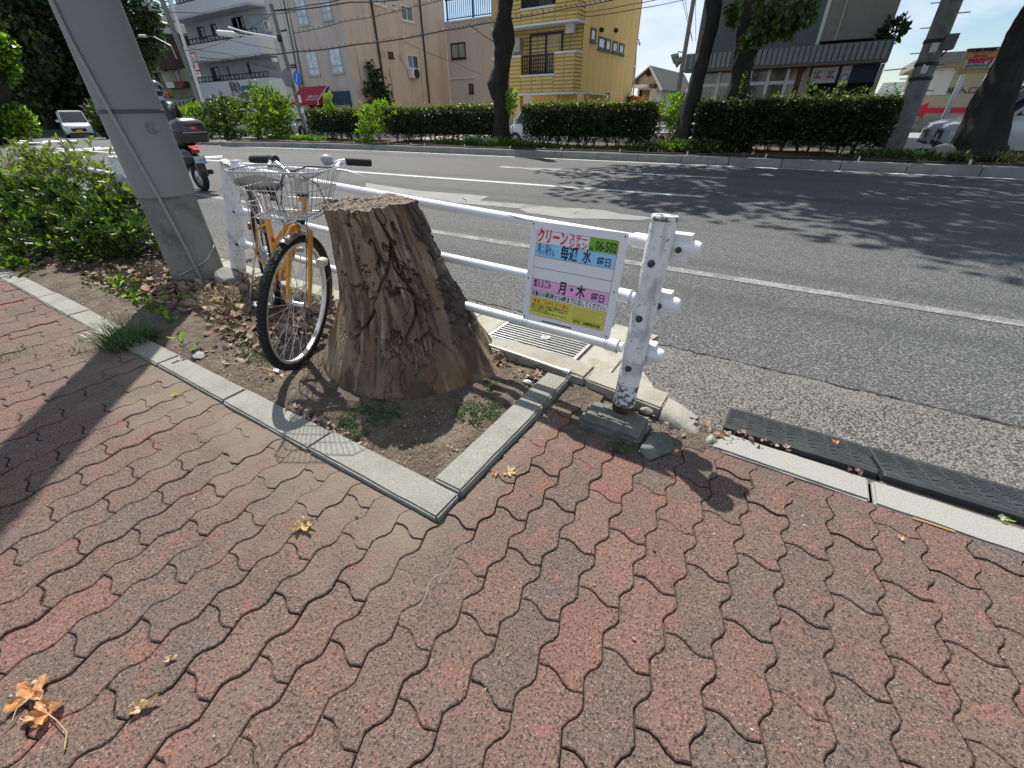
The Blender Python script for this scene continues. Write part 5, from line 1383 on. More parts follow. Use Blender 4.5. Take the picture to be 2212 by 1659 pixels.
bush('shrub', 'dry variegated shrub with sun glare in its leaf colours, behind the left guard rail', 'shrub',
     [BG(105, 380, 7.8, (.5, .25, .15)), BG(40, 385, 8.6, (.6, .3, .15)), BG(185, 365, 7.2, (.34, .25, .14)), BG(205, 395, 6.8, (.22, .2, .16)), BG(285, 420, 6.0, (.12, .14, .14)), BG(300, 450, 5.8, (.10, .1, .10)), BG(55, 362, 9.2, (.5, .25, .12)), BG(150, 400, 7.3, (.4, .25, .16)), BG(130, 355, 7.6, (.3, .2, .12)), BG(70, 420, 7.8, (.5, .2, .14))],
     900, .028, [L_drybush, L_drybush, L_yel], 12, floor=.0, up=.3, stems=26, length=2.4, jit=.5, shoots=230, sl=.30, per=10)
# grass tuft on the kerb
def tuft(name, label, cat, c, n, h, spread, mats, seed, lean=.5, kind=None, w=.004):
    g = np.random.default_rng(seed); V, F = [], []
    for i in range(n):
        a = g.random() * 6.283; r0 = g.random() ** .6 * spread * .45; b = np.array([c[0] + math.cos(a) * r0, c[1] + math.sin(a) * r0, c[2]])
        a2 = a + g.normal() * .6; L = h * (.45 + .75 * g.random()); ln = lean * (.3 + g.random()); d = np.array([math.cos(a2), math.sin(a2), 0]); s = np.array([-d[1], d[0], 0]) * w * (.6 + .6 * g.random())
        o = len(V)
        for t_ in (0, .35, .7, 1.0):
            p = b + d * L * ln * t_ ** 1.6 + np.array([0, 0, L * (t_ - .45 * ln * t_ ** 2)]); V += [p - s * (1 - t_ * .9), p + s * (1 - t_ * .9)]
        F += [(o, o + 1, o + 3, o + 2), (o + 2, o + 3, o + 5, o + 4), (o + 4, o + 5, o + 7, o + 6)]
    me = bpy.data.meshes.new(name); set_mesh(me, np.array(V) - np.array(c), np.array(F))
    for m_ in mats: me.materials.append(m_)
    me.polygons.foreach_set('material_index', np.repeat(g.integers(0, len(mats), n), 3).astype(np.int32)); me.update()
    return link(name, me, None, c, label, cat, kind=kind)
gc = G(278, 738, .01)
tuft('grass_tuft', 'tuft of long green grass growing over the planter kerb joint', 'grass', (gc.x, gc.y, .0), 420, .16, .30, [L_grass, L_grass, L_mid], 1, .9, w=.0030)
for (u, v, n, h, s) in [(160, 752, 60, .04, .25), (20, 768, 60, .03, .25), (240, 700, 50, .06, .2), (350, 765, 20, .03, .1)]:
    q = G(u, v, 0); tuft('pavement_grass', None, None, (q.x, q.y, .0), n, h, s, [L_grass, L_straw], u, .9, 'stuff', .0025)
for (u, v, n, h, s) in [(475, 660, 120, .16, .30), (520, 670, 120, .18, .25), (440, 655, 90, .12, .25), (555, 640, 100, .20, .2), (590, 660, 80, .14, .25), (500, 700, 70, .10, .3), (655, 650, 80, .16, .25)]:
    q = G(u, v, 0); tuft('dry_grass', None, None, (q.x, q.y, .0), n, h, s, [L_straw, L_straw, L_grass], u, 1.1, 'stuff', .0016)
# seedlings
def sprout(u, v, h, n, sz, mats, label, seed, lean=(0, 0), z=.01, jit=.5, length=2.0):
    q = G(u, v, 0); g = np.random.default_rng(seed); t = thing('seedling', label, 'weed', (q.x, q.y, z))
    tt_ = np.linspace(.15, 1, n); P = np.stack([lean[0] * tt_, lean[1] * tt_, h * tt_], -1); a = g.random(n) * 6.28
    N = np.stack([np.cos(a), np.sin(a), np.full(n, .5)], -1)
    leaves('leaves', P, N, sz * (.6 + .7 * g.random(n)), mats, t, jit=.25, length=length)
    MB().tube([(0, 0, -.01), (lean[0], lean[1], h)], [.0022, .001], 5).build('stem', L_grass, t)
sprout(528, 765, .13, 9, .014, [L_clover, L_mid], 'green seedling with narrow leaves left of the front wheel', 1, (-.02, 0), length=4.0)
sprout(510, 735, .08, 6, .014, [L_clover], 'smaller narrow-leaved seedling behind the other, left of the front wheel', 2, (-.03, .01), length=4.0)
sprout(420, 772, .12, 10, .022, [L_bright, L_mid], 'yellow-green sprig leaning over the kerb beside the loose brick', 3, (-.05, -.02))
sprout(702, 745, .10, 10, .022, [L_mid], 'small green sprig behind the lower right of the front wheel', 4, (.0, -.02))
sprout(716, 668, .13, 12, .022, [L_mid, L_yel], 'green weed between the front wheel and the stump', 5, (.0, .02))
sprout(1060, 850, .06, 9, .020, [L_clover, L_mid], 'pale green weed at the right foot of the stump', 6, (.0, .0))
sprout(545, 520, .25, 16, .03, [L_mid], 'green weed climbing the left guard rail post behind the bicycle', 7, (.02, 0), z=.35)
# trailing vine on the kerb
g = np.random.default_rng(5); pts = [(240, 600), (265, 620), (300, 648), (330, 665), (370, 690), (395, 640), (300, 615), (345, 640), (440, 622)]
t = thing('trailing_vine', 'trailing green vine spilling over the kerb below the big pole', 'vine', G(320, 650, 0))
P = []
for a, b in zip(pts[:5], pts[1:5]):
    for k in range(34):
        f = g.random(); q = G(a[0] + (b[0] - a[0]) * f + g.normal() * 10, a[1] + (b[1] - a[1]) * f + g.normal() * 7, .03 + g.random() * .06); P.append(q)
for a in pts[5:]:
    for k in range(12): P.append(G(a[0] + g.normal() * 16, a[1] + g.normal() * 8, .02 + g.random() * .05))
P = np.array([tuple(q) for q in P]); leaves('leaves', P - np.array(t.location), np.tile([0, 0, .6], (len(P), 1)), .024 * (.6 + .7 * g.random(len(P))), [L_mid, L_yel, L_bright], t)
MB().tube([Vector(G(u, v, .03)) - Vector(t.location) for u, v in pts[:5]], .003, 5).build('stem', L_straw, t)
# low ground cover round the stump
def cover(name, poly, n, sz, mats, seed, z=.006, hh=.02):
    g = np.random.default_rng(seed); P = []
    xs_ = [p[0] for p in poly]; ys_ = [p[1] for p in poly]
    def inside(x, y):
        r = False
        for i in range(len(poly)):
            a, b = poly[i], poly[i - 1]
            if (a[1] > y) != (b[1] > y) and x < (b[0] - a[0]) * (y - a[1]) / (b[1] - a[1]) + a[0]: r = not r
        return r
    while len(P) < n:
        u, v = g.uniform(min(xs_), max(xs_)), g.uniform(min(ys_), max(ys_))
        if inside(u, v) and (vnoise(np.array([u / 14.]), np.array([v / 9.]), np.array([0.]))[0] > .32):
            q = G(u, v, z + g.random() * hh); P.append(tuple(q))
    P = np.array(P); leaves(name, P, np.tile([0, 0, .9], (n, 1)), sz * (.6 + .8 * g.random(n)), mats, None, kind='stuff', jit=.7, length=1.25)
cover('ground_cover', [(725, 925), (745, 880), (790, 868), (830, 862), (872, 880), (866, 905), (800, 935), (760, 955)], 1100, .008, [L_clover], 1, hh=.010)
cover('ground_cover', [(975, 890), (1000, 868), (1050, 850), (1085, 875), (1080, 905), (1030, 918), (990, 905)], 750, .008, [L_clover], 2, hh=.010)
cover('ground_cover', [(1305, 958), (1340, 950), (1380, 965), (1360, 976), (1320, 972)], 220, .008, [L_clover], 3, hh=.01)
cover('ground_cover', [(560, 735), (600, 760), (620, 800), (560, 790), (500, 770)], 260, .008, [L_clover], 4, hh=.01)
cover('ground_cover', [(300, 560), (360, 555), (400, 600), (250, 640), (170, 612), (200, 575)], 500, .016, [L_mid, L_tree], 6, hh=.06)

# ---- fallen dry leaves on the planter soil
def litter(n, poly, sz, seed, name='leaf_litter', hh=.02, mats=None, jit=1.1):
    g = np.random.default_rng(seed); P = []
    x0, y0, x1, y1 = poly
    P = np.stack([g.uniform(x0, x1, n), g.uniform(y0, y1, n), .012 + g.random(n) * hh], -1)
    k = fbm(P[:, 0] * 3 + seed, P[:, 1] * 4, P[:, 0] * 0, 3) > .44; P = P[k]; m = len(P)
    a = g.random(m) * 6.28; N = np.stack([np.cos(a), np.sin(a), g.normal(size=m) * .25], -1)
    leaves(name, P, N, sz * (.5 + g.random(m)), mats or [L_dry], None, kind='stuff', jit=.25, length=1.35)
litter(4200, (-5.6, .98, -2.25, 1.64), .032, 1)
litter(1200, (-4.6, 1.05, -2.3, 1.62), .045, 15, hh=.035)
litter(900, (-8.5, .80, -5.2, 1.62), .035, 2)
litter(260, (-2.6, .80, -1.9, 1.62), .022, 3)
litter(200, (-1.25, 1.50, -.82, 1.64), .020, 4)
litter(220, (-2.3, .76, -.85, 1.1), .008, 8, hh=.005)
litter(90, (-1.1, 1.60, -.2, 1.65), .016, 5)
litter(60, (-.30, 1.46, -.0, 1.60), .016, 6, hh=.01)
litter(300, (.0, 1.555, 2.3, 1.60), .012, 7, hh=.006)
litter(90, (-1.65, .74, -.85, .78), .016, 11, hh=.008)
litter(2600, (-24, 13.7, 12, 15.2), .07, 9, 'strip_leaf_litter', hh=.12)
# crumbs and grit on soil and pavers
def grit(name, n, box, smin, smax, cols, seed, z=.001, dens=None):
    g = np.random.default_rng(seed); V, F = [], []
    P = np.stack([g.uniform(box[0], box[2], n), g.uniform(box[1], box[3], n)], -1)
    S = smin + (smax - smin) * g.random(n) ** 3
    o = np.array([[1, 0, 0], [-.5, .87, 0], [-.5, -.87, 0], [0, 0, 1.1]]); a = g.random(n) * 6.28
    R = np.stack([np.stack([np.cos(a), -np.sin(a), a * 0], -1), np.stack([np.sin(a), np.cos(a), a * 0], -1), np.stack([a * 0, a * 0, a * 0 + .8], -1)], 1)
    V = np.einsum('nij,kj->nki', R, o) * S[:, None, None] * (1 + .4 * g.normal(size=(n, 4, 1)) * .5)
    V[..., :2] += P[:, None]; V[..., 2] += z
    b = np.arange(n)[:, None] * 4; F = np.concatenate([b + [[0, 1, 3]], b + [[1, 2, 3]], b + [[2, 0, 3]]], 0)
    me = bpy.data.meshes.new(name); set_mesh(me, V.reshape(-1, 3), F); me.materials.append(mat(name, cols[0], .9, rndcol=cols)); me.update()
    return link(name, me, kind='stuff')
grit('soil_crumbs', 9000, (-5, .75, -.82, 1.64), .0015, .008, [(.10, .07, .05), (.20, .16, .12), (.30, .26, .21), (.06, .045, .035)], 1, z=.006)
grit('pavement_grit', 900, (-4, -.4, 2.2, 1.4), .0008, .0045, [(.35, .33, .30), (.12, .11, .10), (.5, .48, .44), (.2, .15, .12)], 2)
grit('kerb_debris', 900, (-.69, .7, -.60, 1.58), .001, .007, [(.12, .09, .07), (.30, .27, .22), (.2, .15, .11)], 3)
grit('dust_crumbs', 2200, (-2.6, .38, -.72, .62), .0008, .0035, [(.20, .16, .12), (.12, .09, .07), (.30, .26, .21)], 4)
# ------------------------------------------------------------------ buildings
def streak(name, c, c2, c3=None, s=.5, rough=.9):
    return mat(name, c, rough, layers=[dict(s=1, d=4, st=(1.3, 1.3, .16), lo=.45, hi=.68, c=c2, a=.75), dict(s=1, d=3, st=(5, 5, .5), lo=.55, hi=.72, c=c3 or c2, a=.5), dict(s=s, lo=.5, hi=.75, c=c2, a=.4)], bump=[(14, .01)])
Wpink = streak('pink_render', (.52, .445, .40), (.41, .33, .285), (.31, .245, .21))
Wbeige = streak('beige_render', (.50, .455, .42), (.43, .38, .35))
Wyel = streak('yellow_siding', (.80, .57, .20), (.74, .52, .18), rough=.7)
Wyelb = mat('yellow_brick_cladding', (.40, .275, .095), .8, rndcol=[(.66, .47, .17), (.70, .50, .18), (.63, .45, .16)], layers=[dict(s=9, lo=.5, hi=.7, c=(.58, .41, .15), a=.5)])
Wblue = streak('blue_grey_render', (.42, .45, .49), (.34, .37, .41), (.28, .31, .35))
Wgrey = mat('grey_tile', (.125, .14, .145), .6, layers=[dict(s=6, lo=.4, hi=.7, c=(.10, .115, .12), a=.8), dict(s=14, k='cell', lo=.2, hi=.9, c=(.16, .175, .18), a=.5)], bump=[(14, .01, None, 2, 'edge')])
Wbrown = streak('dark_brown_siding', (.060, .035, .028), (.04, .025, .02))
Wteal = streak('grey_green_wall', (.13, .15, .15), (.10, .12, .12))
Wtan = streak('tan_wall', (.40, .36, .27), (.33, .29, .22))
Wwhite = streak('white_render', (.62, .62, .60), (.48, .48, .46))
Mglass = mat('dark_glass', (.035, .045, .05), .08, spec=.8, layers=[dict(s=1.3, lo=.45, hi=.6, c=(.10, .12, .13), a=.8)])
Mcurt = mat('curtained_glass', (.42, .46, .48), .15, spec=.8, layers=[dict(s=2.2, lo=.45, hi=.55, c=(.60, .66, .70), a=.8)])
Mgcurt = mat('green_curtained_glass', (.20, .25, .23), .15, spec=.8, layers=[dict(s=1, d=2, st=(9, 9, .3), lo=.4, hi=.6, c=(.28, .33, .30), a=.8)])
Malframe = mat('aluminium_frame', (.38, .39, .39), .5, .3)
Mwfr = mat('white_frame', (.60, .61, .60), .5)
Mdkfr = mat('dark_frame', (.025, .022, .022), .5)
Mwtrim = mat('white_trim', (.68, .68, .67), .6)
Mnavy = mat('navy_panel', (.022, .045, .085), .6)
Mshut = mat('steel_shutter', (.26, .33, .40), .5, layers=[dict(s=3, lo=.5, hi=.7, c=(.20, .26, .32), a=.6)])
Mcrim = mat('crimson_awning', (.30, .012, .035), .7)
PLY = lambda Y: ('y', Y)
PLX = lambda X: ('x', X)
def W2(pl, p):
    q = AY(p[0], p[1], pl[1]) if pl[0] == 'y' else AX(p[0], p[1], pl[1])
    return (q.x, q.z) if pl[0] == 'y' else (q.y, q.z)
def bbox(t, name, pl, a0, z0, a1, z1, o0, o1, m, parent=None, mb=None):
    a0, a1 = min(a0, a1), max(a0, a1); z0, z1 = min(z0, z1), max(z0, z1); L = t.location
    M_ = mb or MB()
    if pl[0] == 'y': M_.box(a0 - L.x, pl[1] - o1 - L.y, z0 - L.z, a1 - L.x, pl[1] - o0 - L.y, z1 - L.z)
    else: M_.box(pl[1] + o0 - L.x, a0 - L.y, z0 - L.z, pl[1] + o1 - L.x, a1 - L.y, z1 - L.z)
    if mb is None: return M_.build(name, m, parent or t)
def bpx(t, name, pl, p0, p1, o0, o1, m, parent=None):
    (a0, z1), (a1, z0) = W2(pl, p0), W2(pl, p1); return bbox(t, name, pl, a0, z0, a1, z1, o0, o1, m, parent)
def window(t, pl, p0, p1, glass=None, frame=None, nv=2, tr=None, f=.05, sill=True, name='window', proud=.035):
    (a0, z1), (a1, z0) = W2(pl, p0), W2(pl, p1); a0, a1 = min(a0, a1), max(a0, a1)
    frame = frame or Malframe; glass = glass or Mglass
    fr = MB()
    bbox(t, '', pl, a0, z0, a0 + f, z1, -.02, proud, None, mb=fr); bbox(t, '', pl, a1 - f, z0, a1, z1, -.02, proud, None, mb=fr)
    bbox(t, '', pl, a0 + f, z1 - f, a1 - f, z1, -.02, proud - .002, None, mb=fr); bbox(t, '', pl, a0 + f, z0, a1 - f, z0 + f, -.02, proud - .002, None, mb=fr)
    for k in range(1, nv):
        c = a0 + (a1 - a0) * k / nv; bbox(t, '', pl, c - f * .5, z0 + f, c + f * .5, z1 - f, -.02, proud - .012, None, mb=fr)
    if tr: zt = z0 + (z1 - z0) * tr; bbox(t, '', pl, a0 + f, zt - f * .6, a1 - f, zt + f * .6, -.02, proud - .006, None, mb=fr)
    w = fr.build(name, frame, t)
    for k in range(nv):
        b0 = a0 + (a1 - a0) * k / nv + f * .5; b1 = a0 + (a1 - a0) * (k + 1) / nv - f * .5
        g_ = glass[k % len(glass)] if isinstance(glass, list) else glass
        bbox(t, 'pane', pl, b0, z0 + f * .5, b1, z1 - f * .5, -.01, .012 + .004 * (k % 2), g_, w)
    if sill: bbox(t, 'sill', pl, a0 - .04, z0 - .06, a1 + .04, z0 - .002, 0, proud + .05, frame, w)
    return w
def pipe(t, pts, r, m, name='downpipe', parent=None):
    L = Vector(t.location); return MB().tube([Vector(p) - L for p in pts], r, 7).build(name, m, parent or t, smooth=True)
def onp(pl, p, o=0):
    a, z = W2(pl, p); return Vector((a, pl[1] - o, z)) if pl[0] == 'y' else Vector((pl[1] + o, a, z))
RY_ = Matrix(((1, 0, 0), (0, 0, -1), (0, 1, 0)))       # lettering facing -Y

# ---- pink building
YP = 23.0; FP = PLY(YP)
xc_ = AY(754, 124, YP).x; xl_ = AY(644, 110, YP).x
SPk = PLX(xc_); yb_ = AX(966, 115, xc_).y
t = thing('apartment_building', 'pinkish-beige rendered building with a red awning and blue shutter', 'building', ((xl_ + xc_) / 2, YP, 0))
bbox(t, 'walls', FP, xl_, -.15, xc_, 15.5, -(yb_ - YP), 0, Wpink)
for a, b in [((660, 455), (805, 655)), ((862, 420), (1008, 636)), ((560, -45), (706, 213)), ((778, -62), (912, 170))]:
    window(t, FP, zb(*a), zb(*b), Mcurt, Malframe, 2, .30, .06)
for a, b, g_, nv in [((1490, 35), (1612, 197), Mglass, 2), ((1548, 470), (1658, 605), [mat('blue_curtain_glass', (.10, .22, .35), .2, spec=.8), Mglass], 2), ((1385, 448), (1438, 508), Mglass, 1), ((1250, -25), (1310, 40), Mglass, 2), ((1325, -5), (1375, 62), Mglass, 2), ((1410, 18), (1462, 82), Mglass, 2)]:
    window(t, SPk, zb(*a), zb(*b), g_, Mwfr if nv == 2 else Mdkfr, nv, None, .07)
for a, b in [((1318, 442), (1370, 500)), ((1476, 466), (1514, 520))]: bpx(t, 'blanked_window', SPk, zb(*a), zb(*b), 0, .03, Wtan)
for k, (a, b) in enumerate([((1232, -10), (1352, 765)), ((1656, -10), (1746, 900))]):
    pipe(t, [onp(SPk, zb(*a), .08), onp(SPk, zb(*b), .08)], .06, Mdkfr)
Mpalepipe = mat('pale_pipe', (.52, .46, .38), .6)
pipe(t, [onp(FP, zb(1098, 400), .05), onp(SPk, zb(1130, 560), .06), onp(SPk, zb(1170, 770), .06)], .04, Mpalepipe, 'conduit')
pipe(t, [onp(SPk, zb(1400, 600), .05), onp(SPk, zb(1425, 750), .05), onp(SPk, zb(1438, 900), .05)], .04, Mpalepipe, 'conduit')
pipe(t, [onp(SPk, zb(1655, 420), .05), onp(SPk, zb(1680, 680), .05), onp(SPk, zb(1705, 900), .05)], .04, Mpalepipe, 'conduit')
pipe(t, [onp(SPk, zb(1480, 475), .05), onp(SPk, zb(1530, 560), .05), onp(SPk, zb(1562, 620), .2)], .035, Mpalepipe, 'conduit')
ac = bpx(t, 'air_conditioner', SPk, zb(1558, 612), zb(1632, 684), .05, .45, Mwtrim)
c_ = onp(SPk, zb(1600, 645), .455) - Vector(t.location)
MB().lathe([(.30, 0), (.30, .01), (.24, .012), (.08, .02), (0, .02)], c_, (1, 0, 0), 20).build('fan_grille', Mdkfr, ac)
# awning and shutter
A0, A1 = AY(*zb(628, 762), YP), AY(*zb(868, 742), YP); B0, B1 = AY(*zb(620, 918), YP - 1.1), AY(*zb(832, 902), YP - 1.1)
L = Vector(t.location)
zt1, zb1 = (A0.z + A1.z) / 2, B0.z
v_ = [Vector((A0.x, YP, zt1)), Vector((A1.x, YP, zt1)), Vector((A1.x, YP - 1.1, zb1 + .22)), Vector((A0.x, YP - 1.1, zb1 + .22)), Vector((A1.x, YP - 1.1, zb1)), Vector((A0.x, YP - 1.1, zb1)), Vector((A1.x, YP, zb1)), Vector((A0.x, YP, zb1))]
aw = MB().add([q - L for q in v_], [(0, 1, 2, 3), (3, 2, 4, 5), (1, 6, 4, 2), (0, 3, 5, 7)]).build('awning', Mcrim, t)
nrm = Vector((0, -(zt1 - zb1 - .22), -1.1)).normalized()
sl_up = Vector((0, 1.1, zt1 - zb1 - .22)).normalized(); Rsl = Matrix((Vector((1, 0, 0)), sl_up, Vector((1, 0, 0)).cross(sl_up))).transposed()
bpos = Vector((A1.x - 1.35, YP - 1.1, zb1 + .22)) - L
text('喫茶ぷらむ', .26, Mwtrim, aw, bpos + sl_up * .30 + Rsl @ Vector((0, 0, .012)), Rsl, 1.1, ext=.002)
text('COFFEE & LUNCH', .14, Mwtrim, aw, bpos + sl_up * .08 + Rsl @ Vector((0, 0, .012)), Rsl, 1.1, ext=.002)
pipe(t, [v_[1] + Vector((.02, -.02, .02)), v_[2] + Vector((.02, 0, .02)), v_[4] + Vector((.02, 0, 0))], .03, Mwtrim, 'awning_trim', aw)
s0, s1 = W2(FP, zb(880, 800)), W2(FP, zb(1084, 965))
sh = bbox(t, 'shutter_box', FP, s0[0], s0[1] - .75, s1[0], s0[1], 0, .12, Mnavy)
bbox(t, 'shutter_frame', FP, s0[0] - .0, .0, s0[0] + .12, s0[1] - .752, 0, .10, Mnavy, sh); bbox(t, 'shutter_frame', FP, s1[0] - .12, 0, s1[0], s0[1] - .752, 0, .10, Mnavy, sh)
z = .0
while z < s0[1] - .80:
    m_ = MB(); bbox(t, '', FP, s0[0] + .125, z, s1[0] - .125, z + .10, 0, .045, None, mb=m_); m_.build('shutter_slat', Mshut, sh); z += .115
bpx(t, 'shop_opening', FP, zb(690, 905), zb(860, 1000), 0, .02, M_dark)
bpx(t, 'wall_plate', FP, zb(630, 935), zb(685, 990), 0, .05, Wtan)
# ivy on the side wall
g = np.random.default_rng(31); P = []
for (x_, y_, rx, ry, n_) in [(1210, 575, 28, 40, 60), (1245, 650, 45, 50, 130), (1230, 730, 45, 50, 110), (1290, 770, 65, 60, 190), (1330, 850, 70, 60, 220), (1200, 800, 55, 40, 80), (1280, 900, 90, 45, 200)]:
    for k in range(n_):
        q = onp(SPk, zb(x_ + g.normal() * rx * .5, y_ + g.normal() * ry * .5), .08 + abs(g.normal()) * .25); P.append(tuple(q))
iv = thing('climbing_plant', 'dark green creeper climbing the side wall of the pinkish building', 'climbing plant', onp(SPk, zb(1300, 940), .1))
P = np.array(P); leaves('leaves', P - np.array(iv.location), np.tile([1., -.6, -.2], (len(P), 1)), .17 * (.6 + .8 * g.random(len(P))), [L_tree, L_mid, L_dark], iv, shape='quad', length=1.2)
MB().tube([Vector((0, 0, 0)), onp(SPk, zb(1240, 700), .1) - Vector(iv.location), onp(SPk, zb(1200, 560), .1) - Vector(iv.location)], .03, 5).build('stem', M_twig, iv)

# ---- beige house with roof railing, behind
YB = yb_ - .02; FB = PLY(YB); xr_ = AY(1125, 80, YB).x
t = thing('apartment_building', 'plain beige building with a blue roof-terrace railing, behind the dark knobbly trunk', 'building', ((xc_ + xr_) / 2, YB, 0))
zr_ = (W2(FB, zb(1900, 212))[1] + W2(FB, zb(2180, 158))[1]) / 2
bbox(t, 'walls', FB, xc_ + .02, -.15, xr_, zr_, -9, 0, Wbeige)
bbox(t, 'parapet', FB, xc_ + .02, zr_ + .002, xr_ + .1, zr_ + .10, -.3, .08, Wwhite)
window(t, FB, zb(1935, 378), zb(2070, 508), Mgcurt, Mdkfr, 2, None, .10)
window(t, FB, zb(2092, 730), zb(2138, 812), Mglass, Mdkfr, 1, None, .08)
window(t, FB, zc(5, 375), zc(78, 500), Mgcurt, Mdkfr, 1, None, .08) if False else None
bbox(t, 'ledge', FB, xc_ + .1, W2(FB, zb(2050, 680))[1] - .05, xr_ - 4.0, W2(FB, zb(2050, 680))[1] + .05, 0, .08, Wwhite)
bbox(t, 'wall_joint', FB, W2(FB, zc(292, 500))[0], 0, W2(FB, zc(292, 500))[0] + .05, 6.2, 0, .02, Wpink)
Mrail = mat('blue_railing', (.02, .045, .11), .5)
rl = bbox(t, 'railing', FB, xc_ + .1, zr_ + 1.28, xr_, zr_ + 1.36, -.12, -.04, Mrail); bbox(t, 'bottom_rail', FB, xc_ + .1, zr_ + .20, xr_, zr_ + .25, -.12, -.04, Mrail, rl)
bx_ = xc_ + .3; bal = MB().box(-.022, -.022, 0, .022, .022, 1.05).mesh('baluster', mat('pale_blue_bars', (.18, .30, .45), .5))
while bx_ < xr_ - .1:
    o = link('baluster', bal, rl); o.location = (bx_ - t.location.x, YB + .08 - t.location.y, zr_ + .25); bx_ += .19
for bx_ in np.arange(xc_ + .2, xr_, 2.4): bbox(t, 'railing_post', FB, bx_, zr_ + .1, bx_ + .08, zr_ + 1.28, -.14, -.02, Mrail, rl)
pipe(t, [onp(FB, zc(312, 240), .1), onp(FB, zc(318, 310), .1), onp(FB, zc(352, 355), .1)], .08, Wwhite, 'duct')

# ---- yellow building
YY = 22.6; F1 = PLY(YY); xs_ = AY(*zc(1030, 480), YY).x; S1 = PLX(xs_); y2_ = AX(*zc(1093, 480), xs_).y; F2 = PLY(y2_)
xl_ = AY(*zc(440, 500), YY).x - .9
zs0 = (AY(*zc(700, 810), YY).z + AY(*zc(1010, 793), YY).z) / 2; zs3 = AY(*zc(1050, 158), YY).z
t = thing('apartment_building', 'yellow brick-clad building on pillars with a black balcony railing', 'building', ((xl_ + xs_) / 2, YY, 0))
yE = AX(*zc(1525, 800), xs_).y; yE2 = AX(*zc(1540, 450), xs_).y; yE3 = AX(*zc(1590, 150), xs_).y
bbox(t, 'core', F2, xl_ + .02, zs0, xs_ - .05, 12.5, -(yE - y2_ - .02), -.05, Wyel)
bbox(t, 'ground_floor_block', F2, xl_ + .02, -.1, xs_ - .06, zs0 - .002, -(yE - y2_ - .04), -(AX(*zc(1278, 840), xs_).y - y2_), Wyel)
z1_ = AX(*zc(1530, 565), xs_).z; z2_ = AX(*zc(1560, 350), xs_).z
# side wall of vertical panels
yy0 = YY + .0; k = 0; W_p = .78
ys = y2_ + .004; slab_bottom = zs0 + .02
gar_y = AX(*zc(1278, 840), xs_).y
while ys < yE3 - .05:
    e = min(ys + W_p, yE3); top = 12.5
    z0_ = -.1 if ys > gar_y - .2 else slab_bottom
    if ys > yE - .1: z0_ = z1_ if ys < yE2 else z2_
    if ys > yE2 - .1 and ys > yE: z0_ = z2_
    bbox(t, 'side_panel', S1, ys + .012, z0_, e - .012, top, -.04, .0, Wyel); ys = e
bbox(t, 'backing', S1, y2_ + .02, slab_bottom, yE - .02, 12.5, -.06, -.02, mat('yellow_joint', (.30, .20, .07), .9))
bbox(t, 'trim', S1, yE - .06, z1_ - .08, yE2, z1_, -.3, .03, Mwtrim); bbox(t, 'trim', S1, yE2 - .06, z2_ - .08, yE3, z2_, -.3, .03, Mwtrim)
bbox(t, 'base_trim', S1, YY, zs0 - .07, gar_y, zs0 - .002, -.25, .04, Mwtrim)
# brick-clad balcony fronts
zpt = AY(*zc(960, 462), YY).z; zpt2 = AY(*zc(500, 505), YY).z; zop = AY(*zc(700, 665), YY).z
xo0, xo1 = AY(*zc(558, 560), YY).x, AY(*zc(845, 560), YY).x
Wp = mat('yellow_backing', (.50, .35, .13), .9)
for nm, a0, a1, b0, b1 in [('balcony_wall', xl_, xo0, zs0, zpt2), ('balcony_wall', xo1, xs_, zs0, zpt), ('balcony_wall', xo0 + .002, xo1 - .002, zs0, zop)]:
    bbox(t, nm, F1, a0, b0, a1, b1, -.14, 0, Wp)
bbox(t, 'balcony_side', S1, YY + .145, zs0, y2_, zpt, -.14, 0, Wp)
bbox(t, 'balcony_floor', F1, xl_, zs0 - .10, xs_ + .03, zs0 - .002, -(y2_ - YY + .3), .03, Mwtrim)
for a0, a1, zz in [(xl_, xo0, zpt2), (xo1, xs_ + .04, zpt)]: bbox(t, 'coping', F1, a0, zz + .002, a1, zz + .09, -.18, .05, Mwtrim)
bbox(t, 'coping', F1, xo0 - .03, zop + .002, xo1 + .03, zop + .08, -.18, .05, Mwtrim); bbox(t, 'coping', S1, YY + .19, zpt + .002, y2_, zpt + .09, -.18, .04, Mwtrim)
# third-floor balcony above
z3o = AY(*zc(705, 78), YY).z; x3a, x3b = AY(*zc(556, 40), YY).x, AY(*zc(858, 20), YY).x
for a0, a1, b0, b1 in [(xl_, x3a, zs3, z3o + 1.0), (x3b, xs_, zs3, z3o + 1.0), (x3a + .002, x3b - .002, zs3, z3o)]: bbox(t, 'balcony_wall', F1, a0, b0, a1, b1, -.14, 0, Wp)
bbox(t, 'balcony_side', S1, YY + .145, zs3, y2_, z3o + 1.0, -.14, 0, Wp)
bbox(t, 'balcony_soffit', F1, xl_, zs3 - .09, xs_ + .03, zs3 - .002, -(y2_ - YY + .3), .05, Mwtrim)
bbox(t, 'coping', F1, x3a - .03, z3o + .002, x3b + .03, z3o + .08, -.18, .05, Mwtrim)
def railing(a0, a1, z0, z1, n):
    r_ = bbox(t, 'railing', F1, a0, z1 - .06, a1, z1, -.10, -.04, Mdkfr)
    bbox(t, 'bottom_rail', F1, a0, z0 + .06, a1, z0 + .10, -.10, -.04, Mdkfr, r_)
    m_ = MB().box(-.022, -.022, 0, .022, .022, z1 - z0 - .17).mesh('baluster', Mdkfr)
    for k in range(n + 1):
        o = link('baluster', m_, r_); o.location = (a0 + (a1 - a0) * k / n - t.location.x, YY + .07 - t.location.y, z0 + .105)
railing(xo0 + .03, xo1 - .03, zop, zpt + .05, 14); railing(x3a + .03, x3b - .03, z3o, z3o + 1.05, 18)
bw, bh = .62, .155; bme = {}
nb = 0; rest = MB()
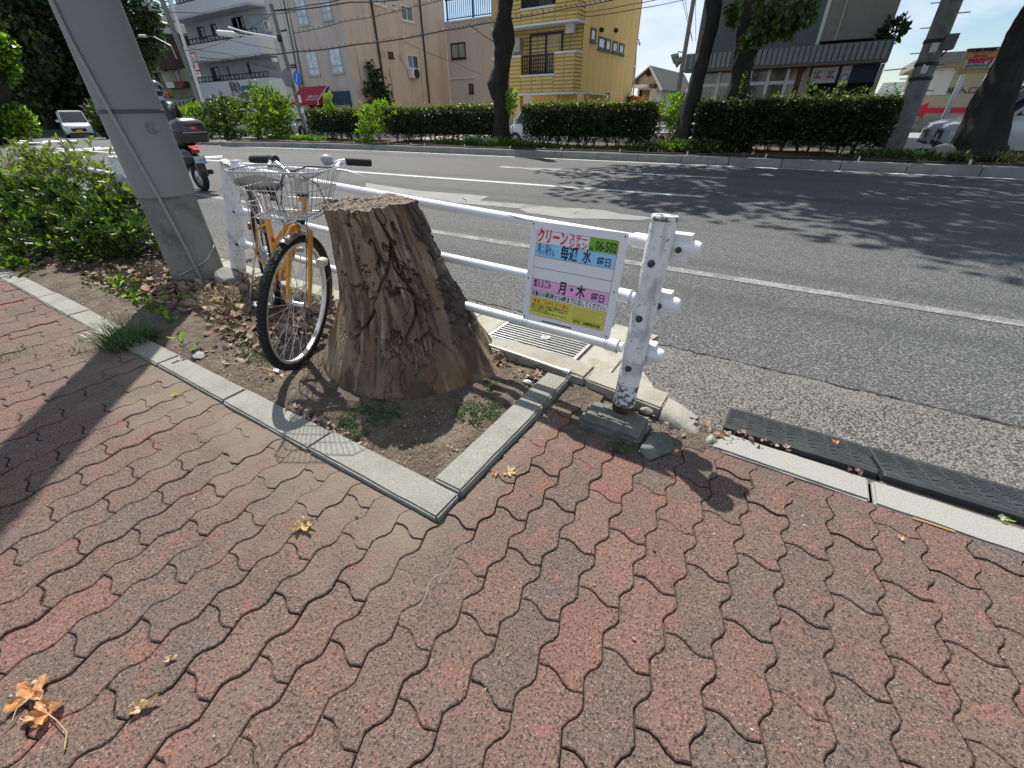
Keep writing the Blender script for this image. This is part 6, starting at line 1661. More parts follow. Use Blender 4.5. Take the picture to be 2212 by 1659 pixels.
def bricks(pl, a0, a1, z0, z1, w):
    global nb
    n = max(1, round((a1 - a0) / w)); ww = (a1 - a0) / n; r_ = max(1, round((z1 - z0) / bh)); hh = (z1 - z0) / r_
    for i in range(n):
        for j in range(r_):
            c0, d0 = a0 + i * ww, z0 + j * hh; m_ = rest if nb >= 300 else MB(); L = t.location
            e0, e1, f0, f1 = c0 + .012, c0 + ww - .012, d0 + .014, d0 + hh - .014
            def p(a, z, o): return (a - L.x, pl[1] - o - L.y, z - L.z) if pl[0] == 'y' else (pl[1] + o - L.x, a - L.y, z - L.z)
            vs = [p(e0, f0, 0), p(e1, f0, 0), p(e1, f1, 0), p(e0, f1, 0), p(e0 + .01, f0 + .01, .05), p(e1 - .01, f0 + .01, .05), p(e1 - .01, f1 - .03, .028), p(e0 + .01, f1 - .03, .028)]
            m_.add(vs, [(4, 5, 6, 7), (0, 1, 5, 4), (1, 2, 6, 5), (2, 3, 7, 6), (3, 0, 4, 7)])
            if nb < 300: m_.build('cladding_brick', Wyelb, t)
            nb += 1
bricks(F1, xo1, xs_, zs0, zpt, bw); bricks(F1, xo0, xo1, zs0, zop, bw); bricks(S1, YY, y2_, zs0, zpt, .5)
bricks(F1, xo0 - 1.35, xo0, zs0, zpt2, bw); bricks(F1, x3a - .9, x3a, zs3, z3o + 1, bw); bricks(F1, x3a, x3b, zs3, z3o, bw); bricks(F1, x3b, xs_, zs3, z3o + 1, bw)
bricks(F2, xo0 - .1, xs_ - .05, zpt - 1.0, zs3 - .1, bw); bricks(F2, xl_ + .2, xo0 - .1, zs0, zs3 - .1, bw); bricks(S1, YY, y2_, zs3, z3o + 1, .5)
rest.build('upper_cladding', Wyelb, t, kind='stuff')
window(t, F2, zc(635, 300), zc(915, 640), [Mglass, Mgcurt], Mdkfr, 2, None, .10, name='balcony_door', sill=False, proud=.07)
window(t, F2, zc(560, -60), zc(850, 60), [Mglass, Mgcurt], Mdkfr, 2, None, .10, name='balcony_door', sill=False, proud=.07)
bpx(t, 'water_heater', F2, zc(502, 340), zc(575, 455), .05, .35, mat('heater_grey', (.42, .43, .43), .5))
bpx(t, 'vent_box', F2, zc(972, 206), zc(1040, 290), .05, .32, Mwtrim)
for a, b in [((1166, 236), (1202, 370)), ((1233, 312), (1283, 440)), ((1297, 332), (1330, 452)), ((1357, 352), (1391, 468)), ((1414, 372), (1446, 482)), ((1292, 808), (1322, 884))]:
    window(t, S1, zc(*a), zc(*b), Mcurt, Mdkfr, 1, None, .09)
for a in ((1247, 258), (1373, 262)):
    c_ = onp(S1, zc(*a), 0) - Vector(t.location); MB().lathe([(.10, 0), (.10, .12), (.07, .18), (0, .18)], c_, (1, 0, -.2), 10).build('vent_hood', Mdkfr, t)
for (u_, w_) in ((525, .28), (855, .16), (1068, .16)):
    x_ = AY(*zc(u_, 900), YY + .3).x; bbox(t, 'pillar', F1, x_ - w_ / 2 * 1.6, -.15, x_ + w_ / 2 * 1.6, zs0 - .102, -.5, -.2, Wyel)
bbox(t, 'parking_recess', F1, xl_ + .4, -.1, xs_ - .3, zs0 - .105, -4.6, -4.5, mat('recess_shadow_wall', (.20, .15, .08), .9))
# aerial mast and wall beyond
mst = thing('aerial_mast', 'thin television aerial mast behind the yellow building', 'aerial', AY(*zc(1555, 700), 34))
L = Vector(mst.location)
MB().tube([Vector((0, 0, -2)), AY(*zc(1553, 560), 34) - L, AY(*zc(1562, 360), 34) - L], .05, 6).build('mast', M_steel, mst)
for k, zz in enumerate((375, 385)): MB().tube([AY(*zc(1535, zz), 34) - L, AY(*zc(1600, zz - 5), 34) - L], .025, 5).build('cross_arm', M_steel, mst)
MB().tube([AY(*zc(1580, 340), 34) - L, AY(*zc(1592, 400), 34) - L], .04, 5).build('antenna', M_steel, mst)

# ---- small white gabled house and annexe
YH = 36.0; FH = PLY(YH)
t = thing('house', 'small white gabled house with grey roof, right of the yellow building', 'house', AY(*zc(1650, 900), YH)); L = Vector(t.location)
ax0, ax1 = AY(*zc(1585, 700), YH).x, AY(*zc(1735, 700), YH).x; ze_ = AY(*zc(1600, 675), YH).z; zap = AY(*zc(1690, 592), YH).z; xap = AY(*zc(1692, 600), YH).x
ax1 = xap + (xap - ax0) * .75
w_ = MB().add([Vector(q) - L for q in [(ax0, YH, -.3), (ax1, YH, -.3), (ax1, YH, ze_ - .3), (xap, YH, zap), (ax0, YH, ze_ + .1), (ax0, YH + 9, -.3), (ax1, YH + 9, -.3), (ax1, YH + 9, ze_ - .3), (xap, YH + 9, zap), (ax0, YH + 9, ze_ + .1)]],
    [(0, 1, 2, 3, 4), (9, 8, 7, 6, 5), (0, 4, 9, 5), (1, 6, 7, 2)]).build('walls', Wwhite, t)
Mroofg = mat('grey_roof', (.10, .10, .095), .9, layers=[dict(s=1, d=2, st=(2, 9, 2), lo=.45, hi=.6, c=(.07, .07, .065), a=.8)])
rf = MB()
for (xa, za_, xb, zb_2) in [(ax0 - .5, ze_ - .25, xap, zap + .12), (xap, zap + .12, ax1 + .5, ze_ - .75)]:
    rf.add([Vector(q) - L for q in [(xa, YH - .5, za_), (xb, YH - .5, zb_2), (xb, YH + 9.2, zb_2), (xa, YH + 9.2, za_), (xa, YH - .5, za_ - .16), (xb, YH - .5, zb_2 - .16), (xb, YH + 9.2, zb_2 - .16), (xa, YH + 9.2, za_ - .16)]], [(0, 1, 2, 3), (4, 7, 6, 5), (0, 4, 5, 1), (3, 2, 6, 7), (0, 3, 7, 4), (1, 5, 6, 2)])
ro = rf.build('roof', Mroofg, t)
MB().tube([Vector((ax0 - .5, YH - .55, ze_ - .3)) - L, Vector((xap, YH - .55, zap + .08)) - L, Vector((ax1 + .5, YH - .55, ze_ - .8)) - L], .09, 4).build('bargeboard', Mwtrim, ro)
c_ = AY(*zc(1673, 635), YH) - L; MB().lathe([(.22, 0), (.22, .05), (0, .06)], c_ + Vector((0, 0, 0)), (0, -1, 0), 14).build('attic_vent', Mdkfr, t)
bpx(t, 'side_roof', FH, zc(1560, 745), zc(1690, 765), 0, 1.2, Wwhite); bpx(t, 'doorway', FH, zc(1605, 785), zc(1665, 900), 0, .05, mat('brown_door', (.17, .12, .06), .8)); bpx(t, 'dark_window', FH, zc(1590, 785), zc(1602, 880), 0, .05, M_dark)
bpx(t, 'round_awning', FH, zc(1703, 735), zc(1735, 770), 0, .6, mat('brown_awning', (.12, .07, .04), .8))
t = thing('house', 'pale grey flat-roofed annexe beside the white gabled house', 'house', AY(*zc(1775, 900), 38)); FA = PLY(38.)
a0, z1 = W2(FA, zc(1738, 680)); a1, _ = W2(FA, zc(1808, 680)); bbox(t, 'walls', FA, a0, -.3, a1, z1, -6, 0, Wblue if False else mat('pale_grey_wall', (.42, .44, .46), .9)); window(t, FA, zc(1762, 750), zc(1782, 845), Mglass, Mdkfr, 1, None, .1, False)
t = thing('house', 'low house with a broad brown roof seen between the trunk and the white house', 'house', AY(*zc(1900, 930), 40)); FR_ = PLY(40.); L = Vector(t.location)
q = [AY(*zc(1785, 925), 40), AY(*zc(2110, 920), 40), AY(*zc(2060, 772), 43), AY(*zc(1905, 776), 43)]
MB().add([p - L for p in q] + [p - L - Vector((0, -.1, .2)) for p in q], [(0, 1, 2, 3), (4, 7, 6, 5), (0, 4, 5, 1), (0, 3, 7, 4), (1, 5, 6, 2), (2, 6, 7, 3)]).build('roof', mat('brown_roof', (.15, .115, .11), .9, layers=[dict(s=1, d=2, st=(1, 8, 8), lo=.45, hi=.6, c=(.11, .085, .08), a=.8)]), t)
bbox(t, 'walls', FR_, q[0].x + .3, -.3, q[1].x - .3, q[0].z - .2, -3, -.3, Wwhite); bpx(t, 'dormer_window', FR_, zc(1890, 815), zc(1908, 880), .0, .3, Mcurt)
# open yard between: railings, blue crate, orange cone-like items
t = thing('steel_stairs', 'grey railings and steps behind the far guard rail', 'stairs', AY(*zc(1790, 1050), 27)); 
for k in range(9): bpx(t, 'step', PLY(27.), zc(1732 + k * 3, 950 + k * 17), zc(1800 - k * 2, 957 + k * 17), -.3, 0, M_steel)
for k in range(3): bpx(t, 'long_rail', PLY(29.), zc(1735, 938 + k * 22), zc(1945, 944 + k * 22), 0, .08, Mwtrim)
t = thing('crate', 'blue plastic crate beside the small yellow-green tree', 'crate', AY(*zc(1818, 1055), 22)); bpx(t, 'box', PLY(22.), zc(1782, 1000), zc(1858, 1058), -.6, 0, mat('blue_plastic', (.06, .16, .34), .6)); bpx(t, 'load', PLY(22.), zc(1790, 960), zc(1838, 998), -.4, -.1, Mwtrim)
for k, lab in ((0, 'small orange-red plastic item on the ground near the far guard rail'),):
    t = thing('plastic_bucket', lab, 'bucket', AY(*zc(1725, 1090), 20)); MB().lathe([(.14, 0), (.20, .38), (.18, .38), (.13, .02), (0, .02)], (0, 0, .1), n=14).build('body', mat('orange_plastic', (.7, .09, .02), .5), t)
sheet('yard_paving', -7.2, 17.5, -2.2, 30, .045, mat('orange_brown_paving', (.30, .17, .10), .9))
t = thing('vending_box', 'orange-red box behind the yellow building, beside the parked vans', 'box', AY(*zc(1548, 900), 30)); bpx(t, 'box', PLY(30.), zc(1508, 842), zc(1592, 890), -1, 0, mat('orange_red', (.55, .10, .04), .6)); bpx(t, 'stand', PLY(30.), zc(1485, 830), zc(1506, 900), -1, 0, M_dark)
t = thing('guard_rail', 'distant white pipe guard rail between the clipped hedge and the leaning slender trunk', 'guard rail', AY(*zc(1780, 1170), 15.8)); L = Vector(t.location)
for z0_, z1_ in ((1112, 1104), (1166, 1158)): MB().tube([AY(*zc(1600, z0_), 15.8) - L, AY(*zc(1960, z1_), 15.8) - L], .035, 8).build('rail', M_white, t, smooth=True)
for u_ in (1755, 1885): MB().tube([AY(*zc(u_, 1108), 15.8) - L, Vector((AY(*zc(u_, 1108), 15.8).x, 15.8, .02)) - L], .05, 8).build('post', M_white, t, smooth=True)

# ---- grey shop building
YG = 20.0; FG = PLY(YG)
gx0 = AY(*zd(325, 500), YG).x; gx1 = AY(*ze(590, 470), YG).x
t = thing('shop_building', 'dark grey tiled shop building with ribbed canopy over shop windows, behind the shaded hedge', 'building', ((gx0 + gx1) / 2, YG, 0)); L = Vector(t.location)
zc0 = (W2(FG, zd(460, 660))[1] + W2(FG, zd(1800, 585))[1]) / 2; zc1 = zc0 + (W2(FG, zd(1200, 455))[1] - W2(FG, zd(1200, 620))[1])
xm = AY(*zd(1440, 430), YG).x; xm2 = AY(*zd(1478, 350), YG).x
bbox(t, 'tiled_wall', FG, gx0, zc1 - .1, xm, 13, -9, 0, Wgrey)
bbox(t, 'wall_edge', FG, xm + .001, zc1 + .02, xm + .10, 13, -.3, .04, Mwtrim)
bbox(t, 'recess', FG, xm + .11, zc1 - .1, gx1 - .3, 13, -9, -.5, M_dark)
zpb = W2(FG, zd(1700, 372))[1]; xpr = AY(*ze(640, 300), YG).x
bbox(t, 'concrete_panel', FG, xm2, zpb, xpr, 13, -.45, .02, streak('grey_beige_panel', (.27, .25, .225), (.22, .20, .18)))
bbox(t, 'panel_groove', FG, xm2 + .45, zpb, xm2 + .49, 13, .02, .04, Wbeige)
bbox(t, 'gutter', FG, xm2 - .1, zpb - .16, xpr, zpb - .10, 0, .10, Mdkfr)
xcr = AY(*ze(700, 370), YG - .6).x
can = bbox(t, 'canopy', FG, gx0 - .15, zc0, xcr, zc1, .05, .58, Wgrey)
rib_me = MB().box(-.055, -.03, zc0 + .03, .055, .0, zc1 - .02).mesh('canopy_rib', mat('canopy_ribs', (.21, .235, .235), .6))
x = gx0
while x < xcr - .05:
    o = link('canopy_rib', rib_me, can); o.location = (x + .05 - L.x, YG - .582 - L.y, -L.z); x += .155
bbox(t, 'canopy_edge', FG, gx0 - .18, zc0 - .05, xcr, zc0 - .002, .03, .62, mat('brown_edge', (.16, .12, .09), .7), can)
# shop front
bbox(t, 'shop_back', FG, gx0 + .02, -.1, AY(*ze(512, 750), YG).x, zc1 - .12, -8.8, -.25, mat('shop_wall', (.10, .085, .07), .9))
Mrefl = mat('shop_glass', (.06, .055, .05), .12, spec=.9, layers=[dict(s=1.0, lo=.45, hi=.55, c=(.16, .14, .11), a=.9), dict(s=2.6, lo=.55, hi=.62, c=(.02, .02, .02), a=.9)])
wz = W2(FG, zd(1100, 770))[1]
for (a, b, nv) in [((400, 672), (640, 1000), 2), ((850, 655), (1285, 990), 3)]:
    (a0, z1), (a1, z0) = W2(FG, zd(*a)), W2(FG, zd(*b)); z1 = zc0 - .06
    fr = MB()
    for k in range(nv + 1): c_ = a0 + (a1 - a0) * k / nv; bbox(t, '', FG, c_ - .05, .1, c_ + .05, z1, -.2, -.08, None, mb=fr)
    bbox(t, '', FG, a0, wz - .05, a1, wz + .05, -.19, -.085, None, mb=fr)
    w_ = fr.build('shop_window', Mwfr, t)
    for k in range(nv):
        bbox(t, 'pane', FG, a0 + (a1 - a0) * k / nv + .052, .1, a0 + (a1 - a0) * (k + 1) / nv - .052, wz - .052, -.17, -.15, Mrefl, w_)
        bbox(t, 'pane', FG, a0 + (a1 - a0) * k / nv + .052, wz + .052, a0 + (a1 - a0) * (k + 1) / nv - .052, z1, -.17, -.15, Mrefl, w_)
bbox(t, 'brown_panel', FG, AY(*zd(1243, 800), YG).x, -.1, AY(*zd(1292, 800), YG).x, zc0 - .06, -.24, -.05, mat('red_brown_panel', (.12, .045, .025), .7))
bbox(t, 'pillar', FG, AY(*zd(1322, 800), YG).x, -.1, AY(*zd(1385, 800), YG).x, zc0 - .06, -.24, .0, Wtan)
bbox(t, 'dark_opening', FG, AY(*zd(1386, 800), YG).x, -.1, AY(*ze(512, 750), YG).x, zc0 - .53, -.24, -.2, M_dark)
sg = bbox(t, 'sign_band', FG, AY(*zd(1405, 640), YG).x, zc0 - .52, AY(*ze(545, 600), YG).x, zc0 - .055, -.1, .02, mat('dark_blue_band', (.018, .028, .045), .6))
sgn = thing('cigarette_sign', '', '') if False else None
Mpos = mat('poster_white', (.50, .50, .49), .6); Mpk = mat('poster_pink', (.55, .30, .32), .6)
for i, (ua, ub) in enumerate([(1425, 1546), (1548, 1664)]):
    a0 = AY(*zd(ua, 650), YG - .05).x; a1 = AY(*zd(ub, 645), YG - .05).x
    p_ = bbox(t, 'tobacco_sign', FG, a0, zc0 - .50, a1, zc0 - .08, .03, .06, Mpos, sg)
    bbox(t, 'pink_strip', FG, a0 + .03, zc0 - .43, a1 - .03, zc0 - .36, .06, .062, Mpk, sg)
    text('たばこ', .24, Mink, sg, Vector(((a0 + a1) / 2, YG - .066, zc0 - .36)) - L, RY_, (a1 - a0) * .62, ax='CENTER', ext=.002, bold=.004)
a0 = AY(*zd(1700, 640), YG - .05).x; a1 = AY(*zd(1788, 640), YG - .05).x
bbox(t, 'poster', FG, a0, zc0 - .62, a1, zc0 - .07, .03, .05, Mpos, sg)
text('O', .34, mat('poster_grey', (.25, .25, .26), .6), sg, Vector(((a0 + a1) / 2, YG - .056, zc0 - .50)) - L, RY_, None, ax='CENTER', ext=.002, bold=.006)
bbox(t, 'end_pillar', FG, AY(*ze(516, 750), YG).x, -.1, AY(*ze(546, 750), YG).x, zc0 - .055, -.4, .0, Wtan)
bbox(t, 'upper_window', FG, AY(*zd(655, 200), YG).x, W2(FG, zd(660, 280))[1], AY(*zd(700, 200), YG).x, W2(FG, zd(690, 110))[1], 0, .06, Mglass)
bush('roof_plant', 'small shrub growing on the canopy end of the grey shop building', 'plant', [(tuple(AY(*ze(670, 300), YG)), (.35, .3, .35)), (tuple(AY(*ze(655, 330), YG)), (.3, .3, .3))], 300, .09, [L_tree, L_dark], 51, floor=zc1, stems=3)

# ---- right: beige building, parking sign, green-roofed house
YR = 33.0; FRt = PLY(YR)
t = thing('apartment_building', 'beige building with tall white-framed windows at the right, above the arrow sign', 'building', AY(*ze(1300, 1000), YR)); L = Vector(t.location)
a0 = AY(*ze(960, 850), YR).x; a1 = a0 + 22; zr_ = W2(FRt, ze(1150, 590))[1]; zm = W2(FRt, ze(1080, 885))[1]
bbox(t, 'walls', FRt, a0, -.3, a1, zr_, -10, 0, Wtan)
bbox(t, 'upper_wall', FRt, a0 + .02, zm, AY(*ze(1240, 700), YR).x, zr_ - .3, 0, .06, Wwhite)
bbox(t, 'roof_edge', FRt, a0 - .5, zr_ + .002, a1, zr_ + .40, -10, .5, mat('grey_eaves', (.20, .20, .19), .8))
bbox(t, 'plinth', FRt, a0 - .5, -.25, a1, W2(FRt, ze(1000, 1120))[1], 0, .4, M_pole)
for (x0_, x1_, y0_, y1_) in [(985, 1010, 720, 850), (1040, 1072, 650, 850), (1105, 1150, 640, 860)]:
    window(t, FRt, ze(x0_, y0_), ze(x1_, y1_), Mglass, Mwfr, 2, None, .10, False)
Mredp = mat('arrow_red', (.55, .02, .05), .6)
# wall-painted direction sign
p0 = AY(*ze(1100, 1030), YR); zz = p0.z
text('P駐車場入口', .30, Mink, t, Vector((p0.x - 1.0, YR - .03, zz + .70)) - L, RY_, 2.1, ext=.005)
ar = [(-1.2, 0), (-.5, .34), (-.5, .11), (1.3, .11), (1.3, -.11), (-.5, -.11), (-.5, -.34)]
MB().add([Vector((p0.x + a, YR - .03, zz + b)) - L for a, b in ar] + [Vector((p0.x + a, YR + .02, zz + b)) - L for a, b in ar], [tuple(range(7))[::-1]]).build('red_arrow', Mredp, t)
text('時間貸駐車場', .36, mat('sign_grey_ink', (.16, .15, .14), .7), t, Vector((p0.x - 1.5, YR - .03, zz - 1.0)) - L, RY_, 2.4, ext=.005)
text('P 1時間', .32, bpy.data.materials['sign_grey_ink'], t, Vector((p0.x - 1.5, YR - .03, zz - 1.5)) - L, RY_, 1.1, ext=.005)
YS = 24.0; FS = PLY(YS)
t = thing('parking_sign', 'tall COIN PARK price board with red 900 figures on two posts', 'sign', (AY(*ze(1400, 900), YS).x, YS, 0)); L = Vector(t.location)
(a0, z1), (a1, z0) = W2(FS, ze(1365, 445)), W2(FS, ze(1700, 690)); a0 = AY(*ze(1320, 570), YS).x; a1 = AY(*ze(1720, 570), YS).x; z1 = AY(*ze(1345, 455), YS).z; z0 = AY(*ze(1300, 695), YS).z
bd_ = bbox(t, 'board', FS, a0, z0, a1, z1, -.15, 0, mat('board_white', (.55, .56, .56), .5))
bbox(t, 'top_band', FS, a0, z1 - .30, a1, z1, 0, .01, mat('board_orange', (.50, .27, .10), .6), bd_); bbox(t, 'bottom_band', FS, a0, z0, a1, z0 + .16, 0, .01, mat('board_gold', (.45, .36, .08), .6), bd_)
bbox(t, 'side_band', FS, a0, z0 + .162, a0 + .08, z1 - .302, 0, .01, bpy.data.materials['board_gold'], bd_)
TX = lambda s, x, z, w, m, sz, bold=.0: text(s, sz, m, bd_, Vector((a0 + x, YS - .014, z0 + z)) - L, RY_, w, ext=.003, bold=bold)
H_ = z1 - z0
U = (a1 - a0) / 4.3
TX('COIN PARK', .10 * U, H_ - .36 * U, 3.0 * U, Mink, .40 * U, .012)
TX('8:00 - 20:00', .75 * U, H_ * .78, 1.9 * U, bpy.data.materials['sign_grey_ink'], .26 * U)
TX('最大料金', 1.0 * U, H_ * .65, 1.3 * U, Mredp, .30 * U, .004)
TX('900円', .55 * U, H_ * .42, 2.5 * U, Mredp, .70 * U, .012)
TX('200円/60分', .50 * U, H_ * .27, 2.5 * U, bpy.data.materials['sign_grey_ink'], .36 * U, .003)
TX('20:00-8:00 100円/60分', .45 * U, H_ * .17, 2.6 * U, bpy.data.materials['sign_grey_ink'], .22 * U)
for s in (.15, a1 - a0 - .3): bbox(t, 'sign_post', FS, a0 + s, -.1, a0 + s + .14, z0 - .002, -.16, -.02, M_steel)
t = thing('house', 'distant house with a green-grey tiled roof, right of the grey shop building', 'house', AY(*ze(660, 930), 46)); L = Vector(t.location)
q = [AY(*ze(500, 912), 46), AY(*ze(900, 900), 46), AY(*ze(900, 765), 49.5), AY(*ze(580, 783), 49.5)]
rfm = mat('green_tile_roof', (.20, .26, .23), .8, layers=[dict(s=1.6, k='cell', lo=.1, hi=.9, c=(.33, .38, .35), a=.6)], bump=[(1.6, .08, None, 2, 'edge')])
ro = MB().add([p - L for p in q] + [p - L - Vector((0, -.1, .3)) for p in q], [(0, 1, 2, 3), (4, 7, 6, 5), (0, 4, 5, 1), (0, 3, 7, 4), (1, 5, 6, 2), (2, 6, 7, 3)]).build('roof', rfm, t)
for j in range(7):
    f = (j + .5) / 7; a = q[0].lerp(q[3], f); b = q[1].lerp(q[2], f); MB().tube([a - L + Vector((0, 0, .03)), b - L + Vector((0, 0, .03))], .10, 4).build('tile_course', rfm, ro)
bbox(t, 'walls', PLY(46.), q[0].x + .5, -.3, q[1].x, q[0].z - .2, -3, -.4, Wtan); bpx(t, 'lower_roof', PLY(45.), ze(490, 918), ze(800, 945), -1, 0, mat('orange_roof', (.34, .20, .14), .9))

# ---- blue-grey apartment block
YA = 25.6; FA1 = PLY(YA); xcA = AY(552, 60, YA).x; SA = PLX(xcA); FA2 = PLY(YA + 1.3)
xlA = AY(395, 140, YA).x; yAb = AX(640, 120, xcA).y
t = thing('apartment_building', 'blue-grey apartment block with white-brick balconies, left of the pinkish building', 'building', ((xlA + xcA) / 2, YA, 0))
bbox(t, 'walls', FA2, xlA, -.15, xcA - .02, 15.5, -(yAb - YA), 0, Wblue)
Wwb = mat('white_brick_band', (.56, .58, .60), .8, layers=[dict(s=5, k='cell', lo=.1, hi=.9, c=(.50, .52, .54), a=.6)], bump=[(5, .03, None, 2, 'edge')])
zz_ = lambda u, v: AY(u, v, YA).z
levels = [(zz_(441, 127), zz_(407, 96)), (zz_(459, 222), zz_(446, 181))]
lv = [(sum(x) / 2) for x in ((zz_(441, 127), zz_(566, 117)), (zz_(455, 96), zz_(552, 70)), (zz_(459, 222), zz_(598, 211)), (zz_(446, 181), zz_(580, 165)))]
for zlo, zhi in ((lv[0], lv[1]), (lv[2], lv[3]), (lv[0] + (lv[0] - lv[2]), lv[1] + (lv[1] - lv[3]))):
    bbox(t, 'balcony_wall', FA1, xlA + .3, zlo, xcA, zhi, -.15, 0, Wwb); bbox(t, 'balcony_end', SA, YA + .152, zlo, YA + 1.29, zhi, -.15, -.001, Wwb)
    bbox(t, 'balcony_slab', FA1, xlA + .3, zlo - .15, xcA + .02, zlo - .002, -1.29, .03, Wblue)
    r_ = bbox(t, 'railing', FA1, xlA + .3, zhi + .38, xcA, zhi + .44, -.10, -.03, Mdkfr)
    bbox(t, 'railing', FA1, xlA + .3, zhi + .06, xcA, zhi + .11, -.10, -.03, Mdkfr, r_)
    for x in np.arange(xlA + .5, xcA, .62): bbox(t, 'railing_post', FA1, x, zhi, x + .05, zhi + .38, -.09, -.04, Mdkfr, r_)
for a, b, zf in [((1712, 240), (1800, 330), za), ((2012, 160), (2120, 245), za), ((1830, 590), (1930, 692), za), ((30, 160), (150, 248), zb), ((1975, 575), (2010, 660), za), ((2148, 550), (2190, 636), za), ((1830, 215), (1905, 300), za)]:
    window(t, FA2, zf(*a), zf(*b), [Mglass, Mcurt], Mdkfr, 2, None, .08)
window(t, SA, zb(292, 172), zb(386, 272), [Mglass, Mcurt], Malframe, 2, None, .1); bpx(t, 'vent_box', SA, zb(370, 505), zb(412, 540), 0, .3, Mwtrim)
bpx(t, 'green_awning_window', FA1, zb(112, 748), zb(240, 806), 0, .08, mat('green_board', (.07, .17, .16), .6)); bpx(t, 'tan_board', FA1, zb(100, 810), zb(280, 850), 0, .08, mat('tan_board', (.20, .16, .11), .7))
g = np.random.default_rng(8); sm = mat('faded_sign_mark', (.10, .105, .11), .9)
for k in range(7): bpx(t, 'faded_mark', FA1, zb(8 + k * 14, 705 + int(g.integers(0, 25))), zb(24 + k * 14, 800 + int(g.integers(-15, 15))), 0, .012 + .001 * k, sm)
o_b = bpx(t, 'o_sign', FA1, zb(296, 800), zb(330, 848), .1, .18, Mwtrim)
q = AY(*zb(313, 838), YA - .2) - Vector(t.location); text('O', .62, Mink, o_b, q, RY_, None, ax='CENTER', ext=.004, bold=.03)
bpx(t, 'shop_opening', FA1, zb(-60, 880), zb(430, 960), -.5, -.2, M_dark)
for u_ in (400, 440, 470, 510): pass
t2 = thing('apartment_building', 'narrow tan wall with pipes in the gap beside the pinkish building', 'building', AY(640, 240, 24.5)); F24 = PLY(24.5)
bbox(t2, 'walls', F24, AY(626, 100, 24.5).x, -.15, AY(650, 100, 24.5).x, 14, -6, 0, Wtan)
for uu in (632, 640): pipe(t2, [onp(F24, (uu - 20, 0), .1), onp(F24, (uu, 100), .1), onp(F24, (uu + 22, 230), .1)], .07, M_steel, 'conduit')

# ---- far left block
YL = 34.0; FL = PLY(YL)
t = thing('shop_building', 'dark brown building above a shop with a green striped awning, seen past the rider', 'building', AY(380, 240, YL))
(a0, z1), (a1, z0) = W2(FL, za(1345, 320)), W2(FL, za(1575, 600)); bbox(t, 'brown_storey', FL, a0, z0, a1, z1, -8, .8, Wbrown)
(b0, _), (b1, _) = W2(FL, za(1420, 700)), W2(FL, za(1700, 700)); bbox(t, 'walls', FL, b0, -.2, b1, z0 - .002, -8, 0, Wtan)
(c0, c1), (d0, d1) = W2(FL, za(1275, 175)), W2(FL, za(1590, 310)); bbox(t, 'beige_penthouse', FL, a0 - 1.5, z1 + .002, a1 + 2, c1, -8, 0, Wbeige)
(e0, e1), (f0, f1) = W2(FL, za(1190, 330)), W2(FL, za(1400, 630)); bbox(t, 'grey_wing', FL, e0 - 2, f1, a0 - .002, e1, -8, .3, Wteal)
bbox(t, 'lower_wing', FL, e0 - 2, -.2, b0 - .002, f1 - .002, -8, -.4, mat('dark_storey', (.035, .033, .032), .9))
for k in range(4): x_ = e0 + k * 2.0; bbox(t, 'pale_column', FL, x_, 0, x_ + .18, f1 - .01, -.38, -.1, Wtan)
window(t, FL, za(1510, 610), za(1580, 715), Mglass, Mdkfr, 2, None, .12, False)
w1 = bpx(t, 'balcony', FL, za(1470, 725), za(1660, 765), .0, 1.0, Mdkfr); s1_ = bpx(t, 'white_sign', FL, za(1518, 722), za(1600, 766), 1.0, 1.06, Mwtrim)
text('テナント募集', .6, Mredp, s1_, AY(*za(1527, 745), YL - 1.08) - Vector(t.location), RY_, 2.3, ext=.01)
rs_ = bpx(t, 'red_sign', FL, za(1445, 788), za(1512, 848), .3, .4, mat('red_sign', (.40, .02, .02), .6)); text('ラーメン', .9, mat('sign_yellow', (.7, .5, .05), .6), rs_, AY(*za(1452, 835), YL - .45) - Vector(t.location), RY_, 1.9, ext=.01, bold=.02)
aw0, aw1 = W2(FL, za(1450, 850))[0], W2(FL, za(1712, 850))[0]; zt_a = W2(FL, za(1580, 848))[1]; n_ = 16
Mgr_, Mcr = mat('awning_green', (.02, .13, .09), .8), mat('awning_cream', (.50, .50, .42), .8)
for k in range(n_):
    x0_ = aw0 + (aw1 - aw0) * k / n_; x1_ = aw0 + (aw1 - aw0) * (k + 1) / n_; L = Vector(t.location)
    MB().add([Vector(q) - L for q in [(x0_, YL, zt_a), (x1_, YL, zt_a), (x1_, YL - 1.5, zt_a - .6), (x0_, YL - 1.5, zt_a - .6), (x1_, YL - 1.5, zt_a - 1.1), (x0_, YL - 1.5, zt_a - 1.1)]], [(0, 1, 2, 3), (3, 2, 4, 5)]).build('awning_stripe', Mgr_ if k % 2 == 0 else Mcr, t)
bpx(t, 'shop_opening', FL, za(1480, 895), za(1720, 1000), .0, .1, M_dark)
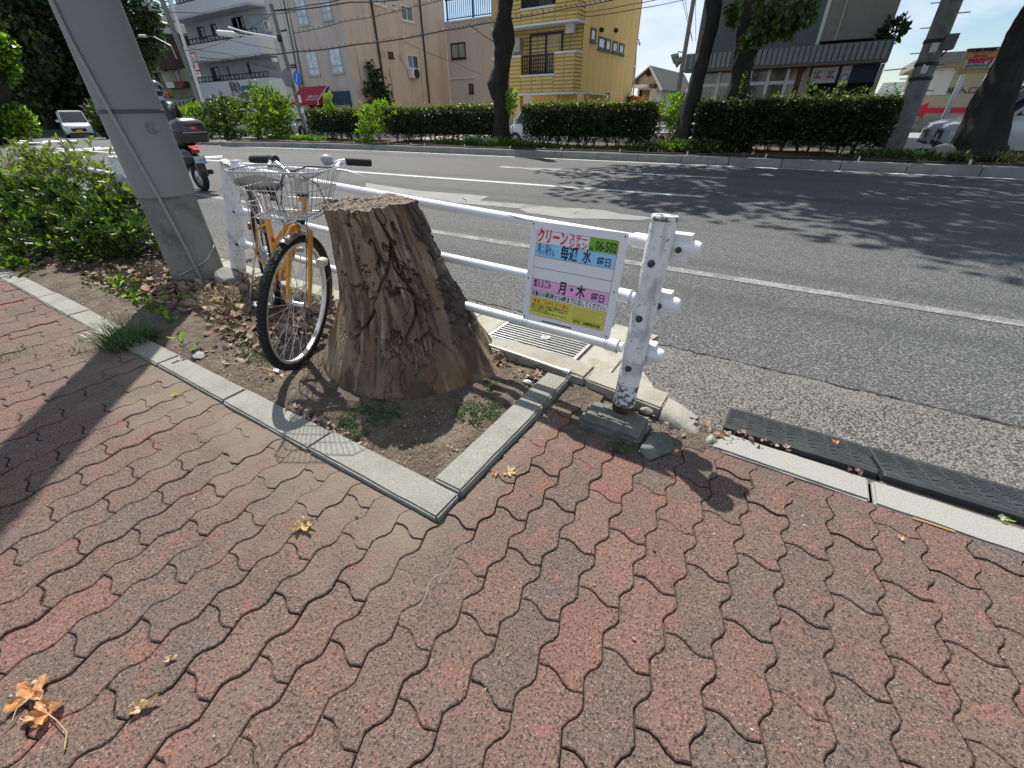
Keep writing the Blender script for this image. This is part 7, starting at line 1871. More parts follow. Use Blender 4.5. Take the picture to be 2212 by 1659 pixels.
# ------------------------------------------------------------------ vehicles
Mcarglass = mat('car_glass', (.02, .025, .03), .05, spec=.9)
Mtyre2 = mat('car_tyre', (.02, .02, .02), .8); Mrimc = mat('car_rim', (.45, .45, .46), .35, .7)
Mlamp = mat('headlamp_lens', (.55, .57, .6), .1, spec=.9); Mtail = mat('tail_lamp', (.45, .01, .01), .2)
Mplate = mat('number_plate_white', (.6, .6, .6), .5); Mplatey = mat('number_plate_yellow', (.75, .52, .02), .5); Mtrimb = mat('black_trim', (.02, .02, .022), .5)
def car(label, loc, rz, L, W, H, paint, kind='van', plate=Mplate, hood=.22, wr=.30, group=None):
    """front faces +x; origin on the ground under the middle"""
    t = thing('parked_car' if 'parked' in label else 'car', label, 'car', loc, rz, group)
    zb, zs = .22, H * .56
    bl = .10 * L                                             # bonnet length fraction
    hx = L / 2 - hood * L                                    # windscreen foot
    rear = -L / 2
    # lower body sections along x : (x, half width, z bottom, z top)
    S = [(-L / 2, W * .44, zb + .12, zs * .98), (-L / 2 + .06, W * .485, zb + .02, zs * 1.0), (-L / 2 + .5, W * .5, zb, zs), (hx - .25, W * .5, zb, zs), (hx + .1, W * .5, zb, zs * .985), (L / 2 - .35, W * .495, zb, zs * .86), (L / 2 - .08, W * .46, zb + .03, zs * .78), (L / 2, W * .40, zb + .10, zs * .66)]
    mb = MB(); prof = lambda w, z0, z1: [(-w * .93, z0), (-w, z0 + (z1 - z0) * .25), (-w, z0 + (z1 - z0) * .68), (-w * .965, z1 - .05), (-w * .90, z1), (w * .90, z1), (w * .965, z1 - .05), (w, z0 + (z1 - z0) * .68), (w, z0 + (z1 - z0) * .25), (w * .93, z0)]
    n = 10
    for (x, w, z0, z1) in S: mb.v += [(x, y, z) for y, z in prof(w, z0, z1)]
    for i in range(len(S) - 1):
        for k in range(n): k2 = (k + 1) % n; mb.f.append((i * n + k, (i + 1) * n + k, (i + 1) * n + k2, i * n + k2)); mb.m.append(0)
    mb.f.append(tuple(range(n))); mb.m.append(0); mb.f.append(tuple(range((len(S) - 1) * n, len(S) * n))[::-1]); mb.m.append(0)
    body = mb.build('body', paint, t, smooth=True)
    # cabin: pillars + roof in paint, glass set in
    rx0 = rear + (.06 if kind == 'van' else .5); rx1 = hx - (.55 if kind != 'van' else .42)
    foot_r = rear + .03; w0, w1 = W * .455, W * .40
    def P(x, y, z): return (x, y, z)
    top = H - .04
    rf = MB(); rr = [(rx0, w1 * .96, top - .03), (rx0 + .25, w1, top + .02), ((rx0 + rx1) / 2, w1, H), (rx1 - .2, w1, top + .02), (rx1, w1 * .97, top - .03)]
    for (x, w, z) in rr: rf.v += [(x, -w, z - .05), (x, -w * .93, z), (x, w * .93, z), (x, w, z - .05)]
    for i in range(len(rr) - 1):
        for k in range(4): k2 = (k + 1) % 4; rf.f.append((i * 4 + k, (i + 1) * 4 + k, (i + 1) * 4 + k2, i * 4 + k2)); rf.m.append(0)
    rf.f.append((0, 1, 2, 3)); rf.m.append(0); rf.f.append((16, 19, 18, 17)); rf.m.append(0)
    rf.build('roof', paint, t, smooth=True)
    zsill = zs - .01; zt = top - .06
    g = MB(); g.add([P(foot_r + .03, -w0 * .98, zsill), P(hx + .02, -w0 * .98, zsill), P(hx + .02, w0 * .98, zsill), P(foot_r + .03, w0 * .98, zsill), P(rx0 + .03, -w1 * .97, zt), P(rx1 - .03, -w1 * .97, zt), P(rx1 - .03, w1 * .97, zt), P(rx0 + .03, w1 * .97, zt)],
        [(0, 1, 5, 4), (1, 2, 6, 5), (2, 3, 7, 6), (3, 0, 4, 7)])
    gl = g.build('windows', Mcarglass, t)
    for s in (-1, 1):
        for (x0, x1, r_) in [(hx + .03, rx1, .035), (foot_r, rx0, .05)]: MB().tube([(x0, s * w0, zsill), (x1, s * w1, zt + .03)], r_, 6).build('pillar', paint, t, smooth=True)
        for f in (.36, .68):
            x0 = foot_r + (hx - foot_r) * f; x1 = rx0 + (rx1 - rx0) * f; MB().tube([(x0, s * w0 * .995, zsill), (x1, s * w1 * .99, zt + .02)], .03, 5).build('pillar', Mtrimb, t)
        m = MB(); m.cbox((hx - .12, s * (W / 2 + .10), zs + .10), (.10, .18, .14)); m.build('mirror', paint, t)
        MB().cbox((L / 2 - .16, s * W * .37, zs * .70), (.22, W * .20, .14), rz=-s * .35).build('headlight', Mlamp, t)
        MB().cbox((rear + .02, s * W * .42, zs * .8), (.08, .12, .30)).build('tail_light', Mtail, t)
        for f in (.36, .66): MB().cbox((foot_r + (hx - foot_r) * f + .12, s * (W / 2 + .004), zs * .84), (.14, .025, .03)).build('door_handle', paint, body)
        for xw in (L / 2 - .72, -L / 2 + .62):
            a = MB(); a.lathe([(0, -.10), (wr * .92, -.10), (wr, -.06), (wr, .06), (wr * .92, .10), (wr * .68, .10), (wr * .62, .06), (0, .06)], (xw, s * (W / 2 - .09), wr), (0, s, 0), 20); w_ = a.build('wheel', Mtyre2, t, smooth=True)
            b = MB(); b.lathe([(wr * .66, .085), (wr * .60, .10), (wr * .5, .075), (.06, .085), (0, .095)], (xw, s * (W / 2 - .09), wr), (0, s, 0), 12); b.build('rim', Mrimc, w_)
            q = MB(); q.lathe([(wr * 1.13, -.005), (wr * 1.13, .012), (wr * .9, .012)], (xw, s * (W / 2 - .006), wr), (0, s, 0), 20); q.build('wheel_arch', Mtrimb, body)
    MB().cbox((L / 2 - .02, 0, zs * .52), (.06, W * .52, .20)).build('grille', Mtrimb, t)
    MB().cbox((L / 2 - .01, 0, zs * .30), (.05, W * .78, .07)).build('lower_grille', Mtrimb, t)
    MB().cbox((L / 2 + .018, 0, zs * .44), (.012, .34, .17)).build('number_plate', plate, t)
    MB().cbox((L / 2 - .02, 0, zs * .66), (.05, W * .5, .03)).build('chrome_strip', Mrimc, t)
    for s in (-.18, .3): MB().tube([(hx + .04, s * W, zsill + .03), (hx - .14, s * W + .35, zsill + .22)], .012, 4).build('wiper', Mtrimb, gl)
    return t
Mcw = mat('car_white', (.60, .62, .64), .25, spec=.6, coat=.6); Mcs = mat('car_silver', (.45, .46, .48), .25, .4, spec=.6, coat=.6); Mcr_ = mat('car_red', (.26, .05, .045), .25, coat=.6); Mcp = mat('car_pearl', (.58, .57, .53), .25, coat=.6)
cp_ = G(150, 296, ROADZ)
ct = car('white kei car with a yellow number plate driving toward the camera at the far left', (-47.5, 14.0, ROADZ), rad(-14), 3.6, 1.62, 1.72, Mcw, 'van', Mplatey, .20, .29)
car('reddish car behind the grassy mound at the far left', tuple(AY(72, 285, 16.8)[:2]) + (ROADZ,), rad(-12), 4.0, 1.66, 1.5, Mcr_, 'sedan', Mplate, .26, .30)
def at_(u, v, Y): q = AY(u, v, Y); return q.x
car('parked white van whose roof shows above the clipped hedge under the yellow building', (at_(1172, 230, 20.2), 20.2, -.28), rad(180), 3.4, 1.6, 1.72, Mcw, 'van', Mplate, .20)
car('parked white van at the right end of the yellow building, mostly behind the hedge', (at_(1335, 225, 19.8), 19.6, -.34), rad(0), 4.0, 1.7, 1.72, Mcp, 'van', Mplate, .20)
car('parked pale car behind the tall bright green shrub at the left', (at_(545, 245, 21), 21., .03), rad(180), 4.2, 1.7, 1.55, Mcw, 'sedan', Mplate, .25)
car('parked silver wagon just left of the massive leaning trunk', (at_(2262, 240, 18.8), 18.8, -.03), rad(180), 4.6, 1.75, 1.72, Mcs, 'sedan', Mplate, .23)
car('parked white car right of the massive leaning trunk at the photo edge', (at_(2330, 240, 17.2), 17.4, .03), rad(180), 4.6, 1.78, 1.60, Mcw, 'sedan', Mplate, .24)
t = thing('parked_motorbike', 'white motorbike parked on the sidewalk behind the grass, left of the clipped hedges', 'motorbike', (at_(635, 268, 17.5), 17.5, .03)); 
MB().cbox((0, 0, .75), (.7, .3, .35)).cbox((-.45, 0, .95), (.4, .35, .3)).build('fairing', Mcw, t); MB().cbox((.3, 0, .85), (.6, .28, .14)).build('seat', Mtrimb, t)
for x_ in (-.6, .6): MB().lathe([(.16, -.05), (.30, -.05), (.30, .05), (.16, .05)], (x_, 0, .30), (0, 1, 0), 16).build('wheel', Mtyre2, t)
MB().tube([(-.35, -.35, 1.15), (-.35, .35, 1.15)], .02, 6).build('handlebar', Mtrimb, t); MB().cbox((-.62, 0, .55), (.16, .12, .5)).build('fork', Mtrimb, t)
t = thing('parked_bicycle', 'dark bicycle leaning behind the far guard rail beside the slender trunk', 'bicycle', (at_(1418, 285, 16.6), 16.6, .03)); 
for x_ in (-.52, .52): MB().lathe([(.30, -.02), (.33, -.02), (.33, .02), (.30, .02)], (x_, 0, .33), (0, 1, 0), 20).build('wheel', Mtyre2, t)
MB().tube([(-.52, 0, .33), (-.35, 0, .85), (.1, 0, .45), (.52, 0, .33), (.2, 0, .8), (.1, 0, .45)], .018, 6).build('frame', Mtrimb, t); MB().tube([(-.35, 0, .85), (-.30, 0, 1.02)], .015, 5).build('stem', Mtrimb, t); MB().cbox((.22, 0, .88), (.24, .12, .06)).build('saddle', Mtrimb, t)

# ------------------------------------------------------------------ scooter and rider (seen from behind, mostly behind the pole)
SX, SY = G(435, 411, ROADZ)[:2]
t = thing('motor_scooter', 'black motor scooter with a dark top box carrying a red reflector, riding away', 'scooter', (SX + .14, SY, ROADZ), rad(180)); t.scale = (.96, .96, .96)
Mblk = mat('scooter_black', (.012, .012, .013), .25, spec=.6, coat=.5); Mbox = mat('top_box_black', (.030, .026, .026), .3, spec=.5, coat=.4)
def tyre(x, r=.235):
    w = MB(); w.lathe([(r * .62, -.045), (r * .85, -.055), (r, -.03), (r, .03), (r * .85, .055), (r * .62, .045), (r * .62, -.045)], (x, 0, r), (0, 1, 0), 24); w_ = w.build('wheel', Mtyre2, t, smooth=True)
    MB().lathe([(r * .62, -.03), (.04, -.05), (.04, .05), (r * .62, .03)], (x, 0, r), (0, 1, 0), 14).build('rim', Mrimc, w_)
tyre(0); tyre(1.22)
secs = [(-.20, .05, .55, .62), (-.05, .12, .48, .74), (.2, .16, .38, .80), (.5, .16, .30, .76), (.62, .13, .24, .40), (.9, .16, .22, .34), (1.05, .15, .25, .9), (1.15, .10, .5, 1.05)]
b = MB(); n = 10
for (x, w, z0, z1) in secs:
    for k in range(n): q = 2 * math.pi * k / n; b.v.append((x, w * math.cos(q) * (1 if abs(math.cos(q)) < .8 else .95), (z0 + z1) / 2 + (z1 - z0) / 2 * math.sin(q)))
for i in range(len(secs) - 1):
    for k in range(n): k2 = (k + 1) % n; b.f.append((i * n + k, (i + 1) * n + k, (i + 1) * n + k2, i * n + k2)); b.m.append(0)
b.f.append(tuple(range(n))); b.m.append(0); b.f.append(tuple(range((len(secs) - 1) * n, len(secs) * n))[::-1]); b.m.append(0)
b.build('body', Mblk, t, smooth=True)
s_ = MB()
for i, (x, w, z, h) in enumerate([(-.12, .10, .82, .03), (.1, .14, .83, .05), (.35, .15, .80, .05), (.6, .12, .78, .04)]):
    for k in range(8): q = 2 * math.pi * k / 8; s_.v.append((x, w * math.cos(q), z + h * math.sin(q)))
for i in range(3):
    for k in range(8): s_.f.append((i * 8 + k, (i + 1) * 8 + k, (i + 1) * 8 + (k + 1) % 8, i * 8 + (k + 1) % 8)); s_.m.append(0)
s_.build('seat', Mtrimb, t, smooth=True)
tb = MB(); N_ = 24
prof = [(.0, .86), (.19, .865), (.205, .90), (.215, .98), (.213, 1.0), (.215, 1.01), (.205, 1.10), (.17, 1.155), (.09, 1.185), (0, 1.19)]
for (r_, z) in prof:
    for k in range(N_):
        q = 2 * math.pi * k / N_; cx_, sy_ = math.cos(q), math.sin(q); tb.v.append((-.20 + 1.05 * r_ * math.copysign(abs(cx_) ** .6, cx_), r_ * 1.38 * math.copysign(abs(sy_) ** .6, sy_), .84 + (z - .86) * 1.22))
for i in range(len(prof) - 1):
    for k in range(N_): tb.f.append((i * N_ + k, i * N_ + (k + 1) % N_, (i + 1) * N_ + (k + 1) % N_, (i + 1) * N_ + k)); tb.m.append(0)
box_ = tb.build('top_box', Mbox, t, smooth=True)
MB().lathe([(.0, .012), (.06, .010), (.10, 0)], (-.375, 0, 1.135), (-.75, 0, .66), 18).build('red_reflector', mat('red_reflector_plastic', (.65, .02, .05), .15, spec=.8, coat=.8), box_)
MB().cbox((-.43, 0, 1.015), (.012, .40, .012)).build('seam_strip', Mrimc, box_)
MB().cbox((-.22, 0, .775), (.03, .16, .03)).build('tail_light', mat('tail_light_lit', (.6, .02, .01), .3, emit=((1, .04, .015), 1.0)), t)
MB().cbox((-.20, 0, .70), (.05, .12, .05)).build('lower_light', Mtail, t)
plb = MB().cbox((-.26, 0, .56), (.012, .20, .125)).build('number_plate', mat('plate_pale', (.58, .62, .62), .5), t)
MB().cbox((-.262, 0, .505), (.014, .21, .018)).build('plate_frame', mat('plate_blue_frame', (.05, .20, .55), .4), plb)
text('・14-32', .062, mat('plate_green_ink', (.02, .10, .10), .6), plb, (-.268, .088, .535), Matrix(((0, 0, -1), (-1, 0, 0), (0, 1, 0))), .17, ext=.001, bold=.0015)
MB().cbox((-.18, 0, .40), (.05, .16, .26)).build('rear_mudguard', Mblk, t); MB().tube([(.05, -.14, .3), (.55, -.15, .28), (-.2, -.15, .34)], .045, 8).build('exhaust', Mtrimb, t)
MB().tube([(1.0, -.32, 1.02), (1.05, -.1, 1.0), (1.05, .1, 1.0), (1.0, .32, 1.02)], .018, 8).build('handlebar', Mtrimb, t)
for s in (-1, 1): MB().tube([(1.05, s * .2, 1.0), (1.08, s * .28, 1.2)], .006, 5).cbox((1.08, s * .30, 1.22), (.02, .12, .08)).build('mirror', Mtrimb, t)
# rider
SW_ = lambda p: Vector((SX - p[0], SY - p[1], ROADZ + p[2]))
pr_ = thing('person', 'rider in a black jacket and black helmet sitting on the scooter, seen from behind', 'person', (SX - .12, SY - .02, ROADZ), rad(180)); pr_.scale = (1, 1, 1)
def skin(name, verts, edges, m, parent, sub=2):
    me = bpy.data.meshes.new(name); me.from_pydata([v[:3] for v in verts], edges, []); o = bpy.data.objects.new(name, me); COL.objects.link(o)
    md = o.modifiers.new('s', 'SKIN'); o.modifiers.new('u', 'SUBSURF').levels = sub
    for i, v in enumerate(verts): r_ = v[3]; me.skin_vertices[0].data[i].radius = (r_[0], r_[1]) if isinstance(r_, tuple) else (r_, r_)
    me.skin_vertices[0].data[0].use_root = True
    dg = bpy.context.evaluated_depsgraph_get(); dg.update(); m2 = bpy.data.meshes.new_from_object(o.evaluated_get(dg)); bpy.data.objects.remove(o); bpy.data.meshes.remove(me)
    m2.name = name; m2.materials.clear(); m2.materials.append(m); m2.polygons.foreach_set('use_smooth', [True] * len(m2.polygons)); return link(name, m2, parent)
# local x forward; hips at (0,0,.93)
Vt = [(0, 0, .92, (.15, .18)), (.02, 0, 1.06, (.13, .17)), (.06, 0, 1.22, (.125, .19)), (.09, 0, 1.36, (.11, .20)), (.10, 0, 1.44, (.07, .08)), (.11, 0, 1.52, .062),
      (.10, .17, 1.37, .075), (.16, .25, 1.20, .062), (.34, .27, 1.10, .052), (.52, .27, 1.09, .042), (.10, -.17, 1.37, .075), (.16, -.25, 1.20, .062), (.34, -.27, 1.10, .052), (.52, -.27, 1.09, .042),
      (.05, .11, .90, .10), (.42, .17, .90, .080), (.46, .16, .52, .055), (.52, .15, .36, .045), (.05, -.11, .90, .10), (.42, -.17, .90, .080), (.46, -.16, .52, .055), (.52, -.15, .36, .045)]
Ed = [(0, 1), (1, 2), (2, 3), (3, 4), (4, 5), (3, 6), (6, 7), (7, 8), (8, 9), (3, 10), (10, 11), (11, 12), (12, 13), (0, 14), (14, 15), (15, 16), (16, 17), (0, 18), (18, 19), (19, 20), (20, 21)]
Mjk = mat('black_jacket', (.014, .014, .018), .32, spec=.6, bump=[(14, .02)])
skin('body', Vt, Ed, Mjk, pr_)
hm = MB(); hc = Vector((.13, 0, 1.62))
for i in range(13):
    ph = math.pi * i / 12
    for k in range(20): q = 2 * math.pi * k / 20; hm.v.append((hc.x + .152 * math.sin(ph) * math.cos(q), hc.y + .128 * math.sin(ph) * math.sin(q), hc.z + .135 * math.cos(ph) * (1 if i < 9 else .92)))
for i in range(12):
    for k in range(20): hm.f.append((i * 20 + k, i * 20 + (k + 1) % 20, (i + 1) * 20 + (k + 1) % 20, (i + 1) * 20 + k)); hm.m.append(0)
hel = hm.build('helmet', mat('helmet_black', (.012, .012, .014), .12, spec=.8, coat=1.0), pr_, smooth='all')
MB().cbox((-.02, .03, 1.60), (.015, .06, .012)).cbox((-.02, -.04, 1.60), (.015, .02, .012)).build('helmet_mark', Mwtrim, hel)
MB().lathe([(.075, 0), (.085, .03), (.07, .07)], (.10, 0, 1.45), (0, 0, 1), 14).build('scarf', mat('pale_blue_cloth', (.35, .42, .55), .8), pr_, smooth=True)
for s in (-1, 1):
    MB().cbox((.60, s * .15, .33), (.26, .09, .08)).build('shoe', Mtrimb, pr_)
    # gloved hand closed round the grip: palm and five fingers
    c = Vector((.585, s * .27, 1.085)); hd_ = MB(); hd_.cbox(c - Vector((.02, 0, 0)), (.06, .085, .035))
    for k, (o_f, l_) in enumerate([(-.032, .9), (-.011, 1.0), (.011, .95), (.032, .8)]): hd_.tube([c + Vector((.01, o_f, .012)), c + Vector((.045 * l_, o_f, .012)), c + Vector((.06 * l_, o_f, -.014)), c + Vector((.035, o_f, -.030))], [.0105, .0105, .0095, .008], 6)
    hd_.tube([c + Vector((-.03, -s * .04, 0)), c + Vector((.0, -s * .055, -.02)), c + Vector((.03, -s * .045, -.03))], [.013, .011, .009], 6)
    hd_.build('glove', Mtrimb, pr_, smooth=True)

# ------------------------------------------------------------------ far poles, wires
def pole(name, label, cat, p0, p1, Y, r0, r1, m, extend=4.0, z0=None):
    a, b = AY(*p0, Y), AY(*p1, Y); d = (b - a).normalized(); b = b + d * extend
    if z0 is not None: a = a - d * ((a.z - z0) / d.z)
    t = thing(name, label, cat, a); L = a
    MB().tube([Vector((0, 0, 0)), (b - a) * .5, b - a], [r0, (r0 + r1) / 2, r1], 14).build('shaft', m, t, smooth=True); return t, a, d
t, a, d = pole('utility_pole', 'dark leaning utility pole with white plates and a speaker box, right of the grey shop', 'utility pole', ze(845, 950), ze(1225, 0), 17.2, .24, .19, M_pole, 4, 0)
FW_ = PLY(17.2)
for (x0, y0, x1, y1) in [(1010, 410, 1075, 495), (930, 605, 985, 690)]:
    bpx(t, 'white_plate', FW_, ze(x0 + 18, y0), ze(x1 - 18, y1), .20, .235, Mwtrim)
for y_ in (385, 600, 735):
    q = AY(*ze(1225 - (y_) * .40, y_), 17.2); MB().lathe([(.24, -.04), (.245, 0), (.24, .04)], q - a, d, 16).build('band', Mtrimb, t)
for k in range(9):
    q = AY(*ze(1235 - k * 52, 10 + k * 120), 17.2); s = 1 if k % 2 else -1; MB().tube([q - a, q - a + Vector((s * .42, 0, 0))], .014, 5).build('step_bolt', M_steel, t)
bxo = bpx(t, 'equipment_box', FW_, ze(1165, 325), ze(1225, 462), -.2, .2, mat('box_grey', (.13, .14, .16), .6)); 
for y_ in (355, 430): MB().tube([AY(*ze(1110, y_ + 10), 17.2) - a, AY(*ze(1180, y_), 17.2) - a], .03, 6).build('box_arm', Mtrimb, bxo)
MB().tube([AY(*ze(1180, 465), 17.2) - a, AY(*ze(1120, 530), 17.2) - a, AY(*ze(1060, 560), 17.2) - a, AY(*ze(1020, 700), 17.2) - a, AY(*ze(940, 870), 17.2) - a], .02, 6).build('cable', Mtrimb, t, smooth=True)
t, a, d = pole('light_pole', 'thin pale lamp pole with two floodlights left of the grey shop building', 'lamp pole', zd(150, 950), zd(310, 0), 25.0, .11, .08, mat('pinkish_pole', (.30, .25, .24), .7), 3, 0)
for (x0, y0, x1, y1) in [(205, 490, 150, 530), (205, 560, 175, 568)]:
    q = AY(*zd(x0, y0), 25.) - a; q2 = AY(*zd(x1, y1), 25.) - a; MB().tube([q, q.lerp(q2, .7) + Vector((0, 0, .15)), q2], .03, 6).build('lamp_arm', M_steel, t)
    MB().lathe([(.10, -.1), (.22, .18), (0, .2)], q2, (-.8, -.3, -.5), 12).build('floodlight', mat('lamp_grey', (.3, .3, .3), .5) if 'lamp_grey' not in bpy.data.materials else bpy.data.materials['lamp_grey'], t)
t, a, d = pole('utility_pole', 'grey concrete utility pole left of the apartment blocks, with a lamp bracket', 'utility pole', za(1800, 1010), za(1410, 0), 22.0, .20, .16, M_pole, 3, 0)
MB().tube([AY(*za(1540, 510), 22.) - a, AY(*za(1490, 400), 22.) - a, AY(*za(1340, 320), 22.) - a, AY(*za(1220, 315), 22.) - a], .035, 6).build('lamp_arm', M_steel, t, smooth=True)
MB().tube([AY(*za(1275, 315), 22.) - a, AY(*za(1215, 312), 22.) - a], .10, 8).build('street_lamp_head', Mwtrim, t)
for (x_, y_) in [(1275, 20), (1310, 80), (1250, 40)]:
    MB().tube([AY(*za(x_ + 120, y_ + 20), 22.) - a, AY(*za(x_, y_), 22.) - a], .03, 5).lathe([(.12, -.1), (.12, .1), (0, .12)], AY(*za(x_, y_), 22.) - a, (0, 0, 1), 8).build('insulator', mat('insulator_violet', (.25, .24, .32), .4) if 'insulator_violet' not in bpy.data.materials else bpy.data.materials['insulator_violet'], t)
t, a, d = pole('sign_pole', 'pale thin pole carrying a red-bordered no-parking style road sign', 'road sign', za(1815, 1030), za(1485, 0), 21.3, .13, .10, Mwtrim, 2, 0); FS2 = PLY(21.3)
q = AY(*za(1706, 540), 21.1)
bd2 = MB().cbox(Vector((q.x, 21.08, q.z)) - a, (.62, .03, 1.15), M=Matrix.Rotation(rad(0), 3, 'Y')).build('sign_board', mat('road_sign_red', (.55, .03, .03), .5), t)
MB().cbox(Vector((q.x, 21.055, q.z)) - a, (.44, .02, .95)).build('sign_face', Mwtrim, bd2)
MB().tube([Vector((q.x - .16, 21.03, q.z + .35)) - a, Vector((q.x + .16, 21.03, q.z - .35)) - a], .02, 4).tube([Vector((q.x + .14, 21.03, q.z + .3)) - a, Vector((q.x - .14, 21.03, q.z - .1)) - a], .012, 4).build('cross_stroke', bpy.data.materials['blue_plastic'], bd2)
q = AY(*za(1728, 640), 21.1); MB().cbox(Vector((q.x, 21.08, q.z)) - a, (.62, .03, .36)).build('lower_plate', Mwtrim, t); MB().cbox(Vector((q.x, 21.06, q.z)) - a, (.36, .02, .06)).build('red_mark', Mredp, t)
t, a, d = pole('utility_pole', 'slim wooden-grey utility pole with a traffic mirror and blue sign before the pinkish building', 'utility pole', zb(630, 1000), zb(385, 95), 19.5, .13, .10, M_pole, .3, 0)
MB().tube([AY(*zb(440, 330), 19.5) - a, AY(*zb(200, 290), 19.5) - a, AY(*za(2120, 275), 19.5) - a, AY(*za(1990, 235), 19.5) - a], .045, 7).build('lamp_arm', Mwtrim, t, smooth=True)
MB().tube([AY(*zb(450, 340), 19.5) - a, AY(*zb(240, 320), 19.5) - a, AY(*zb(50, 300), 19.5) - a], .03, 6).build('lamp_arm', Mwtrim, t, smooth=True)
hl = MB().tube([AY(*zb(60, 305), 19.4) - a, AY(*za(2040, 300), 19.4) - a, AY(*za(1905, 285), 19.4) - a], [.10, .16, .15], 10).build('street_lamp_head', Mwtrim, t, smooth=True)
MB().cbox(AY(*za(2060, 318), 19.4) - a, (.5, .12, .06)).build('lamp_glass', Mcurt, hl)
q = AY(*zb(512, 680), 19.3) - a; MB().lathe([(0, .03), (.42, .02), (.46, 0), (.42, -.02), (.2, -.10), (0, -.12)], q, (.1, -1, 0), 24).build('traffic_mirror_back', mat('mirror_back', (.17, .18, .20), .5), t, smooth=True)
q = AY(*zb(600, 680), 19.2) - a; MB().lathe([(0, .012), (.34, .012), (.34, -.012), (0, -.012)], q, (.05, -1, 0), 24).build('blue_sign', mat('road_sign_blue', (.03, .16, .62), .5), t)
MB().tube([q + Vector((-.12, -.03, -.2)), q + Vector((.10, -.03, .2))], .03, 5).build('arrow', Mwtrim, t)
for (x0, y0, x1, y1) in [(605, 830, 640, 895), (628, 938, 665, 985), (610, 640, 660, 740)]: bpx(t, 'small_plate', PLY(19.4), zb(x0, y0), zb(x1, y1), 0, .03, M_grey_con if y0 == 640 else Mwtrim)
q = AY(*zb(445, 335), 19.3) - a; MB().lathe([(.14, -.15), (.14, .15), (0, .16)], q, (0, 0, 1), 10).build('junction_box', Mtrimb, t)
for y_ in (570, 590, 270): q = AY(*zb(385 + y_ * .27, y_), 19.4) - a; MB().cbox(q + Vector((.25, 0, 0)), (.5, .08, .08)).build('cross_bracket', Mtrimb, t)
def wire(label, pts, r=.018, cat='cable', lash=False):
    P = [AY(u, v, Y) for (u, v, Y) in pts]; o = P[0]; t = thing('overhead_wire', label, cat, o)
    Q = []
    for i in range(len(P) - 1):
        for k in range(8):
            f = k / 8; q = P[i].lerp(P[i + 1], f); q.z -= math.sin(f * math.pi) * .10 * (P[i + 1] - P[i]).length / 10; Q.append(q - o)
    Q.append(P[-1] - o)
    MB().tube(Q, r, 5).build('cable', Mtrimb, t)
    if lash:
        W = []
        for i in range(len(Q) - 1):
            for k in range(6): f = k / 6; q = Q[i].lerp(Q[i + 1], f); w = (i * 6 + k) * 1.3; W.append(q + Vector((0, math.cos(w) * .06, .05 + math.sin(w) * .06)))
        MB().tube(W, .008, 4).build('lashing', Mtrimb, t)
V3 = lambda f, L, Y: [(*f(x, y), Y) for x, y in L]
wire('thick dark wire crossing the upper windows of the pinkish building', V3(zb, [(400, 95), (1050, 20), (1560, -12)], 19.4), .028)
wire('second dark wire just above, crossing the pinkish building near the photo top', V3(zb, [(395, 88), (720, 42), (985, -5)], 19.4), .022)
wire('wavy lashed cable crossing between upper and lower windows of the pinkish building', V3(zb, [(560, 292), (1000, 190), (1610, 60), (1860, 0)], 19.0), .014, lash=True)
wire('longest dark cable running from the left pole across to the top of the yellow building', V3(zb, [(-300, 540), (290, 480), (590, 450), (1100, 390), (1900, 262), (2212, 205)], 18.5) + V3(zc, [(480, 160), (960, 68), (1380, -10)], 18.5), .030, lash=True)
wire('thin cable over the upper right part of the yellow building', V3(zc, [(1100, 110), (1500, 40), (1750, -5)], 20), .012)
wire('thin cable from the yellow wall to the upper right sky', V3(zc, [(1110, 148), (1560, 78), (1990, -5)], 20), .012)
wire('dark cable crossing the top of the blue-grey block', V3(za, [(1090, 66), (1700, 110), (2212, 128), (2575, 100)], 21), .020)
wire('thin cable crossing the sky and the brown building at the left', V3(za, [(1165, 360), (1600, 405), (1990, 470), (2420, 610)], 22), .016)
wire('cable dropping to the slim pole across the blue-grey balconies', V3(za, [(1570, 310), (1990, 345), (2350, 420), (2450, 440)], 20.5), .014)
wire('lower cable bundle across the second balcony of the blue-grey block', V3(za, [(1745, 500), (2050, 515), (2400, 590)], 20), .022)
wire('sagging cable pair left of the slim pole', V3(zb, [(-560, 440), (-230, 425), (0, 345), (370, 130)], 20), .016)
wire('thin cable crossing the beige building toward the dark trunk', V3(zb, [(1520, 360), (2000, 560), (2212, 650)], 21), .010)
wire('cable joint bundle by the duct on the beige building', V3(zb, [(2100, 225), (2150, 250), (2250, 330)], 19) + V3(zc, [(352, 378)], 19), .016)
wire('near yellowish cable across the dark trees at the far left', V3(za, [(-20, 195), (230, 225), (480, 262)], 26), .025)
for k, (x0, x1) in enumerate([(205, 300), (228, 302), (330, 332)]): wire(['left of three fine wires beside the lamp pole', 'middle of three fine wires beside the lamp pole', 'right of three fine wires beside the lamp pole'][k], V3(zd, [(x0, -5), (x1, 385)], 30), .012)
wire('faint wire in the sky right of the grey shop building', V3(ze, [(590, 658), (890, 625)], 40), .03)

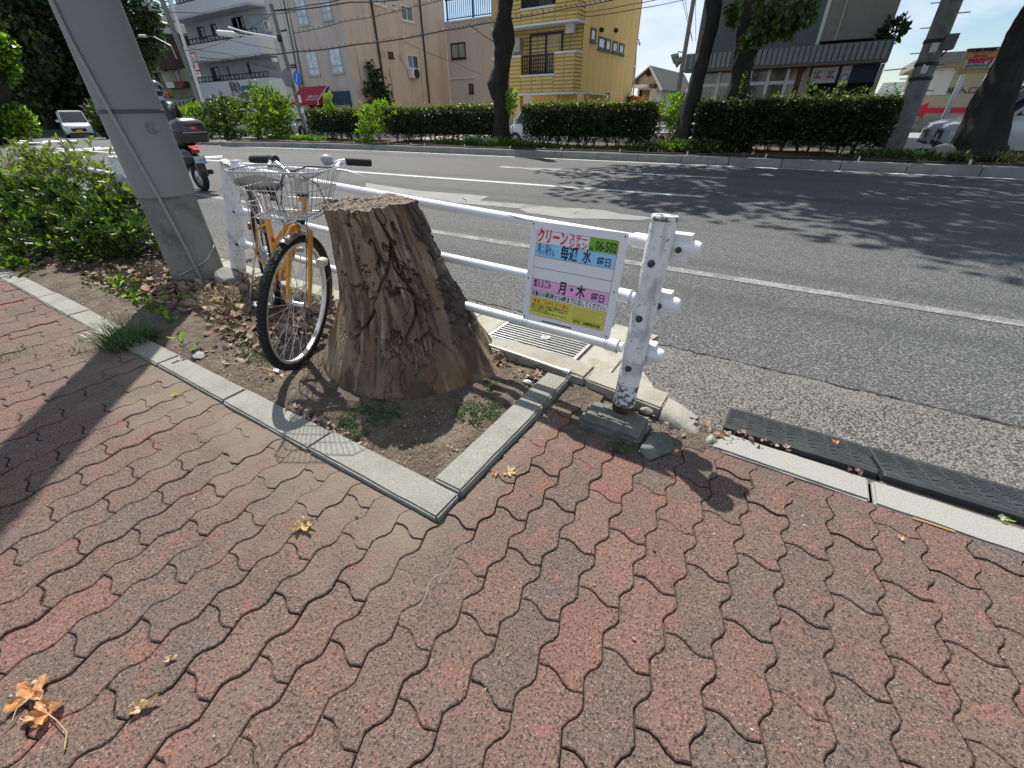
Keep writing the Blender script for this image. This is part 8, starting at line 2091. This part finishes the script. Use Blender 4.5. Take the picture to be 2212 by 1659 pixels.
# ------------------------------------------------------------------ far left: dark trees, mound, background
def far_tree(label, blobs, n, size, mats, seed, base_uv, dist):
    bx = BG(base_uv[0], base_uv[1], dist, 1)[0]; base = (bx[0], bx[1], ROADZ)
    bl = [BG(u, v, dist + dd, r) for (u, v, dd, r) in blobs]
    t = bush('tree', label, 'tree', bl, n, size, mats, seed, floor=.2, base=base, stems=0, shape='quad', up=.4, jit=.9, length=1.2)
    top = Vector(bl[0][0]); b = Vector(base); tm = MB(); tm.tube([Vector((0, 0, 0)), (top - b) * .5 + Vector((.5, 0, 0)), top - b], [.55, .4, .15], 8)
    for q in bl[1:]: tm.tube([(top - b) * .45, Vector(q[0]) - b], [.22, .06], 5)
    tm.build('trunk', M_bark2, t, smooth=True); return t
far_tree('huge dark tree filling the upper left corner', [(60, 50, 0, 4.0), (10, 110, -4, 3.0), (120, 30, 3, 4.2), (95, 120, 2, 3.6), (150, 100, 4, 3.4), (30, 10, 0, 4), (20, 190, -5, 2.0), (70, 170, 0, 3.0), (130, 150, 2, 3.0), (0, 60, 0, 3.4), (90, 10, 0, 3.5)], 17000, .34, [L_tree, L_tree, L_dark], 61, (100, 262), 60)
far_tree('dark tree partly hidden behind the big grey pole', [(200, 50, 0, 4.5), (230, 110, 3, 3.6), (190, 150, -2, 3.4), (262, 50, 0, 3.2), (250, 15, 0, 3.6), (215, 190, 2, 2.8), (280, 80, 0, 2.0)], 12000, .34, [L_tree, L_tree, L_mid], 62, (215, 262), 62)
far_tree('broad dark tree behind the white kei car', [(190, 205, 0, 2.8), (215, 235, 0, 2.4), (150, 195, 2, 2.8), (110, 215, 3, 2.6), (60, 215, 3, 2.4), (20, 225, 2, 2.2)], 9000, .28, [L_tree, L_dark], 63, (185, 270), 64)
far_tree('sunlit yellow-green tree at the left edge', [(-4, 100, 0, .7), (-30, 130, 0, 1.2), (2, 150, 0, .5), (-14, 170, 0, .6)], 2600, .20, [L_bright, L_mid], 64, (-40, 250), 40)
bush('shrub', 'rounded bright bush on the grassy mound at the far left', 'shrub', [BG(15, 262, 40, (1.5, 1.2, 1.0)), BG(-15, 252, 40, (1.5, 1.2, 1.2)), BG(38, 272, 39, (.9, .9, .6))], 3200, .13, [L_mid, L_bright], 65, floor=.1, stems=3, shape='quad')
nx, ny = 60, 20
c1, c2 = G(-60, 284, .0), G(118, 288, .0)
X, Y = np.meshgrid(np.linspace(c1.x - 4, c2.x + 4, nx), np.linspace(min(c1.y, c2.y) - 2.2, max(c1.y, c2.y) + 3.5, ny))
U = (X - X.min()) / np.ptp(X); Vv = (Y - Y.min()) / np.ptp(Y)
Z = ROADZ - .02 + .75 * np.clip(1 - (2 * U - 1) ** 4, 0, 1) * np.sin(np.clip(Vv, 0, 1) * math.pi) ** .7
link('grass_mound', grid_mesh('grass_mound', np.stack([X, Y, Z], -1), nx, ny, mat('grassy_ground', (.075, .10, .03), .95, layers=[dict(s=1.5, lo=.4, hi=.7, c=(.14, .13, .05), a=.8)], bump=[(8, .08)])), kind='structure')
t = thing('building', 'grey building glimpsed between the dark trees behind the white kei car', 'building', BG(150, 250, 75, 1)[0])
p_ = BG(150, 250, 75, 1)[0]; L = Vector(t.location); dirv = Vector((p_[0], p_[1], 0)).normalized(); side = Vector((-dirv.y, dirv.x, 0))
q = Vector((p_[0], p_[1], 0)); MB().cbox(q + Vector((0, 0, 4.5)) - L, (8, 16, 9.5), rz=math.atan2(dirv.y, dirv.x)).build('walls', Wteal, t)
MB().cbox(q - dirv * 4.1 + side * 4 + Vector((0, 0, 5)) - L, (.2, 6, 3), rz=math.atan2(dirv.y, dirv.x)).build('window_band', Mglass, t)
t, a, d = pole('utility_pole', 'dim utility pole standing in front of the dark trees at the far left', 'utility pole', za(600, 950), za(190, 100), 19.5, .26, .2, M_pole, 2, 0)
bush('shrub', 'mid-green bush right of the white kei car, behind the pole', 'shrub', [BG(235, 262, 44, (.9, .9, 1.2)), BG(245, 275, 44, (.9, .9, .9)), BG(222, 255, 50, (.9, .9, 1.3))], 1800, .16, [L_tree, L_dark, L_mid], 66, floor=.0, shape='quad')

# ------------------------------------------------------------------ fallen plane-tree leaves and litter on the pavement
M_fall = mat('fallen_leaf', (.56, .24, .10), .75, layers=[dict(s=60, lo=.45, hi=.65, c=(.62, .42, .26), a=.8), dict(s=35, lo=.6, hi=.7, c=(.25, .10, .04), a=.8)], bump=[(90, .004)], trans=.2)
M_fall2 = mat('tan_fallen_leaf', (.55, .40, .25), .8, layers=[dict(s=60, lo=.5, hi=.65, c=(.38, .24, .13), a=.8)], bump=[(90, .004)], trans=.2)
def plane_leaf(label, u, v, size, rot, m, seed, curl=.35, lobes=5, stem=.0, z=.006, sx=1., name='fallen_leaf'):
    r_ = random.Random(seed); q = G(u, v, 0); t = thing(name, label, 'leaf', (q.x, q.y, z), rot)
    n = lobes * 8; outer = []
    for k in range(n + 1):
        f = k / n; a = (f - .5) * math.pi * 1.55; lob = abs(math.sin(f * lobes * math.pi)) ** .7
        rr_ = size * (.38 + .62 * lob) * (1 - .25 * abs(f - .5) * 2) * r_.uniform(.85, 1.1); outer.append((a, rr_))
    V, F = [], []; rings = 6
    for i in range(rings + 1):
        for (a, rr_) in outer:
            k = i / rings; x, y = rr_ * k * math.cos(a), rr_ * k * math.sin(a) * sx
            zz = curl * size * (k ** 2) * (.35 + .5 * math.sin(a * 3 + seed) ** 2) + r_.uniform(-.12, .16) * size * k
            V.append((x, y, max(0, zz)))
    m_ = len(outer)
    for i in range(rings):
        for k in range(m_ - 1): F.append((i * m_ + k, i * m_ + k + 1, (i + 1) * m_ + k + 1, (i + 1) * m_ + k))
    MB().add(V, F).build('blade', m, t, smooth='all')
    if stem: MB().tube([(0, 0, .002), (-stem * .4, .01, .012), (-stem * .8, stem * .25, .008), (-stem, stem * .5, .003)], [.0014, .0012, .0012, .0018], 5).build('stalk', M_fall2, t)
    return t
plane_leaf('upper of the two torn orange leaves at the lower left', 68, 1512, .048, rad(150), M_fall, 3, .45, 4, .05, sx=.9)
plane_leaf('lower torn orange leaf with a long curved stalk at the lower left', 108, 1545, .050, rad(205), M_fall, 5, .4, 4, .10, sx=.7)
plane_leaf('narrow yellow-tan torn leaf near the lower left corner', 300, 1533, .045, rad(60), M_fall2, 7, .3, 3, .0, sx=.35)
plane_leaf('pale tan curled leaf on the pavers below the planter', 652, 1140, .052, rad(20), M_fall2, 9, .5, 4, .02, sx=.6)
plane_leaf('cream leaf on the pavers just right of the planter corner', 1098, 1022, .032, rad(10), M_fall2, 11, .25, 5, .0)
plane_leaf('small brown curled leaf left of the cream leaf beside the kerb', 1068, 1028, .016, rad(80), M_fall, 12, .6, 3)
plane_leaf('small yellow leaf on the soil inside the planter corner', 833, 1012, .016, rad(100), mat('yellow_leaf', (.50, .50, .12), .7, trans=.3), 13, .2, 3, z=.02)
plane_leaf('small yellow flower-like leaf on the pavers left of the planter', 377, 855, .018, rad(30), bpy.data.materials['yellow_leaf'], 14, .5, 4)
plane_leaf('pale green leaf on the white kerb stone at the right edge', 2160, 1125, .030, rad(0), mat('pale_leaf', (.40, .46, .25), .7, trans=.3), 15, .3, 3, z=.010, sx=.45)
plane_leaf('tiny yellow leaf on the pavers near the right edge', 1943, 1166, .012, rad(40), M_fall2, 16, .4, 3)
plane_leaf('tan leaf scrap on a paver at the lower left, above the torn leaves', 366, 1427, .022, rad(50), M_fall2, 17, .3, 3, sx=.4)
plane_leaf('brown curled leaf resting on the first rubber ramp', 1805, 930 + 22, .016, rad(40), M_fall, 18, .7, 3, z=-.01)
plane_leaf('orange leaf between the curb end stone and the rubber ramp', 1533, 888, .018, rad(70), M_fall, 19, .6, 3, z=-.06)
t = rock('loose_brick', (G(425, 765, .02).x, G(425, 765, .02).y, .016), (.055, .03, .014), mat('grey_brick', (.30, .28, .27), .9, layers=[dict(s=20, lo=.55, hi=.65, c=(.35, .12, .09), a=.9)]), 'grey paver fragment with a red patch on the soil beside the kerb', 'brick', 21, n=6)
rock('stone_block', (-3.52, 1.52, .05), (.15, .09, .09), M_grey_con, 'broken concrete block at the foot of the left guard rail post', 'concrete block', 22, n=8)
rock('tissue', (G(597, 803, .01).x, G(597, 803, .01).y, .018), (.022, .014, .008), Mwtrim, 'crumpled white tissue on the soil below the front wheel', 'litter', 23)
rock('tissue', (G(1140, 828, .01).x, G(1140, 828, .01).y, .018), (.026, .016, .012), Mwtrim, 'crumpled white wrapper near the far end of the right kerb', 'litter', 24)
rock('pebble', (G(758, 843, .01).x, G(758, 843, .01).y, .014), (.009, .005, .004), Mwtrim, 'pair of tiny white pebbles on the soil left of the stump', 'pebble', 25)
rock('pebble', (G(79, 1478, 0).x, G(79, 1478, 0).y, .006), (.008, .007, .006), M_fall2, 'round tan seed beside the torn orange leaves', 'seed', 26)
for i, (u, v, s, lab) in enumerate([(1146, 1071, .004, 'dark grey pebble on the pavers below the cream leaf'), (1283, 1265, .005, 'pale grey pebble in the middle of the pavement'), (1413, 1192, .0055, 'black pebble on the pavers below the guard rail post'), (1370, 1382, .006, 'blue-white pebble on a paver at the lower right of centre'), (905, 1395, .004, 'small grey pebble at the lower centre'), (770, 1118, .007, 'flat dark chewing-gum spot on the pavers below the planter corner')]):
    q = G(u, v, 0); rock('pebble' if i < 5 else 'gum_spot', (q.x, q.y, .003), (s, s * .8, s * .7 if i < 5 else .0015), M_grey_con if i in (1, 3, 4) else M_black_rub, lab, 'pebble' if i < 5 else 'gum', 30 + i)
q0, q1 = G(1972, 1118, .004), G(2062, 1148, .004)
MB().tube([q0, q1], .0035, 4).build('bamboo_stick', mat('bamboo', (.55, .38, .14), .7), label='thin bamboo stick lying along the pale kerb strip', cat='stick')
MB().tube([G(1560, 1020 - 160, -.05), G(1600, 1000 - 150, -.05)], .002, 4).build('twig', L_straw, label='small dry twig beside the curb end stone', cat='twig') if False else None
for i, pts in enumerate([[(560, 792), (600, 805), (640, 812)], [(620, 870), (660, 868), (700, 872)], [(690, 883), (700, 898), (712, 906)]]):
    MB().tube([G(u, v, .012) for u, v in pts], .0022, 5).build('twig', M_twig if i else M_fall, label=['reddish twig on the soil below the front wheel', 'thin dark twig across the soil left of the stump', 'short curved twig beside the left clover patch'][i], cat='twig')
